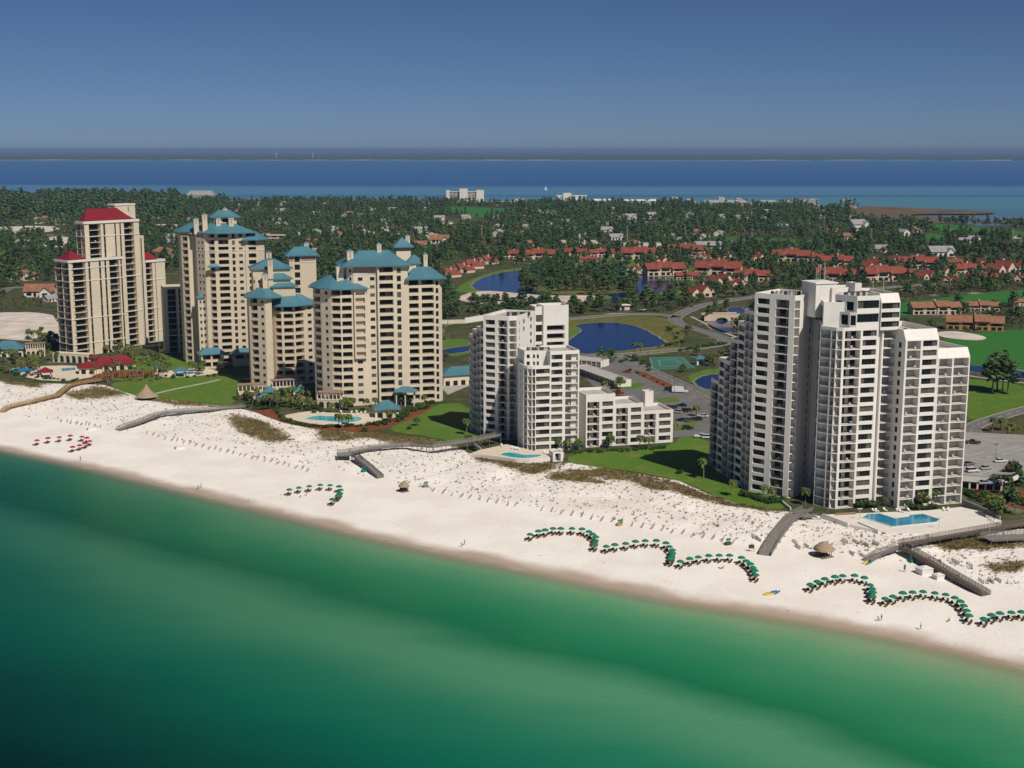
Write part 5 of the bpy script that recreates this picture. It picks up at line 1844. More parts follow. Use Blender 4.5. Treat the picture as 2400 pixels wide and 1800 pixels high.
def stuff_points(name, items, objs, seed=1):
 """one stuff object: points with scale / rotation / choice, instanced by geometry nodes from unlinked templates"""
 col = bpy.data.collections.new(name + '_kinds')
 for o in objs: col.objects.link(o)
 me = bpy.data.meshes.new(name)
 me.from_pydata([(x, y, z) for x, y, z, s, i in items], [], [])
 rnd = np.random.RandomState(seed)
 for nm, tp, arr in (('sc', 'FLOAT', [s for *_, s, i in items]), ('ix', 'INT', [i for *_, i in items]), ('rt', 'FLOAT', rnd.rand(len(items)) * 6.28)):
  a = me.attributes.new(nm, tp, 'POINT')
  a.data.foreach_set('value', np.array(arr, dtype=np.int32 if tp == 'INT' else np.float32))
 o = tag(link(name, me), kind='stuff')
 g = bpy.data.node_groups.new(name, 'GeometryNodeTree')
 g.interface.new_socket('Geometry', in_out='INPUT', socket_type='NodeSocketGeometry')
 g.interface.new_socket('Geometry', in_out='OUTPUT', socket_type='NodeSocketGeometry')
 N, L = g.nodes, g.links
 gi, go = N.new('NodeGroupInput'), N.new('NodeGroupOutput')
 ip = N.new('GeometryNodeInstanceOnPoints')
 ci = N.new('GeometryNodeCollectionInfo')
 ci.inputs['Collection'].default_value = col
 ci.inputs['Separate Children'].default_value = True
 ci.inputs['Reset Children'].default_value = True
 ip.inputs['Pick Instance'].default_value = True
 def attr(n, t):
  a = N.new('GeometryNodeInputNamedAttribute')
  a.data_type = t
  a.inputs['Name'].default_value = n
  return a.outputs[0]
 cx = N.new('ShaderNodeCombineXYZ')
 L.new(attr('rt', 'FLOAT'), cx.inputs['Z'])
 L.new(gi.outputs[0], ip.inputs['Points'])
 L.new(ci.outputs[0], ip.inputs['Instance'])
 L.new(attr('ix', 'INT'), ip.inputs['Instance Index'])
 L.new(cx.outputs[0], ip.inputs['Rotation'])
 L.new(attr('sc', 'FLOAT'), ip.inputs['Scale'])
 L.new(ip.outputs[0], go.inputs[0])
 md = o.modifiers.new('scatter', 'NODES')
 md.node_group = g
 return o
def woods_rest(rest):
 objs = []
 order = ['pine', 'oak', 'dry']
 for ki, k in enumerate(order):
  for i in range(3):
   for far in (0, 1):
    t, c = tree_tpl(k, 300 + i * 13 + ki, bool(far))
    b = MB()
    b.add(c)
    t.m = [1] * len(t.m)
    b.add(t)
    objs.append(bpy.data.objects.new('woodtree_%d_%d_%d' % (ki, i, far), b.mesh('woodtree', [LM[k], BARK])))
 items = []
 base = dict(pine=12.6, oak=8.2, dry=8.2)
 for n, (k, x, y, h) in enumerate(rest):
  far = 1 if y > 1700 else 0
  items.append((x, y, GZ - .2, 1.22 * h / base[k], order.index(k) * 6 + (n % 3) * 2 + far))
 o = stuff_points('woodland', items, objs)
 tag(o, 'far woods of pine and broadleaf trees reaching to the bay', 'woods')
# palms
def palm_tpl(seed, h, nf=16, fl=2.0):
 global RS
 RS = np.random.RandomState(seed)
 tr, fr = MB(), MB()
 q = [(0, 0, -.2), (.12 * RS.randn(), .12 * RS.randn(), h * .5), (.2 * RS.randn(), .2 * RS.randn(), h)]
 tr.tube(q[0], q[1], .19, .14, 6)
 tr.tube(q[1], q[2], .14, .12, 6)
 for i in range(nf):
  t = i * 2.399 + RS.rand() * .4
  up = 1.0 - 1.5 * (i / nf)
  L_ = fl * (.8 + .35 * RS.rand())
  d = np.array((math.cos(t), math.sin(t), 0))
  sd = np.array((-math.sin(t), math.cos(t), 0))
  pr = np.array(q[2])
  pts = []
  for s in range(5):
   f = s / 4
   pts.append(pr + d * L_ * f * (1 - .1 * f) + np.array((0, 0, L_ * (up * f * .75 - .85 * f * f))))
  for s in range(4):
   w0, w1 = (.12 + .50 * math.sin(math.pi * (s + .15) / 4.4)), (.12 + .50 * math.sin(math.pi * (s + 1.15) / 4.6))
   for sg in (-1, 1):
    a, b = pts[s], pts[s + 1]
    dz = np.array((0, 0, -.28))
    fr.face([a, b, b + sd * sg * w1 + dz * w1, a + sd * sg * w0 + dz * w0], 0)
 return tr, fr
PALM = []
for i, h in enumerate((4.2, 5.2, 6.4, 8.0)):
 t, f = palm_tpl(40 + i, h)
 PALM.append((t.mesh('palm_trunk', [PALMB]), f.mesh('palm_crown', [PALML]), h))
SLIM = []
for i, h in enumerate((6.5, 8.0)):
 t, f = palm_tpl(50 + i, h, 9, 1.15)
 SLIM.append((t.mesh('palm_trunk', [PALMB]), f.mesh('palm_crown', [PALML]), h))
def palm(px, py, h, label, group=None, on=None, slim=False):
 w = WB(px, py) if on == 'beach' else W(px, py, GZ if on is None else on)
 q = min(SLIM if slim else PALM, key=lambda k: abs(k[2] - h))
 t = thing('palm_tree', label, 'palm', w, random.random() * 6.28, group, h / q[2])
 link('trunk', q[0], t)
 link('crown', q[1], t)
 return t
def shrub_tpl(seed, n=5):
 global RS
 RS = np.random.RandomState(seed)
 mb = MB()
 for i in range(n):
  a = i * 2.4
  clump(mb, (.45 * math.cos(a), .45 * math.sin(a), .5 + .25 * RS.rand()), .55, 22, .22, .8)
 return mb
SHRUB = [shrub_tpl(60 + i).mesh('shrub', [LEAFS]) for i in range(4)]
def shrub(px, py, s, label, group=None, z=None, sq=1.0):
 w = W(px, py) if z is None else W(px, py, z)
 o = link('shrub', SHRUB[random.randrange(4)])
 o.location = (w.x, w.y, w.z - .05)
 o.rotation_euler = (0, 0, random.random() * 6.28)
 o.scale = (s, s, s * sq)
 return tag(o, label, 'shrub', group)
# ------------------------------------------------------------------ villas, houses, pavilions
VWALL = M('villa_stucco', (.62, .50, .38), .85, .08, .3, .15, rnd=.1)
WWALL = M('white_house_wall', (.66, .62, .56), .85, .08, .3, .15, rnd=.12)
OCHRE = M('ochre_stucco', (.42, .26, .10), .85, .08, .3, .15)
PINKW = M('pink_wall', (.62, .47, .40), .85, .08, .3, .15)
WROOF = M('white_flat_roof', (.66, .64, .60), .8, .08, .3, .15)
def gable(mb, x0, x1, y0, y1, z, h, over=.5, m=0, th=.25):
 """gabled roof slab, ridge along x"""
 ym = (y0 + y1) / 2
 a, b, c, d = x0 - over, x1 + over, y0 - over, y1 + over
 dz = h * over / (ym - y0 if ym > y0 else 1)
 for (ya, yb) in ((c, ym), (d, ym)):
  q = [(a, ya, z - dz), (b, ya, z - dz), (b, yb, z + h), (a, yb, z + h)]
  if ya > yb: q.reverse()
  top = [(x, y, zz + th) for x, y, zz in q]
  mb.face(top, m)
  mb.face(list(reversed(q)), m)
  for i in range(4):
   j = (i + 1) % 4
   mb.face([q[i], q[j], top[j], top[i]], m)
def gwall(mb, x0, x1, y0, y1, z0, z, h, m=0):
 """walls with gable ends closing under a gable roof"""
 ym = (y0 + y1) / 2
 for y, s in ((y0, 1), (y1, -1)):
  q = [(x0, y, z0), (x1, y, z0), (x1, y, z), (x0, y, z)]
  mb.face(q if s > 0 else q[::-1], m)
 for x, s in ((x1, 1), (x0, -1)):
  q = [(x, y0, z0), (x, y1, z0), (x, y1, z), (x, ym, z + h), (x, y0, z)]
  mb.face(q if s > 0 else q[::-1], m)
def winbox(t, x, y, z, w, h, nm='window'):
 mb = MB()
 mb.box(x, x + w, y - .06, y + .08, z, z + h)
 return part(nm, mb, [GLASS], t)
def row_villa(name, n=3, uw=9.0, dp=11.0, hw=5.2, hr=3.2, roof=TERRA, wall=VWALL, step=1.3):
 t = thing(name, '', 'villa')
 for i in range(n):
  x0 = -n * uw / 2 + i * uw
  y0 = -dp / 2 + (step if i % 2 else 0)
  dz = (.9 if i == n // 2 else 0) - .001 * i
  w, r = MB(), MB()
  gwall(w, x0 + .01 * i, x0 + uw - .01, y0, y0 + dp, -.3, hw + dz, hr)
  part('wall', w, [wall], t)
  gable(r, x0 + .35, x0 + uw - .35, y0, y0 + dp, hw + dz, hr, 1.0)
  part('roof', r, [roof], t)
  p = MB()                                      # raised party wall
  p.prism([(x0 - .15, y0 - .2), (x0 + .2, y0 - .2), (x0 + .2, y0 + dp / 2), (x0 - .15, y0 + dp / 2)], hw - .5, hw + dz + .9)
  if i: part('party_wall', p, [wall], t)
  winbox(t, x0 + 1.2, y0, .4, 2.6, 2.0)
  winbox(t, x0 + 5.0, y0, .4, 2.4, 2.0)
  winbox(t, x0 + 1.4, y0, 3.1, 5.6, 1.5)
 c = MB()
 c.box(-.6, .6, .5, 1.5, hw, hw + hr + 2.0)
 part('chimney', c, [wall], t)
 return t
def gable_villa(name, roof=TERRA, wall=VWALL):
 t = thing(name, '', 'villa')
 for i, (x0, w_, y0, hw, hr) in enumerate(((-9, 7.5, 0, 3.6, 3.0), (-1.5, 8, -2, 4.6, 4.0), (6.5, 6, 1, 3.2, 2.6))):
  w, r = MB(), MB()
  # ridge along y: build along x then swap
  gwall(w, y0 - 6, y0 + 6, x0, x0 + w_, -.3, hw, hr)
  w.v = [(y, x, z) for x, y, z in w.v]
  w.f = [f[::-1] for f in w.f]
  part('wall', w, [wall], t)
  gable(r, y0 - 6, y0 + 6, x0 + .25, x0 + w_ - .25, hw, hr, .6)
  r.v = [(y, x, z) for x, y, z in r.v]
  r.f = [f[::-1] for f in r.f]
  part('roof', r, [roof], t)
  winbox(t, x0 + w_ * .3, y0 - 6, .5, w_ * .4, 2.2)
 c = MB()
 c.box(3.2, 4.4, 0, 1.2, 3, 10)
 part('chimney', c, [wall], t)
 return t
def house_tpl(name, w, d, hw, hr, roof, wall, hipped=False, wing=True):
 t = thing(name, '', 'house')
 a, r = MB(), MB()
 if hipped:
  a.prism([(-w / 2, -d / 2), (w / 2, -d / 2), (w / 2, d / 2), (-w / 2, d / 2)], -.3, hw)
  o = .7
  e = [(-w / 2 - o, -d / 2 - o), (w / 2 + o, -d / 2 - o), (w / 2 + o, d / 2 + o), (-w / 2 - o, d / 2 + o)]
  k = (w - d) / 2 + .2
  tp = [(-k, -.1), (k, -.1), (k, .1), (-k, .1)]
  for i in range(4):
   j = (i + 1) % 4
   r.face([(*e[i], hw + .01), (*e[j], hw + .01), (*tp[j], hw + hr), (*tp[i], hw + hr)])
  r.face([(*p, hw + hr) for p in tp])
  r.face([(*p, hw + .01) for p in e[::-1]])
 else:
  gwall(a, -w / 2, w / 2, -d / 2, d / 2, -.3, hw, hr)
  gable(r, -w / 2, w / 2, -d / 2, d / 2, hw, hr, .6)
 part('wall', a, [wall], t)
 part('roof', r, [roof], t)
 if wing:
  a, r = MB(), MB()
  gwall(a, -d / 2 - 3, 0, w * .1, w * .1 + 5.5, -.3, hw * .9, hr * .8)
  gable(r, -d / 2 - 3, 0, w * .1, w * .1 + 5.5, hw * .9, hr * .8, .5)
  for m_ in (a, r):
   m_.v = [(y, x, z) for x, y, z in m_.v]
   m_.f = [f[::-1] for f in m_.f]
  part('wall', a, [wall], t)
  part('roof', r, [roof], t)
  winbox(t, w * .1 + 1.4, -d / 2 - 3, .6, 2.6, 1.7)
 winbox(t, -w * .4, -d / 2, .8, 2.4, 1.6)
 winbox(t, -w * .1 - .8, -d / 2, .2, 1.3, 2.2, 'door')
 return t
def put(tpl, first, px, py, rz, label, group=None, scale=1.0, name=None, r=None):
 w = W(px, py)
 if first:
  tpl.location, tpl.rotation_euler = w, (0, 0, rz)
  tpl.scale = (scale,) * 3
  tag(tpl, label, None, group)
  o = tpl
 else:
  o = dup(tpl, w, rz, scale, label, group)
 HOUSES.append((w.x, w.y, (r or 11) * scale))
 for k in (14, 25) if name is None else (14, 24, 34):
  HOUSES.append((w.x - w.x * k / w.y, w.y - k, (10 if k < 20 else 8) * scale))
 return o
RV = row_villa('villa')
GV = gable_villa('villa')
V = [(1050, 648, .75, 'g', 'red gabled villa nearest the blue-roofed tower at the left tip of the lake'), (1079, 638, .8, 'g', 'red gabled villa second from the left along the lake shore'),
  (1106, 628, .8, 'g', 'red gabled villa third from the left along the lake shore'), (1136, 618, .8, 'g', 'red gabled villa fourth from the left along the lake shore'),
  (1205, 606, .8, 'r', 'small red-roofed villa half hidden by trees, left of the wide villa on the lake head'), (1262, 608, 1.0, 'r', 'wide red-roofed villa at the head of the lake lawn'),
  (1347, 600, .8, 'r', 'red-roofed villa between tall trees below the long white flat roof'), (1408, 602, .8, 'r', 'compact red-roofed villa above the back arm of the lake'),
  (1499, 607, 1.15, 'r', 'long red-roofed villa right of the back arm of the lake'), (1552, 618, .7, 'g', 'small red gabled villa behind the two shore villas'),
  (1487, 640, .75, 'g', 'red gabled villa with a steep cream gable on the right lake shore'), (1556, 645, 1.1, 'r', 'broad red-roofed villa with its front on the right lake shore'),
  (1606, 598, 1.1, 'r', 'long red-roofed villa in the back row under the ornate pale building'), (1702, 608, .6, 'g', 'small red gabled villa in the back row among trees'),
  (1684, 645, 1.25, 'r', 'very long red-roofed villa in the middle row behind the lake shore'), (1688, 668, .9, 'g', 'red gabled villa in front of the very long middle-row villa'),
  (1762, 658, .9, 'r', 'red-roofed villa at the right end of the middle row'), (1638, 694, .85, 'g', 'red gabled villa closest to the curved road'),
  (1855, 613, 1.15, 'r', 'long red-roofed villa in the back row left of the tall white tower'), (1803, 644, .55, 'g', 'tiny red gabled villa in the trees left of the tall white tower'),
  (1963, 624, 1.0, 'r', 'red-roofed villa directly above the lift housing of the white tower'), (2040, 632, 1.0, 'g', 'stepped red gabled villa right of the antennas of the white tower'),
  (1954, 660, 1.1, 'r', 'red-roofed villa seen behind the antennas of the white tower'), (2063, 658, 1.2, 'r', 'broad red-roofed villa below the stepped gabled villa'),
  (2149, 629, 1.1, 'r', 'long red-roofed villa in the back row right of the white tower'), (2168, 654, .75, 'g', 'red gabled villa among trees right of the broad front villa'),
  (2208, 645, .7, 'g', 'red gabled villa in the middle of the right-hand group'), (2266, 642, .9, 'r', 'red-roofed villa in the right-hand group behind dark trees'),
  (2303, 622, .7, 'g', 'red gabled villa at the back of the right-hand group'), (2343, 640, 1.1, 'g', 'large red gabled villa at the far right of the villas')]
seen = set()
for i, (x, y, s_, k, lab) in enumerate(V):
 rz = (-.12, .1, -.3, .22)[i % 4] + (-.75 if x < 1150 else .3 if 1900 > x > 1630 and k == 'g' else 0) + (.5 if k == 'g' and x > 2000 else 0)
 put(RV if k == 'r' else GV, k not in seen, x, y, rz, lab, 'red-roofed villas around the lake', s_ * 1.2, 'v', r=13)
 seen.add(k)
for i, (x, y, s_) in enumerate(((1378, 615, .6), (1452, 600, .7), (1532, 597, .7), (1644, 606, .7), (1732, 644, .75), (1772, 612, .8), (1905, 612, .8), (1912, 645, .9), (2002, 655, .75), (2096, 615, .75), (2112, 648, .75),
      (2232, 664, .8), (2240, 624, .75), (2392, 630, .8), (2302, 660, .8), (2380, 660, .75), (1610, 655, .7), (1725, 672, .7), (1300, 600, .6))):
 put((RV, GV)[i % 2], False, x, y, (.1, .5, -.2, -.4)[i % 4], 'red-roofed villa half hidden by trees between the larger villas', 'half hidden red-roofed villas', s_ * 1.1, 'v')
# brown-roofed townhouses by the golf course
TH = row_villa('townhouse', 4, 9, 12, 5.4, 3.0, BROWNT, VWALL, .8)
put(TH, True, 2190, 735, .05, 'long cream townhouse row with brown roof behind the sand bunker', 'brown-roofed townhouses', .95, r=18)
put(TH, False, 2294, 728, -.15, 'second cream townhouse row with brown roof, right of the long one', 'brown-roofed townhouses', .75, r=14)
TO = row_villa('townhouse', 4, 8.5, 12, 5.4, 3.2, BROWNT, OCHRE, 1.2)
put(TO, True, 2284, 772, -.30, 'ochre townhouse row with brown roof and dark fronts nearest the sand bunker', 'brown-roofed townhouses', 1.0, r=18)
put(TH, False, 2400, 716, .2, 'cream townhouse at the right edge beyond the fairway', 'brown-roofed townhouses', .6, r=12)
# named single houses
H1 = house_tpl('house', 17, 11, 3.6, 3.4, GREYR, WWALL)
H2 = house_tpl('house', 15, 11, 3.4, 3.2, BROWNT, VWALL, True)
H3 = house_tpl('house', 13, 9, 5.2, 3.2, GREYR, WWALL, False, True)
H4 = house_tpl('house', 14, 10, 3.2, 3.0, BROWNT, WWALL)
sing = [(H1, 2203, 600, .1, 'large white house with grey-blue gables behind the right-hand villas', 1.5), (H1, 2058, 590, -.2, 'white gabled house left of the grey-blue gabled house', 1.1),
  (H3, 2008, 540, .4, 'big grey-roofed house with a white gable at the back woods edge', 1.8), (H2, 1984, 561, 0, 'brown hip-roofed house beside the far fairway', 1.3),
  (H2, 382, 600, .1, 'tan hip-roofed house right of the red-roofed tower', 1.5), (H4, 95, 694, .1, 'brown-roofed house at the left edge below the blue-edged house', 1.5),
  (H1, 122, 706, .9, 'small white gabled house beside the brown-roofed house at left', .7), (H2, 57, 655, .05, 'yellow two-part house with blue-edged roofs at the left', 1.3),
  (H2, 1025, 628, .3, 'small orange-roofed house beside the first lake villa', .9), (H1, 742, 600, -.5, 'white house with green-grey roof right of the slab with the blue roof', 1.2),
  (H4, 1030, 570, .05, 'low white house with a red-brown roof left of the white flat roof', 1.6), (H2, 1232, 556, .2, 'orange hip-roofed house left of the white flat roof', 1.2),
  (H1, 1284, 509, .1, 'white house with grey roof in the middle of the far woods', 1.5), (H3, 1474, 520, .2, 'grey-roofed two-storey house in the far woods', 1.5),
  (H2, 740, 510, .9, 'pinkish gabled house in the far woods left of centre', 1.2), (H3, 1030, 520, .1, 'low tan house in the far woods', 1.2)]
fs = set()
for tpl, x, y, rz, lab, s_ in sing:
 put(tpl, id(tpl) not in fs, x, y, rz, lab, None, s_)
 fs.add(id(tpl))
rnd = random.Random(21)
cnt = 0
while cnt < 215:
 x, y = rnd.uniform(20, 2390), 470 + 110 * rnd.random() ** 1.3
 if x > 2000 and y < 528: continue
 if x < 420 and y < 500: continue
 w = W(x, y)
 if blocked(w.x, w.y) or any((w.x - a) ** 2 + (w.y - b) ** 2 < 24 ** 2 for a, b, c in HOUSES): continue
 tpl = rnd.choice((H1, H3, H1, H4, H3, H2))
 o = put(tpl, False, x, y, rnd.uniform(-.6, .6) + rnd.choice((0, 0, 1.57)), 'small pale house half hidden in the far woods before the bay', 'small houses in the far woods', rnd.uniform(.75, 1.15))
 cnt += 1
# far condominiums and hotels
def simple_block(name, label, cat, px, py, wpx, ytop, depth, n, e=0.0, wall=TRIM, bays=None, roof=None, rh=3, group=None, kind='R'):
 F = Frame(px - wpx / 2, py, e)
 T = Tower(name, label, cat, wall, (px, py), group)
 a1 = F.a(px + wpx / 2, py)
 z = F.hit(px, ytop)[1]
 fh = (z - GZ - .6) / n
 q = [F.at(0), F.at(a1), F.at(a1, depth), F.at(0, depth)]
 k = max(2, int(a1 / 7))
 T.block(q, z, {0: dict(n=n, fh=fh, bays=bays or [(kind, 1, dict(furn=0))] * k)}, flat=roof is None, parapet=.5)
 if roof: T.hip(q, z, rh, 1.2, .8, .05, roof)
 c = (F.at(a1 / 2, depth / 2))
 HOUSES.append((c.x, c.y, max(a1, depth) * .62))
 HOUSES.append((c.x - 20 * c.x / c.y, c.y - depth / 2 - 20, a1 * .35))
 return T, F, a1, z
def far_hotels():
 T, F, a1, z = simple_block('hotel', 'tan seven-storey hotel block with a taller middle on the far bay shore', 'hotel', 1090, 474, 88, 449, 20, 7,
        bays=[('S', 1.2), ('R', 3), ('R', 3), ('R', 3), ('S', 4.2), ('R', 3), ('R', 3), ('R', 3), ('S', 2.6)])
 c = F.a(1087, 455)
 T.block([F.at(c - 9, -6), F.at(c + 8, -6), F.at(c + 8, 10), F.at(c - 9, 10)], z + 6, None, parapet=.6)
 T.block([F.at(0.1, -1.0), F.at(7, -1.0), F.at(7, 12), F.at(.1, 12)], z + 3, None, parapet=.6)
 T.block([F.at(a1 - 16, -3), F.at(a1 - .1, -3), F.at(a1 - .1, 12), F.at(a1 - 16, 12)], z + 3, None, parapet=.6)
 T.finish()
 T, F, a1, z = simple_block('hotel', 'smaller cream hotel block with a lift tower on the far bay shore', 'hotel', 1340, 474, 72, 458, 18, 5, bays=[('S', 2.5), ('R', 3), ('R', 3), ('R', 3), ('S', 2), ('R', 1.6), ('S', 1.4), ('R', 1.6), ('S', 1)])
 c = F.a(1330, 460)
 T.block([F.at(c - 9, -1), F.at(c + 8, -1), F.at(c + 8, 10), F.at(c - 9, 10)], z + 5, None, parapet=.6)
 T.finish()
 for args in (('condominium', 'white three-storey bayside condominium just right of the smaller hotel', 'condominium', 1412, 479, 56, 470, 14, 3, 0, WHITE, None, WROOF, 3),
     ('condominium', 'white bayside condominium with zigzag roofs, middle of the three', 'condominium', 1484, 480, 62, 471, 14, 3, 0, WHITE, None, WROOF, 3),
     ('condominium', 'white bayside condominium at the right end of the three', 'condominium', 1540, 479, 40, 471, 14, 3, 0, WHITE, None, WROOF, 3),
     ('condominium', 'long grey-roofed two-storey condominium on the right bay shore', 'condominium', 1700, 484, 112, 475, 16, 3, 0, WWALL, None, GREYR, 5),
     ('condominium', 'pale condominium between dark trees right of the long grey roof', 'condominium', 1800, 484, 40, 474, 14, 3, 0, WWALL, None, GREYR, 4),
     ('condominium', 'pale condominium farthest right on the bay shore', 'condominium', 1850, 482, 36, 474, 14, 3, 0, WWALL, None, GREYR, 4),
     ('condominium', 'grey hip-roofed bay building with white galleries above the tall blue-roofed tower', 'condominium', 468, 471, 62, 458, 30, 4, 0, WHITE, None, GREYR, 10),
     ('condominium', 'low pinkish condominium left of the grey hip-roofed bay building', 'condominium', 405, 470, 44, 463, 14, 3, 0, PINKW, None, WROOF, 2),
     ('condominium', 'low pinkish condominium above the roof of the red-roofed tower', 'condominium', 338, 472, 74, 465, 14, 3, 0, PINKW, None, WROOF, 2),
     ('shop_building', 'long low tan building right of the tan hotel on the bay', 'building', 1200, 477, 100, 472, 14, 1, 0, CREAM, None, None, 2),
     ('commercial_building', 'long white flat-roofed building above the red villas', 'commercial building', 1352, 580, 100, 568, 40, 1, 0, CREAM, [('S', 1)], None, 2),
     ('commercial_building', 'long grey flat-roofed building right of the white flat-roofed one', 'commercial building', 1520, 580, 132, 572, 22, 1, 0, WWALL, [('S', 1)], None, 2),
     ('commercial_building', 'ornate pale building with gables behind the back row of villas', 'commercial building', 1665, 588, 80, 575, 20, 2, 0, VWALL, None, GREYR, 4),
     ('commercial_building', 'pink and white building just right of the tall blue-roofed tower', 'commercial building', 650, 566, 66, 551, 14, 2, 0, PINKW, None, None, 2),
     ('commercial_building', 'small pink and white building beside the larger pink one', 'commercial building', 706, 562, 34, 551, 14, 2, 0, PINKW, None, None, 2),
     ('commercial_building', 'low pale building with a white chimney in the scrub', 'commercial building', 812, 562, 60, 556, 14, 1, 0, WWALL, None, None, 2)):
  T, F, a1, z = simple_block(*args)
  T.finish()
far_hotels()
# pavilions with hipped metal roofs
COLM = M('pale_column', (.70, .62, .52), .8, .05, .5, .2)
def pavilion(name, label, px, py, w, d, rz, hw, hr, roof, solid=False, base=None, cat='pavilion', wall=None, kx=.4, z=None):
 p = W(px, py) if z is None else W(px, py, z)
 t = thing(name, label, cat, p, rz)
 c, r = MB(), MB()
 if solid:
  c.box(-w / 2, w / 2, -d / 2, d / 2, -.1, hw)
  part('wall', c, [wall or CREAM], t)
  for k in range(max(1, int(w / 4))):
   winbox(t, -w / 2 + 1 + k * 4, -d / 2, .1, 2.2, 2.3, 'opening')
 else:
  for x in ([-w / 2 + .3, w / 2 - .3] if w < 8 else list(np.linspace(-w / 2 + .3, w / 2 - .3, int(w / 3.2) + 1))):
   for y in (-d / 2 + .3, d / 2 - .3):
    c = MB()
    c.box(x - .22, x + .22, y - .22, y + .22, -.1, hw)
    part('column', c, [COLM], t)
 o = .9
 e = [(-w / 2 - o, -d / 2 - o), (w / 2 + o, -d / 2 - o), (w / 2 + o, d / 2 + o), (-w / 2 - o, d / 2 + o)]
 k = max(.05, (w - d) / 2) if w > d else .05
 tp = [(-k, -.06), (k, -.06), (k, .06), (-k, .06)]
 md = [(a * .5 + b * .5) for a, b in ((0, 0),)]
 for i in range(4):
  j = (i + 1) % 4
  m1, m2 = [((e[q][0] * .5 + tp[q][0] * .5), (e[q][1] * .5 + tp[q][1] * .5)) for q in (i, j)]
  r.face([(*e[i], hw - .25), (*e[j], hw - .25), (*e[j], hw), (*e[i], hw)])
  r.face([(*e[i], hw), (*e[j], hw), (*m2, hw + hr * .42), (*m1, hw + hr * .42)])
  r.face([(*m1, hw + hr * .42), (*m2, hw + hr * .42), (*tp[j], hw + hr), (*tp[i], hw + hr)])
 r.face([(*q, hw + hr) for q in tp])
 r.face([(*q, hw - .25) for q in e[::-1]])
 part('roof', r, [roof], t)
 HOUSES.append((p.x, p.y, max(w, d) * .6))
 return t
pavilion('pool_hall', 'long dark red roofed pool hall in front of the red-roofed tower', 265, 866, 21, 8, .55, 3.6, 3.6, REDR, True)
pavilion('pool_hall', 'smaller dark red roof joined to the left of the long pool hall', 212, 874, 11, 7, .35, 3.4, 2.6, REDR, True)
pavilion('gazebo', 'dark red gazebo beside the hotel pool at the left', 107, 884, 5.6, 5.6, .3, 3.0, 2.2, REDR)
pavilion('gazebo', 'tiny dark red roofed kiosk behind the pool hall', 218, 850, 3.4, 3.4, .3, 3.0, 1.4, REDR)
pavilion('gazebo', 'blue gazebo left of the small hotel pool', 378, 871, 4.6, 4.6, .3, 3.2, 1.8, BLUER)
pavilion('gazebo', 'blue gazebo standing over the edge of the small hotel pool', 423, 882, 5.2, 5.2, .1, 3.2, 1.8, BLUER)
pavilion('beach_house', 'blue hip-roofed building at the left edge by the pool', 22, 834, 16, 10, .2, 4.5, 4.0, BLUER, True)
pavilion('gazebo', 'blue gazebo high on the terrace at the foot of the half-shaded block', 633, 932, 4.8, 4.8, .2, 3.2, 2.4, BLUER)
pavilion('gazebo', 'wide blue gazebo nearest the dune below the half-shaded block', 622, 948, 7.0, 5.0, .1, 3.0, 2.0, BLUER)
pavilion('gazebo', 'blue gazebo on the terrace at the left foot of the pool tower', 706, 932, 5.2, 5.2, .2, 3.4, 2.8, BLUER)
pavilion('gazebo', 'brown shingled kiosk in front of the terrace gazebo', 700, 948, 4.8, 3.6, .2, 3.0, 1.7, BROWNT)
pavilion('pool_house', 'blue hip-roofed pool house at the right end of the curved pool', 906, 976, 10, 7.5, .15, 3.8, 3.2, BLUER, True)
pavilion('porch', 'two-storey blue-roofed porch at the front of the pool tower', 951, 950, 8.4, 5.0, .0, 6.6, 2.0, BLUER)
pavilion('garage_building', 'long blue-roofed building between the pool tower and the white tower', 1076, 898, 20, 11, .40, 5.2, 3.2, BLUER, True, cat='building')
pavilion('kiosk', 'small white kiosk with a blue roof beside the tennis court', 1640, 854, 5, 5, .2, 3.4, 1.6, BLUER, True, wall=WHITE)
pavilion('gatehouse', 'small tan gatehouse with a white flat top by the road grove', 1463, 726, 7, 5, .1, 3.6, .6, WROOF, True)
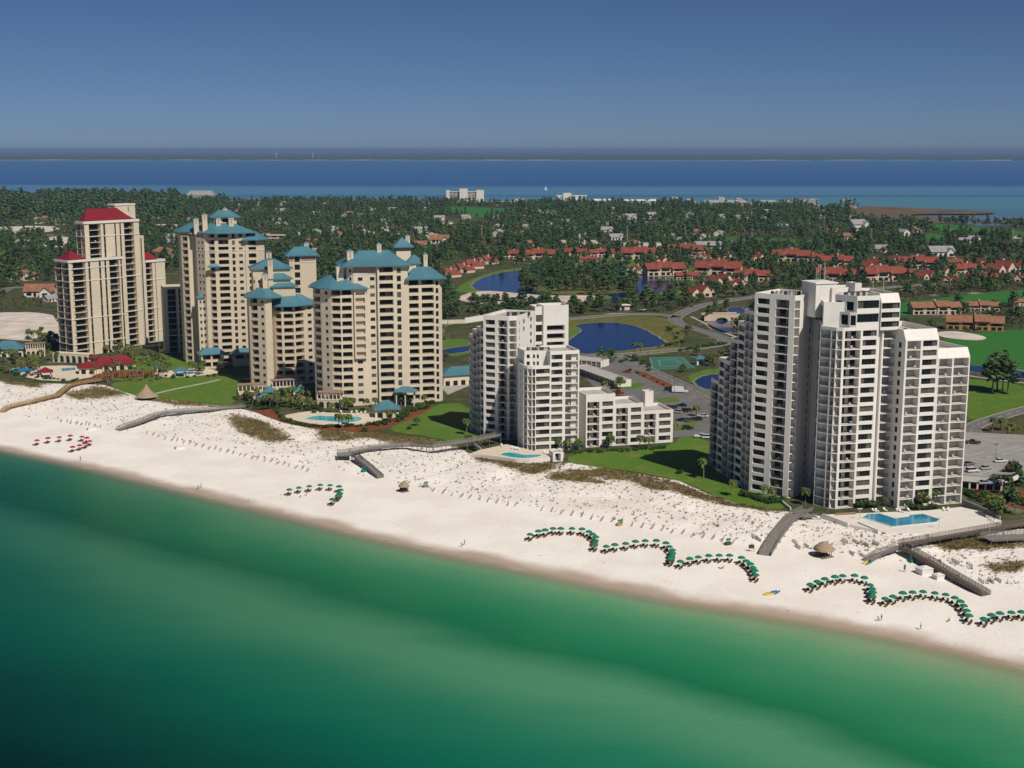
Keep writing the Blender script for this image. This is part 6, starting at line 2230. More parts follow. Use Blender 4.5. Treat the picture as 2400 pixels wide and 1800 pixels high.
def arcades():
 """cream terrace walls with arched openings and pergola tops"""
 def arc(label, px0, py0, px1, py1, h, bays, top=True):
  a, b = W2(px0, py0), W2(px1, py1)
  u = (b - a).normalized()
  Lx = (b - a).length
  t = thing('arcade', label, 'arcade', (a.x, a.y, GZ))
  t.rotation_euler.z = math.atan2(u.y, u.x)
  w, p = MB(), MB()
  bw = Lx / bays
  for i in range(bays):
   x0 = i * bw
   pw = bw * .16
   w.box(x0, x0 + pw, 0, .6, -.2, h)
   w.box(x0 + bw - pw, x0 + bw - .004, 0, .6, -.2, h)
   pts = [(x0 + pw, h * .55)] + [(x0 + bw / 2 - math.cos(k / 6 * math.pi) * (bw / 2 - pw), h * .55 + math.sin(k / 6 * math.pi) * h * .26) for k in range(7)] + [(x0 + bw - pw, h * .55)]
   for (xa, za), (xb, zb) in zip(pts, pts[1:]):
    if xb - xa > .01:
     w.face([(xa, 0, za), (xb, 0, zb), (xb, 0, h), (xa, 0, h)])
     w.face([(xa, 0, za), (xa, .6, za), (xb, .6, zb), (xb, 0, zb)])
  w.box(-.1, Lx + .1, -.1, 5.0, h + .002, h + .35)
  w.box(0, Lx, 4.4, 5.0, -.2, h)
  part('wall', w, [CREAM], t)
  if top:
   for i in range(bays * 2 + 1):
    c = MB()
    x = Lx * i / (bays * 2)
    c.box(x - .18, x + .18, .2, .56, h + .35, h + 3.2)
    part('column', c, [COLM], t)
   p.box(-.4, Lx + .4, -.1, 4.4, h + 3.2, h + 3.5)
   part('pergola_roof', p, [M('pergola_wood', (.30, .20, .14), .9, .2, 1)], t)
  HOUSES.append((a.x + u.x * Lx / 2, a.y + u.y * Lx / 2, Lx * .5))
 arc('cream arcade with pergola left below the half-shaded block', 560, 938, 616, 934, 3.4, 3)
 arc('wide cream arcade with pergola in front of the half-shaded block', 640, 930, 706, 926, 4.0, 4)
 arc('cream arcade with arched openings at the left foot of the pool tower', 744, 956, 798, 958, 3.6, 3)
 arc('low cream loggia at the foot of the red-roofed tower', 124, 848, 208, 852, 4.6, 6, False)
 arc('cream colonnade at the left edge below the dark trees', 62, 838, 106, 836, 4.2, 4)
arcades()
def stairs_wall():
 # garages beside the middle building
 T = Tower('garage_block', 'long white-roofed garage block beside the parking lot', 'garage', WHITE, (1400, 880))
 F = Frame(1340, 872, 7.0e-4)
 a1 = F.a(1440, 908)
 q = [F.at(0), F.at(a1), F.at(a1, 9), F.at(0, 9)]
 T.block(q, GZ + 3.4, {0: dict(n=1, fh=2.9, bays=[('K', 1, dict(furn=0, glass=(0, .02), dep=.3))] * 9)}, parapet=.15)
 T.finish()
 T = Tower('garage_block', 'second white-roofed garage block behind the long one', 'garage', WHITE, (1380, 862))
 F = Frame(1340, 855, 2.0e-4)
 a1 = F.a(1408, 862)
 q = [F.at(0), F.at(a1), F.at(a1, 9), F.at(0, 9)]
 T.block(q, GZ + 3.4, {0: dict(n=1, fh=2.9, bays=[('K', 1, dict(furn=0, glass=(0, .02), dep=.3))] * 6)}, parapet=.15)
 T.finish()
 # boundary wall behind the middle tower
 for (x0, y0, x1, y1, h, lab) in ((1090, 758, 1180, 744, 3.4, 'tall white boundary wall behind the middle white tower'), (1004, 760, 1090, 758, 2.2, 'low cream boundary wall right of the pool tower')):
  a, b = W2(x0, y0), W2(x1, y1)
  mb = MB()
  mb.obox(a, (b - a).normalized(), (b - a).length, .4, GZ - .2, GZ + h)
  mb.obox(a - (b - a).normalized() * .1, (b - a).normalized(), (b - a).length + .2, .5, GZ + h + .002, GZ + h + .2)
  tag(link('boundary_wall', mb.mesh('boundary_wall', [WHITE if h > 3 else CREAM])), lab, 'wall')
 # bridge
 p = W(1692, 752)
 t = thing('bridge', 'small cream road bridge with one low arch over the pond', 'bridge', p, .12)
 w = MB()
 n, half, rise = 10, 4.2, 2.6
 for y in (0, 7.6):
  xs = [-12] + [half * -math.cos(math.pi * k / n) for k in range(n + 1)] + [12]
  for i in range(len(xs) - 1):
   z = [0 if abs(x) >= half else rise * math.sqrt(max(0, 1 - (x / half) ** 2)) for x in xs[i:i + 2]]
   for dy, rev in ((0, 0), (.4, 1)):
    q = [(xs[i], y + dy, z[0] - .3), (xs[i + 1], y + dy, z[1] - .3), (xs[i + 1], y + dy, 4.6), (xs[i], y + dy, 4.6)]
    w.face(q[::-1] if rev else q)
   w.face([(xs[i], y, 4.6), (xs[i + 1], y, 4.6), (xs[i + 1], y + .4, 4.6), (xs[i], y + .4, 4.6)])
   w.face([(xs[i], y, z[0] - .3), (xs[i], y + 7.6, z[0] - .3), (xs[i + 1], y + 7.6, z[1] - .3), (xs[i + 1], y, z[1] - .3)]) if y == 0 and abs(xs[i]) < half + .1 and abs(xs[i + 1]) < half + .1 else None
 w.box(-12, 12, .41, 7.59, 3.0, 3.4)
 part('deck', w, [VWALL], t)
 c = MB()
 c.box(-12.2, 12.2, -.12, .5, 4.605, 4.85)
 part('coping', c, [PINKB], t)
 # parking deck on the right
 z = GZ + 3.2
 px = [(2253, 1122), (2352, 1131), (2420, 1105), (2420, 1020), (2255, 1012)]
 w = [W2(x, y, z) for x, y in px]
 t = thing('parking_deck', 'raised grey parking deck behind the white tower at the right edge', 'parking deck', (w[0].x, w[0].y, GZ))
 mb = MB()
 mb.prism([(p.x, p.y) for p in ccw(w)], z - .5, z)
 wpart('deck', mb, [M('deck_asphalt', (.30, .285, .27), .85, .12, .25, .2)], t)
 mb = MB()
 for a, b in ((w[0], w[1]), (w[1], w[2])):
  u = (b - a).normalized()
  mb.obox(a - Vector((-u.y, u.x)) * .25, u, (b - a).length + .2, .25, z - .7, z + .9)
 wpart('parapet', mb, [WHITE], t)
 mb = MB()
 a, b = w[0], w[1]
 u = (b - a).normalized()
 for k in range(6):
  mb = MB()
  mb.obox(a + u * (k * (b - a).length / 5.3), u, .5, .5, GZ - .2, z - .5)
  wpart('support_post', mb, [WHITE], t)
 mb = MB()
 mb.obox(a + Vector((-u.y, u.x)) * 7, u, (b - a).length, .3, GZ - .1, z - .5)
 wpart('back_wall', mb, [CONC], t)
 mb = MB()
 for k in range(9):
  p, q = W2(2262 + k * 15, 1082 - k * 1.2, z), W2(2285 + k * 15, 1074 - k * 1.2, z)
 for (x0, y0, x1, y1) in ((2262, 1070, 2305, 1060), (2290, 1112, 2335, 1100), (2362, 1093, 2415, 1082), (2330, 1060, 2390, 1045), (2262, 1098, 2280, 1092), (2350, 1065, 2400, 1053)):
  p, q = W2(x0, y0, z), W2(x1, y1, z)
  mb.obox(p, (q - p).normalized(), (q - p).length, .14, z + .002, z + .008)
 wpart('bay_line', mb, [PAINT], t)
 # tennis court
 c = [(1518, 838), (1601, 836), (1634, 863), (1525, 868)]
 w = ccw([W2(*p) for p in c])
 t = thing('tennis_court', 'green tennis court beside the road past the round pond', 'tennis court', (w[0].x, w[0].y, GZ))
 mb = MB()
 mb.prism([(p.x, p.y) for p in w], GZ, GZ + .12)
 wpart('court', mb, [COURT], t)
 mb = MB()
 cc = centroid(w)
 for k in (.88, .5):
  q = [cc + (p - cc) * k for p in w]
  for i in range(4):
   a, b = q[i], q[(i + 1) % 4]
   mb.obox(a, (b - a).normalized(), (b - a).length, .12, GZ + .121, GZ + .13)
 wpart('court_line', mb, [PAINT], t)
 mb = MB()
 for i in range(4):
  a, b = w[i], w[(i + 1) % 4]
  u = (b - a).normalized()
  n = int((b - a).length / 3)
  for k in range(n + 1):
   p = a + u * ((b - a).length * k / max(1, n))
   mb.tube((p.x, p.y, GZ), (p.x, p.y, GZ + 3), .05, .05, 4)
  for zz in (1, 2, 3):
   mb.tube((a.x, a.y, GZ + zz), (b.x, b.y, GZ + zz), .03, .03, 4)
 wpart('fence', mb, [DARKU], t)
stairs_wall()
# ------------------------------------------------------------------ pools and decks
POOLW = M('pool_water', (.035, .36, .42), .12, .15, .25, .3, bump=.08)
POOLB = M('deep_pool_water', (.012, .22, .36), .12, .25, .12, .3, bump=.08)
COPE = M('pool_coping', (.70, .68, .64), .7, .05, .5, .2)
def pool(label, px, mat, z=GZ, rounding=2, dz=.06):
 w = [W2(x, y, z) for x, y in px]
 if rounding: w = smooth_poly(w, rounding)
 w = ccw(w)
 c = centroid(w)
 t = thing('swimming_pool', label, 'swimming pool', (c.x, c.y, z))
 mb = MB()
 mb.face([(p.x, p.y, z + dz) for p in w])
 wpart('water', mb, [mat], t)
 mb = MB()
 out = [p + (p - c).normalized() * .45 for p in w]
 n = len(w)
 for i in range(n):
  j = (i + 1) % n
  a, b, d, e = w[i], w[j], out[j], out[i]
  mb.face([(e.x, e.y, z + dz + .10), (d.x, d.y, z + dz + .10), (b.x, b.y, z + dz + .10), (a.x, a.y, z + dz + .10)])
  mb.face([(e.x, e.y, z), (d.x, d.y, z), (d.x, d.y, z + dz + .10), (e.x, e.y, z + dz + .10)])
  mb.face([(b.x, b.y, z), (a.x, a.y, z), (a.x, a.y, z + dz + .10), (b.x, b.y, z + dz + .10)])
 wpart('coping', mb, [COPE], t)
def deckblock(name, px, z, mat, wallm, rounding=0):
 w = [W2(x, y, z) for x, y in px]
 if rounding: w = smooth_poly(w, rounding)
 w = ccw(w)
 mb = MB()
 mb.prism([(p.x, p.y) for p in w], 0.2, z, 1, 0)
 EXCL.append((min(p.x for p in w), max(p.x for p in w), min(p.y for p in w), max(p.y for p in w), w, name))
 structure(name, mb, [mat, wallm])
 return w
ZD, ZE, ZF = GZ + .25, GZ + 1.5, GZ + .9
wd = deckblock('pool_deck', [(660, 975), (690, 968), (736, 962), (777, 968), (864, 968), (885, 974), (900, 986), (880, 992), (835, 996), (760, 997), (700, 988)], ZD, DECK, CONC, 1)
pool('curved pale turquoise pool at the foot of the tan tower, ringed by a hedge', [(712, 981), (741, 973.5), (762, 975.5), (832, 975.5), (853, 982), (835, 990), (799, 991), (762, 986.5), (734, 985.5)], POOLW, ZD)
we = deckblock('pool_deck', [(1104, 1062), (1122, 1055), (1187, 1041), (1254, 1057), (1290, 1052), (1322, 1060), (1320, 1066), (1286, 1072), (1240, 1077), (1208, 1076), (1160, 1069)], ZE, DECK, WHITE)
pool('small bent turquoise pool on the raised deck of the middle white building', [(1168, 1066), (1186, 1060), (1206, 1062), (1226, 1066.5), (1266, 1065), (1270, 1070), (1236, 1075), (1210, 1074)], POOLW, ZE, 1)
wf = deckblock('pool_deck', [(1925, 1206), (2010, 1203), (2175, 1196), (2252, 1188), (2305, 1200), (2348, 1221), (2338, 1231), (2175, 1250), (2058, 1244), (1985, 1228)], ZF, DECKW, WHITE)
pool('large angular blue pool on the white deck of the right tower', [(2021, 1213), (2035, 1205), (2061, 1204), (2099, 1215), (2127, 1211.5), (2133, 1207), (2162, 1205), (2203, 1218), (2194, 1224), (2092, 1235)], POOLB, ZF, 0)
deckblock('pool_deck', [(40, 868), (80, 858), (180, 856), (250, 866), (200, 890), (110, 893), (50, 882)], GZ + .12, DECK, CONC, 1)
pool('blue pool left of the dark red gazebo', [(22, 868), (40, 862), (75, 862), (92, 868), (60, 874), (28, 873)], POOLB, GZ + .16)
pool('small blue rectangular pool right of the dark red gazebo', [(143, 863), (176, 861), (178, 868), (146, 871)], POOLB, GZ + .16, 0)
deckblock('pool_deck', [(358, 872), (400, 868), (470, 862), (512, 868), (508, 876), (430, 884), (372, 884)], GZ + .12, DECK, CONC, 1)
pool('small blue pool in front of the tall blue-roofed tower', [(402, 876), (425, 873), (452, 870), (462, 874), (440, 879), (410, 880)], POOLB, GZ + .16)
pool('tiny round plunge pool beside the left hotel pool', [(82, 882), (98, 880), (106, 884), (92, 887)], POOLB, GZ + .16)
# low walls round the right pool deck
def low_wall(label, pts, h, z=GZ, mat=WHITE, t=.3):
 mb = MB()
 w = [W2(x, y, z) for x, y in pts]
 for a, b in zip(w, w[1:]):
  u = (b - a).normalized()
  mb.obox(a, u, (b - a).length, t, z - 1.2, z + h)
 o = link('low_wall', mb.mesh('low_wall', [mat]))
 return tag(o, label, 'wall')
low_wall('low white wall stepping down to the sand left of the angular pool', [(1928, 1209), (1987, 1231)], .7, ZF)
low_wall('low white wall along the seaward edge of the angular pool deck', [(2010, 1226), (2058, 1246)], .5, ZF)
low_wall('grey wall running back from the right end of the angular pool deck', [(2345, 1222), (2318, 1206), (2258, 1182)], 1.6, GZ + .4, CONC)
low_wall('low brick wall at the foot of the right tower', [(1958, 1210), (2005, 1208)], 1.0, GZ + .6, M('brown_brick', (.28, .18, .13), .9, .2, 2))
low_wall('white sloping wall beside the grey stair left of the right tower', [(1824, 1170), (1836, 1183), (1852, 1196)], .9)
def pump_house():
 T = Tower('bath_house', 'small white bath house with a dark opening beside the small bent pool', 'bath house', WHITE, (1308, 1082))
 F = Frame(1296, 1083, -1e-4, GZ)
 q = [F.at(0), F.at(3.8), F.at(3.8, 4.5), F.at(0, 4.5)]
 T.block(q, GZ + 3.6, {0: dict(n=1, fh=3.2, bays=[('S', .6), ('K', 2, dict(furn=0, glass=(0, 1))), ('S', .6)])}, parapet=.3)
 T.finish()
pump_house()
# ------------------------------------------------------------------ beach things
UGREEN = M('green_canvas', (.012, .17, .105), .8, .12, 1.5, .15)
URED = M('crimson_canvas', (.36, .02, .05), .8, .12, 1.5, .15)
WOODD = M('dark_wood', (.09, .06, .035), .85, .2, 2, .15)
WOODY = M('yellow_wood', (.42, .28, .10), .85, .2, 2, .15)
NAVY = M('navy_canvas', (.03, .025, .06), .85, .1, 2, .1)
GREYW = M('weathered_boards', (.215, .20, .185), .9, .22, 1.4, .1)
TANWD = M('new_boards', (.34, .225, .105), .9, .2, 1.4, .1)
BROWNW = M('brown_boards', (.145, .115, .095), .9, .2, 1.4, .1)
THATCH = M('thatch', (.33, .25, .17), .95, .3, 2.5, .05)
def umbrella_tpl(mat):
 t = thing('beach_umbrella', '', 'beach umbrella')
 c, p = MB(), MB()
 n = 16
 rings = [(1.12, 1.62), (1.02, 1.80), (.72, 2.05), (.36, 2.20), (.03, 2.26)]
 for k in range(len(rings)):
  for i in range(n):
   a = 2 * math.pi * i / n
   r, z = rings[k]
   if k == 0 and i % 2: z += .09
   if k < 2: r *= 1 - .05 * (i % 2)
   c.v.append((r * math.cos(a), r * math.sin(a), z))
 for k in range(len(rings) - 1):
  for i in range(n):
   j = (i + 1) % n
   c.f.append((k * n + i, k * n + j, k * n + n + j, k * n + n + i)); c.m.append(0)
 c.f.append(tuple(range((len(rings) - 1) * n, len(rings) * n))); c.m.append(0)
 part('canopy', c, [mat], t)
 p.tube((0, 0, -.2), (0, 0, 2.3), .03, .03, 6)
 part('pole', p, [WOODY], t)
 return t
def lounger_tpl(cush):
 mb = MB()
 mb.box(-.30, .30, -1.3, -.02, .30, .38, 0)
 i = len(mb.v)
 mb.v.extend([(-.3, 0, .3), (.3, 0, .3), (.3, .62, .78), (-.3, .62, .78), (-.3, -.02, .39), (.3, -.02, .39), (.3, .58, .86), (-.3, .58, .86)])
 for f in ((0, 3, 2, 1), (4, 5, 6, 7), (0, 1, 5, 4), (1, 2, 6, 5), (2, 3, 7, 6), (3, 0, 4, 7)):
  mb.f.append(tuple(i + k for k in f)); mb.m.append(0)
 for x in (-.28, .20):
  for y in (-1.25, -.1):
   mb.box(x, x + .08, y, y + .08, -.05, .30, 1)
  mb.box(x, x + .08, -1.45, .25, .22, .299, 1)
 return mb.mesh('lounger', [cush, WOODY])
SEA = (W(2400, 1559, 0) - W(0, 1049, 0)).normalized()
SEA = Vector((SEA.y, -SEA.x, 0))
SEA_RZ = math.atan2(SEA.y, SEA.x) + math.pi / 2            # local -y points to the sea
UG, UR = umbrella_tpl(UGREEN), umbrella_tpl(URED)
LG, LR = lounger_tpl(WOODD), lounger_tpl(NAVY)
z1 = lambda L: [(600 + a / 3.687, 1000 + b / 3.687) for a, b in L]
z2 = lambda L: [(1150 + a / 3.687, 1100 + b / 3.687) for a, b in L]
z3 = lambda L: [(1700 + a / 3.16, 1100 + b / 3.16) for a, b in L]
z0 = lambda L: [(a / 3.687, 1000 + b / 3.687) for a, b in L]
ROWS = [
 ('green', 'small green cluster by the grey beach stairs', z1([(288, 540), (370, 522), (460, 510), (555, 498), (640, 500), (718, 515), (733, 541), (725, 568), (705, 592), (660, 625)])),
 ('green', 'first arc of the long green row', z2([(340, 555), (412, 530), (470, 522), (540, 505), (607, 507), (703, 505), (790, 512), (848, 532), (880, 556), (908, 580), (905, 608), (897, 645)])),
 ('green', 'second arc of the long green row', z2([(1000, 660), (1073, 648), (1167, 637), (1252, 620), (1337, 612), (1432, 612), (1515, 632), (1545, 660), (1572, 690), (1570, 720), (1565, 745), (1550, 770)])),
 ('green', 'third arc of the long green row', z2([(1640, 790), (1720, 768), (1795, 752), (1885, 742), (1975, 738), (2065, 738)]) + z3([(120, 650), (155, 675), (185, 697), (205, 720), (218, 745), (225, 775)])),
 ('green', 'green arc below the large tiki hut', z3([(630, 850), (683, 828), (738, 808), (812, 793), (870, 782), (958, 782), (1030, 798), (1072, 850), (1088, 878), (1092, 905), (1088, 935)])),
 ('green', 'green arc below the long beach ramp', z3([(1185, 950), (1243, 935), (1315, 913), (1388, 905), (1465, 898), (1553, 908), (1633, 920), (1700, 945), (1742, 973), (1765, 1003), (1788, 1038), (1805, 1078)])),
 ('green', 'last green row at the right edge', z3([(1915, 1098), (1972, 1075), (2035, 1060), (2120, 1052), (2195, 1050)])),
 ('red', 'crimson cluster at the left of the beach', z0([(320, 115), (415, 98), (512, 87), (607, 77), (708, 82), (750, 95), (775, 120), (735, 142), (688, 158), (627, 172)])),
]
def WBz(px, py, h):
 """beach point whose spot h above the sand is seen at this pixel"""
 p = WB(px, py)
 for _ in range(3):
  w = W(px, py, p.z + h)
  p = Vector((w.x, w.y, gzb(w.x, w.y)))
 return p
def gzb(x, y):
 h = BEACH.ray_cast(Vector((x, y, 60)), Vector((0, 0, -1)))
 return h[0].z if h[0] is not None else GZ
fu = set()
for col, row, pts in ROWS:
 word = 'green' if col == 'green' else 'crimson'
 for i, (px, py) in enumerate(pts):
  p = WBz(px, py, 1.95)
  tpl = UG if col == 'green' else UR
  lab = '%s beach umbrella, %s from the upwind end of the %s' % (word, ORD[i], row)
  lab = '%s umbrella in the %s, %s from its left end' % (word, row, ORD[i])
  lab = ' '.join(lab.replace(word + ' umbrella', 'umbrella').split())
  rz = random.uniform(0, .7)
  if col not in fu:
   tpl.location = p
   tag(tpl, lab, None, 'beach umbrellas')
   fu.add(col)
  else:
   dup(tpl, p, rz, random.uniform(.94, 1.06), lab, 'beach umbrellas')
  for s, sd in ((-1, 'left'), (1, 'right')):
   q = Vector((p.x, p.y, 0)) + Vector((-SEA.y, SEA.x, 0)) * .62 * -s + SEA * .35
   o = link('beach_lounger', LG if col == 'green' else LR)
   o.location = (q.x, q.y, gzb(q.x, q.y))
   o.rotation_euler = (0, 0, SEA_RZ + random.uniform(-.12, .12))
   tag(o, '%s lounger under umbrella %s from left, %s' % (sd, ORD[i], row), 'beach lounger', 'loungers under the beach umbrellas')
# sand fences
def fence_tpl(seed):
 r = random.Random(seed)
 mb = MB()
 for i in range(22):
  x = -1.7 + i * .16
  z = 1.15 + r.uniform(-.1, .1)
  mb.box(x - .03, x + .03, -.02 + r.uniform(-.04, .04), .02, -.2, z)
 for z in (.3, .9):
  mb.box(-1.75, 1.75, .021, .035, z, z + .03)
 for x in (-1.75, 0, 1.75):
  mb.box(x - .05, x + .05, .036, .12, -.3, 1.35)
 return mb.mesh('sand_fence', [M('bleached_slats', (.43, .385, .35), .9, .2, 2, .1)])
FEN = [fence_tpl(i) for i in range(3)]
FSEC = [('left of the grey curved walkway', [(146 + i * 11, 989 + i * 1.5) for i in range(9)]),
  ('between the curved walkway and the square platform', [(344 + i * 14.6, 1018 + i * 3.25) for i in range(27)]),
  ('between the small tiki hut and the first umbrella arc', [(1018 + i * 21.5, 1152 + i * 3.6) for i in range(10)]),
  ('above the long umbrella row', [(1272 + i * 23.5, 1192 + i * 4.2) for i in range(20)]),
  ('between the brown stairs and the tiki hut', [(1862, 1275), (1868, 1283), (1889, 1281), (1768, 1262), (1779, 1268)]),
  ('right of the tiki hut', [(1981, 1272), (2004, 1274), (2030, 1278), (2052, 1276), (1997, 1300), (2018, 1302)]),
  ('right of the long beach ramp', [(2300, 1363), (2324, 1366), (2341, 1362), (2272, 1326), (2240, 1322)])]
for sec, pts in FSEC:
 for i, (px, py) in enumerate(pts):
  p = WB(px + random.uniform(-2, 2), py + random.uniform(-2, 2))
  o = link('sand_fence', FEN[i % 3])
  o.location = (p.x, p.y, gzb(p.x, p.y))
  o.rotation_euler = (random.uniform(-.08, .08), 0, 1.57 - p.x / p.y * .8 - .22 + random.uniform(-.12, .12) + (.7 if sec.startswith(('between the brown', 'right')) else 0))
  o.scale = (.9, 1, random.uniform(.65, 1.05))
  tag(o, 'slatted sand fence panel %s' % sec, 'sand fence', 'sand fence panels ' + sec)
# boardwalks
def boardwalk(name, label, pts, width, mat, rail=True, posts=True, rail_h=1.05):
 """pts: (px, py, height above sand)"""
 P = []
 for px, py, h in pts:
  p = WB(px, py)
  for _ in range(3):
   w = W(px, py, p.z + h)
   p = Vector((w.x, w.y, gzb(w.x, w.y)))
  P.append(Vector((p.x, p.y, p.z + h)))
 t = thing(name, label, 'boardwalk', P[0])
 # resample
 Q = [P[0]]
 for a, b in zip(P, P[1:]):
  n = max(1, int((b - a).length / 2.4))
  Q += [a.lerp(b, (k + 1) / n) for k in range(n)]
 dk, rl = MB(), [MB(), MB()]
 L = []
 for i, q in enumerate(Q):
  d = (Q[min(i + 1, len(Q) - 1)] - Q[max(i - 1, 0)])
  d.z = 0
  d.normalize()
  L.append(Vector((-d.y, d.x, 0)))
 for i in range(len(Q) - 1):
  a, b, na, nb = Q[i], Q[i + 1], L[i], L[i + 1]
  npl = max(2, int((b - a).length / .6))
  for k in range(npl):
   f0, f1 = k / npl, (k + .93) / npl
   c0, c1 = a.lerp(b, f0), a.lerp(b, f1)
   m0, m1 = na.lerp(nb, f0) * width / 2, na.lerp(nb, f1) * width / 2
   q = [c0 - m0, c1 - m1, c1 + m1, c0 + m0]
   dk.face(q)
   dn = Vector((0, 0, -.12))
   dk.face([p + dn for p in q[::-1]])
   for x, y in ((0, 1), (1, 2), (2, 3), (3, 0)):
    dk.face([q[x] + dn, q[y] + dn, q[y], q[x]])
  for s, mb in ((-1, rl[0]), (1, rl[1])):
   o0, o1 = a + na * s * width / 2, b + nb * s * width / 2
   for z in (.2, .48, .76, rail_h):
    mb.tube(o0 + Vector((0, 0, z)), o1 + Vector((0, 0, z)), .085, .085, 4)
   for f in (0, .5):
    c = o0.lerp(o1, f)
    mb.tube(c - Vector((0, 0, .2)), c + Vector((0, 0, rail_h)), .055, .055, 4)
 wpart('deck', dk, [mat], t)
 if rail:
  for mb in rl: wpart('railing', mb, [mat], t)
 if posts:
  for i in range(0, len(Q), 2):
   for s in (-1, 1):
    c = Q[i] + L[i] * s * (width / 2 - .15)
    g = gzb(c.x, c.y)
    if c.z - g > .5:
     mb = MB()
     mb.tube((c.x, c.y, g - .3), (c.x, c.y, c.z - .1), .12, .12, 5)
     wpart('support_post', mb, [mat], t)
 return t, Q
boardwalk('boardwalk', 'tan wooden boardwalk running down from the left pools to the sand', [(240, 893, .8), (190, 898, .9), (163, 905, 1.0), (136, 927, 1.0), (81, 941, .9), (22, 954, .9), (6, 966, .2)], 2.6, TANWD)
boardwalk('boardwalk', 'weathered grey boardwalk with a wavy course over the left dunes', [(572, 953, .8), (488, 961, .9), (434, 964, 1.2), (393, 969, 1.2), (369, 973, 1.2), (350, 981, 1.2), (323, 991, 1.0), (295, 1000, .9), (276, 1008, .2)], 3.2, GREYW)
boardwalk('boardwalk', 'long grey boardwalk from the middle building to the square platform', [(1168, 1020, 3.4), (1115, 1032, 3.2), (1015, 1047, 2.6), (961, 1044, 1.6), (906, 1047, 1.2), (860, 1052, 1.3), (822, 1060, 1.6)], 3.0, GREYW)
boardwalk('viewing_platform', 'square grey viewing platform on posts above the dune edge', [(790, 1065, 1.9), (824, 1063, 1.9)], 6.5, GREYW)
boardwalk('beach_stairs', 'grey stairs descending from the square platform to the sand', [(832, 1068, 1.8), (845, 1080, 1.6), (866, 1097, 1.0), (892, 1120, .15)], 2.4, GREYW)
boardwalk('pool_stairs', 'grey stairs dropping from the long boardwalk to the small bent pool', [(1110, 1036, 3.0), (1124, 1050, 1.8), (1133, 1060, .5)], 2.0, GREYW, posts=False)
boardwalk('boardwalk', 'grey and tan stairs from the right tower to the sand beside the sign', [(1893, 1194, .9), (1868, 1206, 1.1), (1849, 1219, 1.2), (1826, 1247, 1.0), (1811, 1270, .9), (1793, 1301, .15)], 3.4, GREYW)
boardwalk('viewing_platform', 'small grey platform at the head of the stairs by the right tower', [(1872, 1210, 1.0), (1905, 1207, 1.0)], 4.4, GREYW)
boardwalk('boardwalk', 'long brown boardwalk coming in from the right edge past the angular pool', [(2440, 1222, 1.2), (2330, 1238, 1.4), (2254, 1252, 1.6), (2180, 1264, 1.7), (2110, 1277, 1.7)], 3.0, BROWNW)
boardwalk('beach_stairs', 'grey steps falling left from the long brown boardwalk to the kayaks', [(2106, 1281, 1.6), (2085, 1290, 1.3), (2058, 1297, 1.2), (2032, 1316, .15)], 2.4, GREYW)
boardwalk('beach_ramp', 'long brown ramp falling right from the brown boardwalk to the sand', [(2116, 1282, 1.6), (2170, 1312, 1.4), (2230, 1348, 1.0), (2290, 1382, .6), (2312, 1395, .15)], 3.0, BROWNW)
boardwalk('viewing_platform', 'grey platform with benches at the right edge of the dunes', [(2310, 1262, 1.3), (2440, 1256, 1.3)], 6.0, GREYW)
# tiki huts
def tiki(label, px, py, w, hw, hr, posts=True, big=False):
 p = WB(px, py)
 t = thing('tiki_hut', label, 'tiki hut', (p.x, p.y, gzb(p.x, p.y)), .5)
 r = MB()
 n = 18
 rings = [(w / 2, hw - .1), (w * .44, hw + hr * .30), (w * .30, hw + hr * .62), (w * .14, hw + hr * .88), (.1, hw + hr)] if not big else \
   [(w / 2, hw - .1), (w * .36, hw + hr * .20), (w * .20, hw + hr * .48), (w * .09, hw + hr * .75), (.06, hw + hr)]
 for rr, z in rings:
  for i in range(n):
   a = 2 * math.pi * i / n
   k = 1 + .04 * math.sin(i * 5.1 + rr * 3)
   r.v.append((rr * k * math.cos(a), rr * k * math.sin(a), z))
 for k in range(len(rings) - 1):
  for i in range(n):
   j = (i + 1) % n
   r.f.append((k * n + i, k * n + j, k * n + n + j, k * n + n + i)); r.m.append(0)
 r.f.append(tuple(range(n - 1, -1, -1))); r.m.append(0)
 part('thatched_roof', r, [THATCH], t)
 for k in range(6):
  a = math.pi * 2 * k / 6
  c = MB()
  c.tube((w * .38 * math.cos(a), w * .38 * math.sin(a), -.3), (w * .38 * math.cos(a), w * .38 * math.sin(a), hw + .1), .12, .1, 6)
  part('post', c, [WOODD], t)
 f = MB()
 f.box(-w * .36, w * .36, -w * .36, w * .36, -.1, .25)
 part('floor', f, [GREYW], t)
 b = MB()
 b.box(-w * .3, w * .3, w * .05, w * .22, .25, 1.2)
 part('counter', b, [WOODD], t)
tiki('large thatched tiki hut on a wooden floor between stairs and ramp', 1930, 1304, 5.8, 2.1, 2.3)
tiki('small thatched tiki hut right of the square platform', 947, 1152, 3.8, 1.9, 1.7)
tiki('wide conical thatched hut at the edge of the left lawn', 344, 936, 10.4, 1.5, 5.6, big=True)
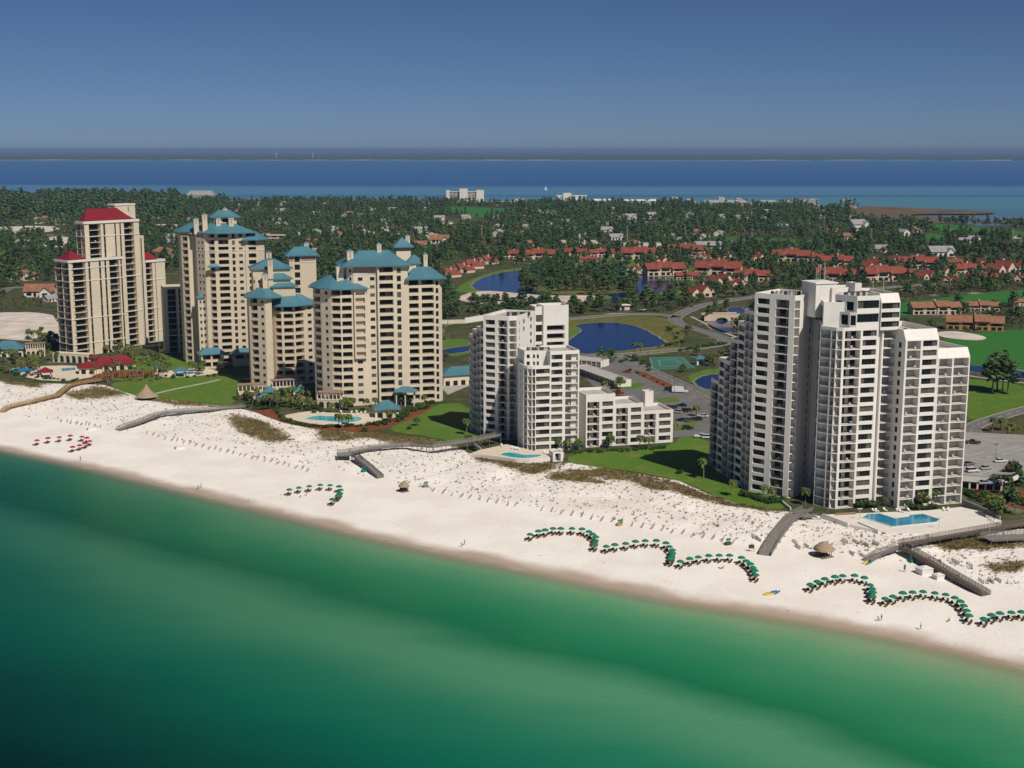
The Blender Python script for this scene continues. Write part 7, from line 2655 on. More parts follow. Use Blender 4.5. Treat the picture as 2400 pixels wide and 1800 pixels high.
# tents, boxes, signs, boards
TENT = M('white_canvas', (.70, .68, .66), .8, .06, .6, .2)
def tent(label, px, py, w, d, h, rz):
 p = WB(px, py)
 t = thing('beach_cabana', label, 'cabana', (p.x, p.y, gzb(p.x, p.y)), rz)
 mb = MB()
 mb.prism([(-w / 2, -d / 2), (w / 2, -d / 2), (w / 2, d / 2), (-w / 2, d / 2)], -.1, h * .72)
 part('sides', mb, [TENT], t)
 mb = MB()
 o = .12
 e = [(-w / 2 - o, -d / 2 - o), (w / 2 + o, -d / 2 - o), (w / 2 + o, d / 2 + o), (-w / 2 - o, d / 2 + o)]
 for i in range(4):
  j = (i + 1) % 4
  mb.face([(*e[i], h * .70), (*e[j], h * .70), (.1 if i in (0, 1) else -.1, 0, h), (-.1 if i in (0, 3) else .1, 0, h)])
 part('roof', mb, [TENT], t)
tent('white canvas cabana beside the long brown ramp, nearer the steps', 2166, 1344, 3.6, 3.0, 2.3, .35)
tent('smaller white canvas box to the right of the white cabana', 2199, 1356, 2.5, 2.2, 1.7, .35)
tent('low white canvas box on the sand left of the curved walkway', 214, 1007, 3.2, 2.0, 1.3, .6)
tent('low white canvas box on the sand right of the curved walkway', 421, 1051, 3.4, 2.2, 1.3, .6)
def sign(label, px, py, mat, w=1.6, h=1.1, z=1.2):
 p = WB(px, py)
 t = thing('notice_board', label, 'sign', (p.x, p.y, gzb(p.x, p.y)), -.2)
 mb = MB()
 mb.box(-w / 2, w / 2, -.05, .05, z - h / 2 + .3, z + h / 2 + .3)
 part('board', mb, [mat], t)
 for x in (-w / 2 + .1, w / 2 - .1):
  mb = MB()
  mb.box(x - .05, x + .05, .051, .13, -.3, z + h / 2 + .3)
  part('post', mb, [WOODD], t)
sign('brown notice board on two posts left of the foot of the tower stairs', 1761, 1293, WOODD)
sign('green flag board standing alone on the sand above the green arc', 2120, 1341, UGREEN, .5, 1.4, 1.1)
KCOL = [('yellow', (.62, .46, .02)), ('blue', (.02, .16, .42)), ('green', (.02, .25, .22)), ('red', (.45, .04, .04))]
def kayak(label, px, py, c, rz, tilt=0):
 mb = MB()
 n = 8
 prof = [(-1.6, .02, .12), (-1.1, .26, .2), (0, .36, .25), (1.1, .26, .2), (1.6, .02, .12)]
 for x, w, h in prof:
  for k in range(n):
   a = 2 * math.pi * k / n
   mb.v.append((x, w * math.cos(a), .22 + h * math.sin(a)))
 for s in range(4):
  for k in range(n):
   j = (k + 1) % n
   mb.f.append((s * n + k, s * n + j, s * n + n + j, s * n + n + k)); mb.m.append(0)
 mb.box(-.5, .1, -.2, .2, .44, .48)
 o = link('kayak', mb.mesh('kayak', [M('kayak_' + c, dict(KCOL)[c], .4, .08, 1, .4)]))
 p = WB(px, py)
 o.location = (p.x, p.y, gzb(p.x, p.y))
 o.rotation_euler = (0, tilt, rz)
 tag(o, label, 'kayak')
kayak('yellow kayak lying leftmost on the sand near the wash', 1800, 1392, 'yellow', .5)
kayak('blue kayak between the yellow one and the rightmost one near the wash', 1812, 1389, 'blue', .7)
kayak('second yellow kayak of the group near the wash, seaward side', 1805, 1394, 'yellow', .3)
kayak('rightmost blue kayak of the group lying near the wash', 1822, 1390, 'blue', .9)
kayak('yellow kayak leaning at the foot of the grey steps', 2028, 1319, 'yellow', .8)
kayak('blue-green kayak beside the yellow one at the foot of the grey steps', 2036, 1322, 'green', .7)
def closed_umbrella_stack(label, px, py, mat, base):
 """a heap of folded umbrellas leaning on a crate"""
 p = WB(px, py)
 t = thing('storage_crate', label, 'crate', (p.x, p.y, gzb(p.x, p.y)), .4)
 mb = MB()
 mb.box(-.9, .9, -.5, .5, -.05, .8)
 part('box', mb, [base], t)
 for k in range(5):
  mb = MB()
  x = -.7 + k * .32
  mb.tube((x, -.2, .805), (x + .5, .5, 1.7 + .1 * (k % 2)), .05, .16, 6)
  part('folded_umbrella', mb, [mat], t)
closed_umbrella_stack('orange-brown crate with folded green umbrellas above the second arc', 1452, 1232, UGREEN, WOODY)
closed_umbrella_stack('dark crate with folded green umbrellas left of the notice board', 1706, 1277, UGREEN, WOODD)
closed_umbrella_stack('crate with folded green umbrellas in the shade of the square platform', 853, 1106, UGREEN, UGREEN)
closed_umbrella_stack('green bin with folded umbrellas in the shade of the brown boardwalk', 2138, 1317, UGREEN, UGREEN)
closed_umbrella_stack('crate with one dark folded umbrella right of the small tiki hut', 997, 1142, UGREEN, GREYW)
# pool-side chairs
def chaise_tpl():
 mb = MB()
 mb.box(-.32, .32, -1.2, .3, .32, .40, 0)
 i = len(mb.v)
 mb.v.extend([(-.32, .301, .32), (.32, .301, .32), (.32, .82, .82), (-.32, .82, .82), (-.32, .28, .41), (.32, .28, .41), (.32, .78, .9), (-.32, .78, .9)])
 for f in ((0, 3, 2, 1), (4, 5, 6, 7), (0, 1, 5, 4), (1, 2, 6, 5), (2, 3, 7, 6), (3, 0, 4, 7)):
  mb.f.append(tuple(i + k for k in f)); mb.m.append(0)
 for x in (-.3, .24):
  for y in (-1.15, .2):
   mb.box(x, x + .06, y, y + .06, 0, .32, 0)
 return mb.mesh('deck_chair', [TENT])
CH = chaise_tpl()
def chairs(pts, z, rz, label, group):
 for px, py in pts:
  o = link('deck_chair', CH)
  o.location = W(px, py, z)
  o.rotation_euler = (0, 0, rz + random.uniform(-.3, .3))
  tag(o, label, 'deck chair', group)
chairs([(2048, 1199), (2055, 1199), (2074, 1197)], ZF, .2, 'white deck chair at the top left of the angular pool', 'deck chairs left of the dark shrubs')
chairs([(2105, 1199), (2112, 1200), (2130, 1198)], ZF, .3, 'white deck chair at the top right of the angular pool', 'deck chairs above the angular pool')
chairs([(2212, 1196), (2222, 1196)], ZF, -.3, 'white deck chair by the small planter behind the angular pool', 'deck chairs by the planter')
chairs([(2296, 1202), (2303, 1206), (2310, 1210), (2317, 1214), (2324, 1218), (2331, 1223), (2337, 1228)], ZF, 1.0, 'white deck chair in the line along the right deck wall', 'deck chairs along the right deck wall')
chairs([(1200, 1051), (1208, 1053), (1214, 1054), (1176, 1046), (1276, 1062), (1283, 1064)], ZE, .2, 'pale deck chair on the raised deck by the small bent pool', 'deck chairs by the bent pool')
chairs([(824, 968), (836, 967), (846, 970), (856, 968), (839, 973), (872, 975), (800, 967)], ZD, .1, 'white deck chair behind the curved pool', 'deck chairs by the curved pool')
# balcony furniture
def bchair():
 mb = MB()
 mb.box(-.28, .28, -.28, .28, .36, .44)
 mb.box(-.28, .28, .22, .30, .441, .95)
 for x in (-.26, .2):
  for y in (-.26, .2):
   mb.box(x, x + .06, y, y + .06, 0, .36)
 mb.box(-.33, -.281, -.28, .28, .55, .62)
 mb.box(.281, .33, -.28, .28, .55, .62)
 return mb.mesh('balcony_chair', [TENT])
def btable():
 mb = MB()
 mb.tube((0, 0, .66), (0, 0, .72), .5, .5, 10)
 mb.tube((0, 0, 0), (0, 0, .66), .05, .05, 6)
 mb.tube((0, 0, 0), (0, 0, .04), .25, .22, 8)
 return mb.mesh('balcony_table', [TENT])
BC, BT = bchair(), btable()
random.shuffle(FURN)
short = {'white stepped high-rise with open balconies behind the angular turquoise pool': 'the right white tower', 'white stepped apartment block with a low terraced wing beside the parking lot': 'the middle white building',
   'tan balcony tower with dark red roofs at the far left, set cornerwise': 'the red-roofed tower'}
k = 0
for q, rz, lab in FURN:
 if lab not in short or k > 280: continue
 tb = k % 4 == 0
 o = link('balcony_table' if tb else 'balcony_chair', BT if tb else BC)
 o.location = q
 o.rotation_euler = (0, 0, rz)
 tag(o, 'small white %s on a balcony of %s' % ('table' if tb else 'chair', short[lab]), 'table' if tb else 'chair', 'white balcony %s of %s' % ('tables' if tb else 'chairs', short[lab]))
 k += 1
# ------------------------------------------------------------------ cars
TYRE = M('tyre_rubber', (.02, .02, .02), .8, .1, 3, .2)
RIM = M('wheel_rim', (.45, .45, .46), .4, .1, 3, .5)
PAINTS = {}
def paint(n, c):
 if n not in PAINTS: PAINTS[n] = M('car_paint_' + n, c, .25, .03, 1, .6)
 return PAINTS[n]
CC = dict(white=(.72, .72, .70), silver=(.42, .43, .44), grey=(.16, .165, .17), black=(.018, .018, .02), red=(.42, .015, .02), maroon=(.13, .015, .02), blue=(.02, .05, .16), tan=(.42, .35, .25))
def car_tpl(kind):
 t = thing('parked_car', '', 'car')
 if kind == 'sedan': L_, w, prof = 4.6, 1.75, ([(-2.3, .35), (2.3, .35), (2.3, .68), (1.3, .88), (-1.55, .92), (-2.3, .82)], [(1.0, .88), (.25, 1.38), (-1.0, 1.40), (-1.75, .92)])
 elif kind == 'suv': L_, w, prof = 4.7, 1.85, ([(-2.3, .42), (2.3, .42), (2.3, .85), (1.2, 1.05), (-2.3, 1.05)], [(1.05, 1.05), (.5, 1.68), (-2.1, 1.72), (-2.28, 1.05)])
 elif kind == 'pickup': L_, w, prof = 5.4, 1.9, ([(-2.7, .45), (2.7, .45), (2.7, .9), (1.5, 1.05), (-2.7, 1.0)], [(1.3, 1.05), (.7, 1.72), (-.5, 1.72), (-.8, 1.03)])
 else: L_, w, prof = 7.5, 2.3, ([(-3.7, .5), (3.7, .5), (3.7, 1.1), (2.6, 1.3), (-3.7, 1.3)], [(2.5, 1.3), (1.6, 2.9), (-3.6, 2.95), (-3.7, 1.3)])
 b = MB()
 bp, cp = prof
 n = len(bp)
 for y, s in ((-w / 2, 1), (w / 2, -1)):
  f = [(x, y, z) for x, z in bp]
  b.face(f if s > 0 else f[::-1])
 for i in range(n):
  j = (i + 1) % n
  b.face([(bp[j][0], -w / 2, bp[j][1]), (bp[i][0], -w / 2, bp[i][1]), (bp[i][0], w / 2, bp[i][1]), (bp[j][0], w / 2, bp[j][1])])
 # roof and pillars: painted cap above the glass
 ins = .14
 r = MB()
 tz = .06
 a, c = cp[1], cp[2]
 yb, yt = w / 2 - .03, w / 2 - ins - .06
 b.face([(a[0], -yt, a[1]), (a[0], yt, a[1]), (c[0], yt, c[1]), (c[0], -yt, c[1])][::-1])
 part('body', b, [paint('white', CC['white'])], t)
 g = MB()
 lo, hi = [cp[0], cp[3]], [cp[1], cp[2]]
 if kind == 'van':
  g.face([(2.5, -yb, 1.31), (2.5, yb, 1.31), (1.6, yt, 2.9), (1.6, -yt, 2.9)])
  part('window', g, [GLASS], t)
  s2 = MB()
  for s in (-1, 1):
   f = [(2.5, s * yb, 1.3), (1.6, s * yt, 2.9), (-3.6, s * yt, 2.95), (-3.7, s * yb, 1.3)]
   s2.face(f if s > 0 else f[::-1])
  s2.face([(-3.7, -yb, 1.3), (-3.6, -yt, 2.95), (-3.6, yt, 2.95), (-3.7, yb, 1.3)])
  part('coach_body', s2, [paint('white', CC['white'])], t)
 else:
  for s in (-1, 1):
   f = [(cp[0][0], s * yb, cp[0][1]), (cp[1][0], s * yt, cp[1][1] - .04), (cp[2][0], s * yt, cp[2][1] - .04), (cp[3][0], s * yb, cp[3][1])]
   g.face(f if s > 0 else f[::-1])
  g.face([(cp[0][0], -yb, cp[0][1]), (cp[0][0], yb, cp[0][1]), (cp[1][0], yt, cp[1][1]), (cp[1][0], -yt, cp[1][1])])
  g.face([(cp[3][0], yb, cp[3][1]), (cp[3][0], -yb, cp[3][1]), (cp[2][0], -yt, cp[2][1]), (cp[2][0], yt, cp[2][1])])
  part('window', g, [GLASS], t)
 for x in (-L_ * .31, L_ * .31):
  for y in (-w / 2 + .02, w / 2 - .02):
   wh = MB()
   wh.tube((x, y - .11, .33), (x, y + .11, .33), .34, .34, 12, 0)
   q = y - .115 if y < 0 else y + .115
   wh.tube((x, y, .33), (x, q, .33), .19, .19, 8, 1)
   part('wheel', wh, [TYRE, RIM], t)
 for y in (-w / 2 + .25, w / 2 - .25):
  h = MB()
  h.box(L_ / 2 - .02, L_ / 2 + .03, y - .16, y + .16, bp[2][1] - .22, bp[2][1] - .06)
  part('headlight', h, [RIM], t)
 return t
CT = {k: car_tpl(k) for k in ('sedan', 'suv', 'pickup', 'van')}
used_c = set()
def car(kind, colr, px, py, rz, label, z=GZ + .06, group='parked cars'):
 w = W(px, py, z)
 if kind not in used_c:
  o = CT[kind]
  o.location, o.rotation_euler = w, (0, 0, rz)
  tag(o, label, None, group)
  used_c.add(kind)
 else:
  o = dup(CT[kind], w, rz, 1, label, group)
 for ch in o.children:
  if ch.name.split('.')[0] in ('body', 'coach_body'):
   ch.material_slots[0].link = 'OBJECT'
   ch.material_slots[0].material = paint(colr, CC[colr])
 return o
zc = lambda a, b: (1050 + a / 3.687, 700 + b / 3.687)
car('sedan', 'red', *zc(1545, 640), 2.9, 'red car parked alone on the lot nearest the garages')
car('sedan', 'silver', *zc(1378, 828), 2.8, 'silver car left of the red pickup behind the low wing')
car('pickup', 'red', *zc(1472, 818), 2.8, 'red pickup behind the low terraced wing')
car('van', 'white', *zc(2005, 812), -.25, 'white camper van on the lane beside the parking lot')
car('suv', 'black', *zc(1912, 795), -.2, 'dark car directly left of the white camper van')
car('sedan', 'black', *zc(2018, 930), 2.7, 'dark sedan at the top of the parked group right of the wing')
car('sedan', 'red', *zc(1892, 945), 2.7, 'red car at the left of the parked group')
car('sedan', 'blue', *zc(1938, 948), 2.7, 'dark blue car beside the red car at left of the group')
car('suv', 'silver', *zc(1978, 988), 2.7, 'silver car in the middle of the parked group')
car('suv', 'black', *zc(2032, 978), 2.7, 'black car right of the silver car in the group')
car('sedan', 'maroon', *zc(2068, 972), 2.7, 'maroon car at the right end of the upper row')
car('sedan', 'black', *zc(2012, 1058), 2.7, 'black car at the left end of the lower row')
car('suv', 'grey', *zc(2062, 1062), 2.7, 'grey car second in the lower row')
car('sedan', 'maroon', *zc(2108, 1052), 2.7, 'maroon car third in the lower row')
car('sedan', 'black', *zc(2152, 1048), 2.7, 'black car at the right end of the lower row')
car('suv', 'black', *zc(2075, 1130), .1, 'black car parked on the grass edge below the two rows')
car('pickup', 'white', *zc(2188, 1200), -.15, 'white pickup on the lane below the parked rows')
car('suv', 'white', *zc(2245, 1208), -.15, 'white car just right of the white pickup, partly behind the tower')
car('sedan', 'white', *zc(2200, 1022), 2.7, 'white car near the tower at the right of the rows')
car('sedan', 'red', *zc(2103, 72), 1.1, 'red car driving on the curved road')
zd = lambda a, b: (1900 + a / 3.318, 750 + b / 3.318)
DZ = GZ + 3.205
car('pickup', 'maroon', *zd(1262, 962), 2.9, 'maroon pickup at the back of the raised deck', DZ)
car('sedan', 'white', *zd(1475, 1105), .15, 'white sedan alone in the middle of the raised deck', DZ)
car('sedan', 'grey', *zd(1232, 1128), .4, 'grey car by the tower corner on the raised deck', DZ)
car('suv', 'white', *zd(1260, 1182), .25, 'white car in front of the grey one by the tower corner', DZ)
car('sedan', 'silver', *zd(1362, 1160), .3, 'silver sedan right of the white car on the raised deck', DZ)
car('sedan', 'silver', *zd(1355, 1275), .1, 'silver car at the front edge of the raised deck', DZ)
car('sedan', 'blue', *zd(1425, 1262), .1, 'dark blue car beside the silver one at the deck edge', DZ)
car('suv', 'black', *zd(1508, 1243), .2, 'black car at the front edge of the raised deck', DZ)
car('sedan', 'silver', *zd(1630, 1205), .2, 'silver car at the right edge of the raised deck', DZ)
zw = lambda a, b: (1900 + a / 4.424, 400 + b / 4.424)
car('suv', 'blue', *zw(1015, 1226), .1, 'dark blue car on the road below the villas')
# ------------------------------------------------------------------ poles
POLE = M('pale_pole', (.55, .55, .52), .7, .1, 1, .2)
def pole(name, label, px, py, h, group=None, arm=True, mat=None, z=GZ):
 w = W(px, py, z)
 t = thing(name, label, 'pole', w, .3, group)
 mb = MB()
 mb.tube((0, 0, -.3), (0, 0, h), .28 if h > 12 else .09, .16 if h > 12 else .06, 6)
 part('shaft', mb, [mat or POLE], t)
 if arm:
  mb = MB()
  mb.box(-1.4 if h > 12 else -.9, 1.4 if h > 12 else .9, -.1, .1, h - .35, h - .1)
  part('crossarm' if h > 12 else 'lamp', mb, [mat or POLE], t)
for i, (x, y0, y1) in enumerate([(608, 525, 552), (713, 527, 552), (745, 525, 538), (827, 525, 562), (985, 522, 556), (1129, 528, 562), (1234, 527, 559), (1347, 530, 560), (1470, 530, 567), (1606, 532, 568), (1762, 536, 566), (1922, 532, 570),
         (2042, 536, 568), (2226, 535, 571), (2373, 537, 574)]):
 w = W(x, y1)
 r = ray(x, y0)
 t_ = math.hypot(w.x, w.y) / math.hypot(r.x, r.y)
 pole('power_pole', 'tall pale power pole, %s from the left in the line through the woods' % ORD[i], x, y1, (CZ + r.z * t_) - GZ, 'power poles through the woods')
for x, y, h, lab in ((1505, 968, 8, 'lamp post in the lot left of the camper van'), (1580, 922, 8, 'lamp post beside the camper van'), (1662, 992, 8, 'lamp post at the tower side of the lot'), (1413, 872, 7, 'lamp post by the garages'),
      (2333, 1078, 6, 'lamp post in the middle of the raised deck')):
 pole('lamp_post', lab, x, y, h, 'lamp posts', True, DARKU, DZ if x > 2000 else GZ)
for x, y, h, lab in ((2014, 1224, 4.5, 'thin lamp post left of the angular pool'), (2200, 1246, 4.5, 'thin lamp post at the front edge of the angular pool deck'), (2318, 1264, 6, 'tall thin lamp post by the brown boardwalk')):
 pole('lamp_post', lab, x, y, h, 'lamp posts', True, POLE)
# sailboat and water towers
def sailboat():
 t = thing('sailboat', 'small white sailboat on the blue bay', 'boat', W(1279, 445, -.2), .3)
 h, s = MB(), MB()
 n = [(-4, .9), (-2, 1.4), (1, 1.3), (4.5, .05)]
 pts = [(x, y) for x, y in n] + [(x, -y) for x, y in n[::-1]]
 h.prism([(x, y) for x, y in pts][::-1], -.3, 1.2)
 part('hull', h, [TENT], t)
 s.prism([(.1, -.05), (.1, .05), (-3.6, .04), (-3.6, -.04)], 2.0, 2.05)
 s.face([(.15, 0, 2.1), (-3.8, .35, 2.2), (-.4, .5, 8.0), (.15, 0, 14)])
 s.face([(.4, 0, 2.0), (.3, 0, 13), (1.6, .6, 7.0), (4.2, 0, 1.8)])
 part('sail', s, [TENT], t)
 m = MB()
 m.tube((.25, 0, 1), (.25, 0, 14.5), .1, .06, 5)
 part('mast', m, [POLE], t)
sailboat()
for x, lab in ((648, 'tiny white water tower on the far shore, left of two'), (733, 'tiny white water tower on the far shore, right of two')):
 w = W(x, 369, 1)
 t = thing('water_tower', lab, 'water tower', w)
 mb = MB()
 rings = [(6, 36), (18, 40), (22, 46), (16, 52), (3, 55)]
 n = 10
 for r, z in rings:
  for k in range(n):
   mb.v.append((r * math.cos(2 * math.pi * k / n), r * math.sin(2 * math.pi * k / n), z))
 for s in range(4):
  for k in range(n):
   mb.f.append((s * n + k, s * n + (k + 1) % n, s * n + n + (k + 1) % n, s * n + n + k)); mb.m.append(0)
 part('tank', mb, [TENT], t)
 mb = MB()
 mb.tube((0, 0, -2), (0, 0, 37), 6, 5, 8)
 part('stem', mb, [TENT], t)
# ------------------------------------------------------------------ people
SKIN = M('skin', (.42, .26, .18), .6, .08, 4, .3)
def person(px, py, pose, shirt, label, on='beach', rz=0.0, scale=1.0):
 p = WB(px, py) if on == 'beach' else W(px, py, on)
 if on == 'beach': p = Vector((p.x, p.y, gzb(p.x, p.y)))
 if pose == 'walk':
  J = dict(pel=(0, 0, .93), chest=(0, .02, 1.32), neck=(0, .03, 1.50), head=(0, .06, 1.66), ls=(-.2, .02, 1.42), le=(-.26, .08, 1.14), lh=(-.24, .24, .95), rs=(.2, .02, 1.42), re=(.26, -.10, 1.14), rh=(.25, -.12, .88),
     lk=(-.10, .16, .52), lf=(-.10, .10, .06), rk=(.10, .02, .50), rf=(.10, -.24, .10))
 elif pose == 'sit':
  J = dict(pel=(0, 0, .14), chest=(0, -.06, .52), neck=(0, -.06, .70), head=(0, -.03, .86), ls=(-.2, -.06, .62), le=(-.28, -.10, .36), lh=(-.30, -.26, .12), rs=(.2, -.06, .62), re=(.28, .10, .40), rh=(.18, .34, .40),
     lk=(-.12, .40, .44), lf=(-.12, .66, .06), rk=(.14, .42, .36), rf=(.14, .78, .06))
 elif pose == 'bend':
  J = dict(pel=(0, 0, .80), chest=(0, .30, 1.02), neck=(0, .44, 1.10), head=(0, .58, 1.12), ls=(-.2, .36, 1.05), le=(-.24, .42, .78), lh=(-.16, .52, .50), rs=(.2, .36, 1.05), re=(.24, .44, .78), rh=(.16, .56, .52),
     lk=(-.12, .10, .46), lf=(-.12, -.06, .06), rk=(.12, .12, .46), rf=(.12, -.02, .06))
 else:
  J = dict(pel=(0, 0, .14), chest=(0, -.40, .16), neck=(0, -.58, .18), head=(0, -.74, .22), ls=(-.2, -.48, .14), le=(-.34, -.62, .10), lh=(-.22, -.82, .08), rs=(.2, -.48, .14), re=(.32, -.26, .08), rh=(.30, .0, .06),
     lk=(-.10, .44, .16), lf=(-.12, .86, .08), rk=(.12, .42, .12), rf=(.14, .84, .08))
 names = list(J)
 edges = [('pel', 'chest'), ('chest', 'neck'), ('neck', 'head'), ('chest', 'ls'), ('ls', 'le'), ('le', 'lh'), ('chest', 'rs'), ('rs', 're'), ('re', 'rh'), ('pel', 'lk'), ('lk', 'lf'), ('pel', 'rk'), ('rk', 'rf')]
 rad = dict(pel=.15, chest=.155, neck=.062, head=.11, ls=.07, le=.048, lh=.04, rs=.07, re=.048, rh=.04, lk=.075, lf=.05, rk=.075, rf=.05)
 def build(keys, edg, extra, mats, nm, parent):
  me = bpy.data.meshes.new(nm)
  me.from_pydata([J[k] for k in keys], [(keys.index(a), keys.index(b)) for a, b in edg], [])
  o = link(nm, me, parent)
  sk = o.modifiers.new('skin', 'SKIN')
  for i, k in enumerate(keys):
   me.skin_vertices[0].data[i].radius = (rad[k] + extra, rad[k] * .85 + extra)
  me.skin_vertices[0].data[0].use_root = True
  ss = o.modifiers.new('sub', 'SUBSURF')
  ss.levels = ss.render_levels = 1
  for m in mats: me.materials.append(m)
  return o
 t = thing('person', label, 'person', p, rz, None, scale)
 build(names, edges, 0, [SKIN], 'body', t)
 J2 = dict(J)
 if shirt:
  keys = ['pel', 'chest', 'lk', 'rk']
  Jm = dict(J)
  for k in ('lk', 'rk'):
   J[k] = tuple(a * .55 + b * .45 for a, b in zip(Jm['pel'], Jm[k]))
  build(keys, [('pel', 'chest'), ('pel', 'lk'), ('pel', 'rk')], .018, [M('cloth_' + shirt, dict(red=(.5, .04, .05), white=(.7, .7, .68), blue=(.05, .14, .36), dark=(.04, .04, .06), pink=(.6, .25, .25))[shirt], .85, .1, 3, .1)], 'clothes', t)
  J.update(Jm)
 h = MB()
 hd = Vector(J['head'])
 n = 8
 for k in range(3):
  r, z = ((.118, .01), (.10, .08), (.03, .125))[k]
  for i in range(n):
   a = 2 * math.pi * i / n
   h.v.append((hd.x + r * math.cos(a), hd.y - .02 + r * math.sin(a), hd.z + z))
 for k in range(2):
  for i in range(n):
   j = (i + 1) % n
   h.f.append((k * n + i, k * n + j, k * n + n + j, k * n + n + i)); h.m.append(0)
 h.f.append(tuple(range(2 * n, 3 * n))); h.m.append(0)
 part('hair', h, [WOODD], t)
person(189, 1080, 'walk', 'dark', 'person in dark clothes standing at the water line on the left', rz=.6)
person(466, 1146, 'bend', 'red', 'person in red bending at the water line left of centre', rz=1.0)
person(472, 1143, 'walk', 'white', 'person in white beside the bending one at the water line', rz=1.4)
person(1084, 1282, 'bend', 'blue', 'person in blue crouching on the wet sand in the middle', rz=.9)
person(1089, 1278, 'walk', 'red', 'person in red standing on the wet sand in the middle', rz=1.2)
person(2060, 1457, 'bend', 'dark', 'person in dark clothes bending over near the right wash', rz=.4)
person(2066, 1455, 'walk', 'blue', 'person in blue beside the bending one near the right wash', rz=.4)
person(2158, 1476, 'walk', 'dark', 'person in dark shorts walking alone along the right wash', rz=1.2)
person(2224, 1457, 'sit', 'red', 'person in red sitting on the sand near the last green arc', rz=2.0)
person(1687, 1332, 'lie', 'red', 'person in red lying on the sand below the third arc, left', rz=.4)
person(1695, 1333, 'sit', 'pink', 'person in pink sitting on the sand below the third arc, right', rz=.9)
person(661, 1160, 'lie', 'white', 'person in white lying left of the small green cluster', rz=1.9)
person(705, 1166, 'sit', 'pink', 'person in pink sitting below the small green cluster', rz=1.0)
person(718, 1163, 'walk', 'pink', 'person in pink standing below the small green cluster', rz=1.0)
person(1615, 1148, 'walk', 'blue', 'person in blue standing on the lawn beside the shadow', on=GZ + .05, rz=.4)
person(1917, 1292, 'walk', 'red', 'person in red standing under the large tiki hut, left', rz=.5)
person(1925, 1293, 'walk', 'white', 'person in white standing under the large tiki hut, right', rz=.2)
person(2125, 1276, 'walk', 'white', 'person in white at the top of the brown ramp', on=4.6, rz=.5)
person(2137, 1288, 'walk', 'blue', 'person in blue walking down the brown ramp', on=4.2, rz=-.8)
person(1940, 1201, 'walk', 'dark', 'person in dark clothes at the left end of the white pool deck', on=ZF, rz=.8)
# ------------------------------------------------------------------ palms and shrubs placed by eye
rnd = random.Random(3)
for i in range(34):
 x = rnd.uniform(215, 385)
 y = rnd.uniform(872, 897)
 palm(x, y - (x - 300) * .03, rnd.uniform(5.5, 8.2), 'tall slender palm in the grove before the red pool hall', 'palms before the red pool hall', slim=True)
for i in range(26):
 palm(rnd.uniform(-5, 140), rnd.uniform(836, 885), rnd.uniform(4, 6.8), 'palm around the pools at the left edge', 'palms at the left pools')
for i in range(26):
 x = rnd.uniform(250, 396)
 palm(x, rnd.uniform(826, 858), rnd.uniform(4, 7), 'palm in the garden at the foot of the red-roofed tower', 'palms at the red-roofed tower', slim=i % 3 > 0)
for i in range(12):
 palm(rnd.uniform(60, 140), rnd.uniform(790, 806), rnd.uniform(4.5, 7), 'dark palm behind the left pools on the sandy lot', 'palms by the sandy lot')
for i in range(16):
 palm(rnd.uniform(1000, 1062), rnd.uniform(762, 800), rnd.uniform(6, 8.5), 'thin bare palm in the cluster by the drive loop left of the middle tower', 'palms by the left drive loop', slim=True)
for i in range(12):
 palm(rnd.uniform(370, 520), rnd.uniform(866, 878), rnd.uniform(3.5, 6), 'palm around the small hotel pool', 'palms around the small hotel pool')
for i in range(34):
 x = rnd.uniform(548, 760)
 palm(x, rnd.uniform(928, 962), rnd.uniform(3.4, 5.4), 'palm on the garden terraces below the half-shaded block', 'palms on the terraces')
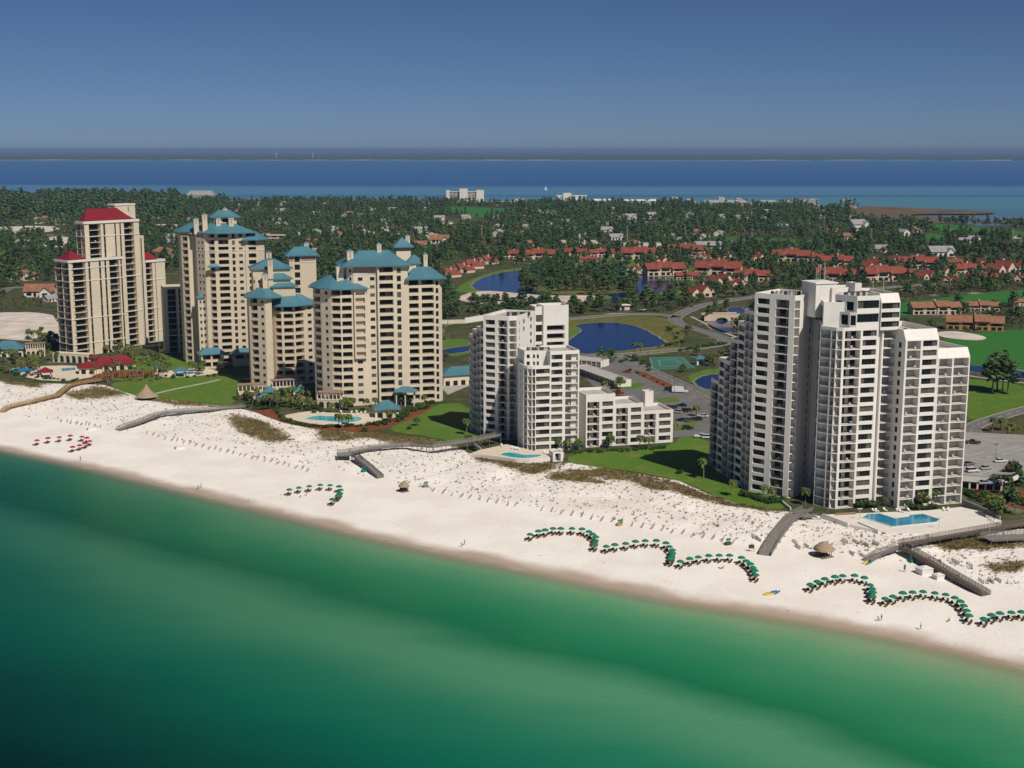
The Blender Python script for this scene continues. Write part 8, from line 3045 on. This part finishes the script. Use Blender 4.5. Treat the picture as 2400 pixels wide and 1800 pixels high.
for x, y, h, lab in ((794, 1001, 5.4, 'left palm of three in front of the curved pool'), (802, 1004, 5.6, 'middle palm of three in front of the curved pool'), (817, 997, 4.4, 'right palm of three in front of the curved pool'),
      (778, 968, 4.2, 'palm behind the left half of the curved pool'), (803, 958, 4, 'palm at the lit arch of the pool tower'), (811, 954, 4.2, 'palm right of the lit arch'), (819, 962, 4.4, 'palm behind the curved pool at its middle'),
      (828, 955, 4, 'palm by the dark window of the pool tower'), (858, 962, 5, 'big palm at the entrance of the pool tower'), (879, 955, 4, 'palm left of the pool house'), (912, 990, 5.4, 'left palm of two in front of the pool house'),
      (918, 986, 4.6, 'right palm of two in front of the pool house'), (940, 950, 4.4, 'palm at the left column of the porch'), (961, 948, 4.2, 'palm at the right column of the porch'), (995, 952, 4.8, 'palm at the right corner of the pool tower'),
      (1094, 1019, 6.4, 'lone palm in the shadow left of the middle building'), (1145, 1024, 4.4, 'palm at the foot of the middle tower'), (1307, 1056, 4.8, 'left palm before the mid-rise part'),
      (1332, 1056, 4, 'second palm before the mid-rise part'), (1358, 1056, 4.4, 'palm at the gap before the low wing'), (1427, 1051, 5, 'left palm before the low wing'), (1432, 1050, 4.6, 'palm close beside the left one before the low wing'),
      (1499, 1049, 4.6, 'palm in the middle of the low wing'), (1520, 1049, 4, 'palm at the third step of the low wing'), (1581, 1026, 6, 'palm at the right end of the low wing'), (1632, 976, 4.6, 'palm in the parking lot beside the tower'),
      (1487, 838, 8, 'left palm of the tall pair by the round pond'), (1500, 840, 8.2, 'right palm of the tall pair by the round pond'), (1649, 1122, 7, 'tall thin palm at the edge of the tower shadow'),
      (1716, 1162, 5.2, 'palm on the lawn with its own shadow'), (1789, 1163, 3.6, 'low palm at the left foot of the right tower'), (1811, 1173, 4, 'palm at the lit pier of the right tower'),
      (1823, 1160, 5, 'palm in the tower recess, left'), (1835, 1157, 5, 'palm in the tower recess, right'), (1887, 1184, 5.4, 'bushy palm before the tower recess'), (2076, 1186, 2.6, 'low palm by the angular pool chairs'),
      (2326, 1011, 5.6, 'leftmost palm on the drive loop'), (2344, 1008, 4.6, 'second palm on the drive loop'), (2351, 1008, 5, 'third palm on the drive loop'), (2361, 1022, 4, 'fourth palm on the drive loop'), (2371, 1022, 5.2, 'fifth palm on the drive loop'),
      (2383, 1024, 4, 'sixth palm on the drive loop')):
 palm(x, y, h, lab)
def tree1(kind, px, py, h, lab, i=0):
 w = W(px, py)
 put_tree(kind, w.x, w.y, GZ - .05, h, lab, None, i)
for i, (x, y, h) in enumerate(((2325, 922, 17), (2337, 917, 20), (2349, 919, 18), (2361, 925, 17))):
 tree1('pine', x, y, h, 'very tall bare-stemmed pine, %s of four on the golf course lawn' % ORD[i], i)
tree1('oak', 1453, 912, 6.5, 'round dark tree on the grass island by the garages', 1)
tree1('oak', 1418, 913, 4.5, 'low spreading tree left of the round dark tree', 2)
tree1('pine', 1411, 848, 8.5, 'tall tree at the corner of the round pond road, left', 1)
tree1('pine', 1432, 850, 8.2, 'tall tree at the corner of the round pond road, right', 2)
tree1('oak', 1488, 846, 4, 'low tree by the tennis court fence', 3)
tree1('oak', 1600, 872, 4.5, 'small tree in front of the tennis court', 0)
tree1('pine', 1661, 752, 11, 'tall pine beside the cream bridge', 1)
tree1('oak', 1730, 770, 6, 'rounded tree right of the cream bridge', 1)
tree1('oak', 2160, 1190, 6.0, 'broad tree in front of the right tower balconies', 2)
tree1('oak', 2184, 1180, 6.2, 'smaller tree right of the broad one before the tower', 3)
tree1('oak', 977, 998, 4, 'young tree on the lawn below the pool tower', 1)
for i in range(9):
 tree1(('oak', 'pine')[i % 2], 2392 - rnd.uniform(0, 75), 1128 + i * 11 + rnd.uniform(-3, 3), rnd.uniform(5, 8), 'dark tree in the planting at the right edge, %s from the back' % ORD[i], i)
def shrubs(path, n, s, lab, grp, z=None, jx=3, jy=2):
 for i in range(n):
  f = i / max(1, n - 1) * (len(path) - 1)
  k = min(int(f), len(path) - 2)
  a, b = path[k], path[k + 1]
  q = f - k
  shrub(a[0] + (b[0] - a[0]) * q + rnd.uniform(-jx, jx), a[1] + (b[1] - a[1]) * q + rnd.uniform(-jy, jy), s * rnd.uniform(.75, 1.3), lab, grp, z)
shrubs([(598, 960), (640, 956), (660, 985), (720, 1001), (800, 1003), (870, 998), (915, 992)], 46, 1.35, 'round green shrub in the hedge around the curved pool', 'hedge around the curved pool', None, 3, 2)
shrubs([(930, 985), (960, 965), (1008, 950)], 20, 1.7, 'tall shrub in the bed right of the pool house', 'shrubs right of the pool house', None, 6, 5)
shrubs([(560, 945), (640, 948), (700, 958), (760, 962)], 30, 1.4, 'shrub on the garden terraces below the half-shaded block', 'shrubs on the terraces', None, 8, 10)
shrubs([(110, 890), (200, 893), (330, 884), (400, 886), (500, 880)], 26, 1.2, 'low shrub along the garden edge above the left lawn', 'shrubs above the left lawn', None, 6, 3)
shrubs([(0, 870), (60, 880), (120, 886)], 14, 1.4, 'shrub around the left edge pools', 'shrubs at the left pools', None, 5, 5)
shrubs([(225, 850), (300, 838), (385, 840)], 24, 1.6, 'shrub in the garden at the foot of the red-roofed tower', 'shrubs at the red-roofed tower', None, 8, 8)
shrubs([(1325, 1062), (1400, 1060), (1480, 1056), (1560, 1050)], 22, 1.2, 'low shrub along the front of the low terraced wing', 'shrubs before the low wing', None, 4, 2)
shrubs([(1735, 1158), (1760, 1166), (1800, 1178), (1835, 1180)], 16, 1.5, 'shrub at the left foot of the right tower', 'shrubs at the right tower', None, 5, 3)
shrubs([(2012, 1190), (2048, 1188)], 14, 1.9, 'dark dense shrub at the foot of the right tower above the pool', 'dark shrubs above the angular pool', None, 3, 2)
shrubs([(2140, 1193), (2190, 1192)], 10, 1.4, 'low shrub behind the angular pool under the broad tree', 'shrubs under the broad tree', None, 5, 2)
shrubs([(2260, 1160), (2320, 1170), (2400, 1180)], 18, 1.9, 'shrub in the mulch bed by the parking deck', 'shrubs by the parking deck', None, 8, 8)
shrubs([(1480, 868), (1540, 896), (1600, 922)], 9, 1.0, 'low shrub on the strip between lane and lot', 'shrubs between lane and lot', None, 3, 1)
shrubs([(1460, 850), (1500, 846), (1520, 870)], 8, 1.6, 'shrub near the tennis court corner', 'shrubs at the tennis court', None, 6, 3)
shrubs([(1590, 824), (1660, 812), (1700, 806)], 18, 1.5, 'hedge shrub along the road below the bend', 'hedge along the road', None, 4, 1)
shrubs([(1565, 772), (1600, 800), (1560, 815)], 9, 2.0, 'shrub at the right shore of the round pond', 'shrubs at the round pond', None, 8, 4)
shrubs([(2310, 870), (2400, 880)], 6, 1.8, 'dark shrub by the narrow blue pond', 'shrubs by the narrow pond', None, 5, 2)
for x, y, s, lab in ((855, 1012, 1.8, 'lone round green shrub on the dune edge below the pool hedge'), (1096, 1030, 1.8, 'green shrub at the foot of the lone palm'), (1104, 1034, 1.2, 'small shrub right of the one under the lone palm'),
      (1593, 1110, 1.6, 'round shrub on the lawn at the edge of the shadow'), (960, 1006, 1.4, 'dark shrub under the young lawn tree')):
 shrub(x, y, s, lab)
# ------------------------------------------------------------------ dune grass
def dune_grass():
 r = np.random.RandomState(9)
 items = []
 rows = 6 + 12 + 30 + 3
 n = len(BVERT) // rows
 for c in range(n - 1):
  for k in range(18, rows - 4):
   v = BVERT[c * rows + k]
   if abs(PXY(v)[0] - 1200) > 1260: continue
   d = BVEG[c, k]
   m = r.poisson(.30 + 3.4 * max(0, d - .30))
   for _ in range(m):
    w = BVERT[(c + 1) * rows + k + 1]
    x, y = v[0] + (w[0] - v[0]) * r.rand(), v[1] + (w[1] - v[1]) * r.rand()
    items.append((x, y, gzb(x, y) - .04, .5 + .8 * r.rand(), r.randint(3)))
 objs = []
 gm = [M('dune_grass', (.17, .135, .055), .9, .3, 1, .1, rnd=.8), M('dune_grass_green', (.12, .115, .04), .9, .3, 1, .1, rnd=.8)]
 for i in range(3):
  mb = MB()
  for k in range(16):
   a = r.rand() * 6.28
   o = np.array((r.normal() * .18, r.normal() * .18, 0))
   l = .35 + .4 * r.rand()
   tip = o + np.array((math.cos(a) * .3, math.sin(a) * .3, l))
   s = np.array((-math.sin(a), math.cos(a), 0)) * .05
   mb.face([o - s, o + s, tip])
  objs.append(bpy.data.objects.new('tuft_%d' % i, mb.mesh('tuft', [gm[i % 2]])))
 o = stuff_points('dune_grass', items, objs)
 tag(o, 'thin dry grass and sea oats scattered over the dunes', 'grass')
dune_grass()
REST = plant()
woods_rest(REST)
# ------------------------------------------------------------------ haze
def haze():
 mb = MB()
 mb.box(-260000, 260000, -3000, 140000, -4, 130)
 m = bpy.data.materials.new('haze')
 t, N, L = nt(m)
 N.remove(N['Principled BSDF'])
 v = N.new('ShaderNodeVolumePrincipled')
 v.inputs['Color'].default_value = (.30, .47, .78, 1)
 v.inputs['Density'].default_value = 5.0e-5
 v.inputs['Anisotropy'].default_value = 0.0
 L.new(v.outputs[0], N['Material Output'].inputs['Volume'])
 o = link('haze', mb.mesh('haze', [m]))
 tag(o, kind='stuff')
haze()
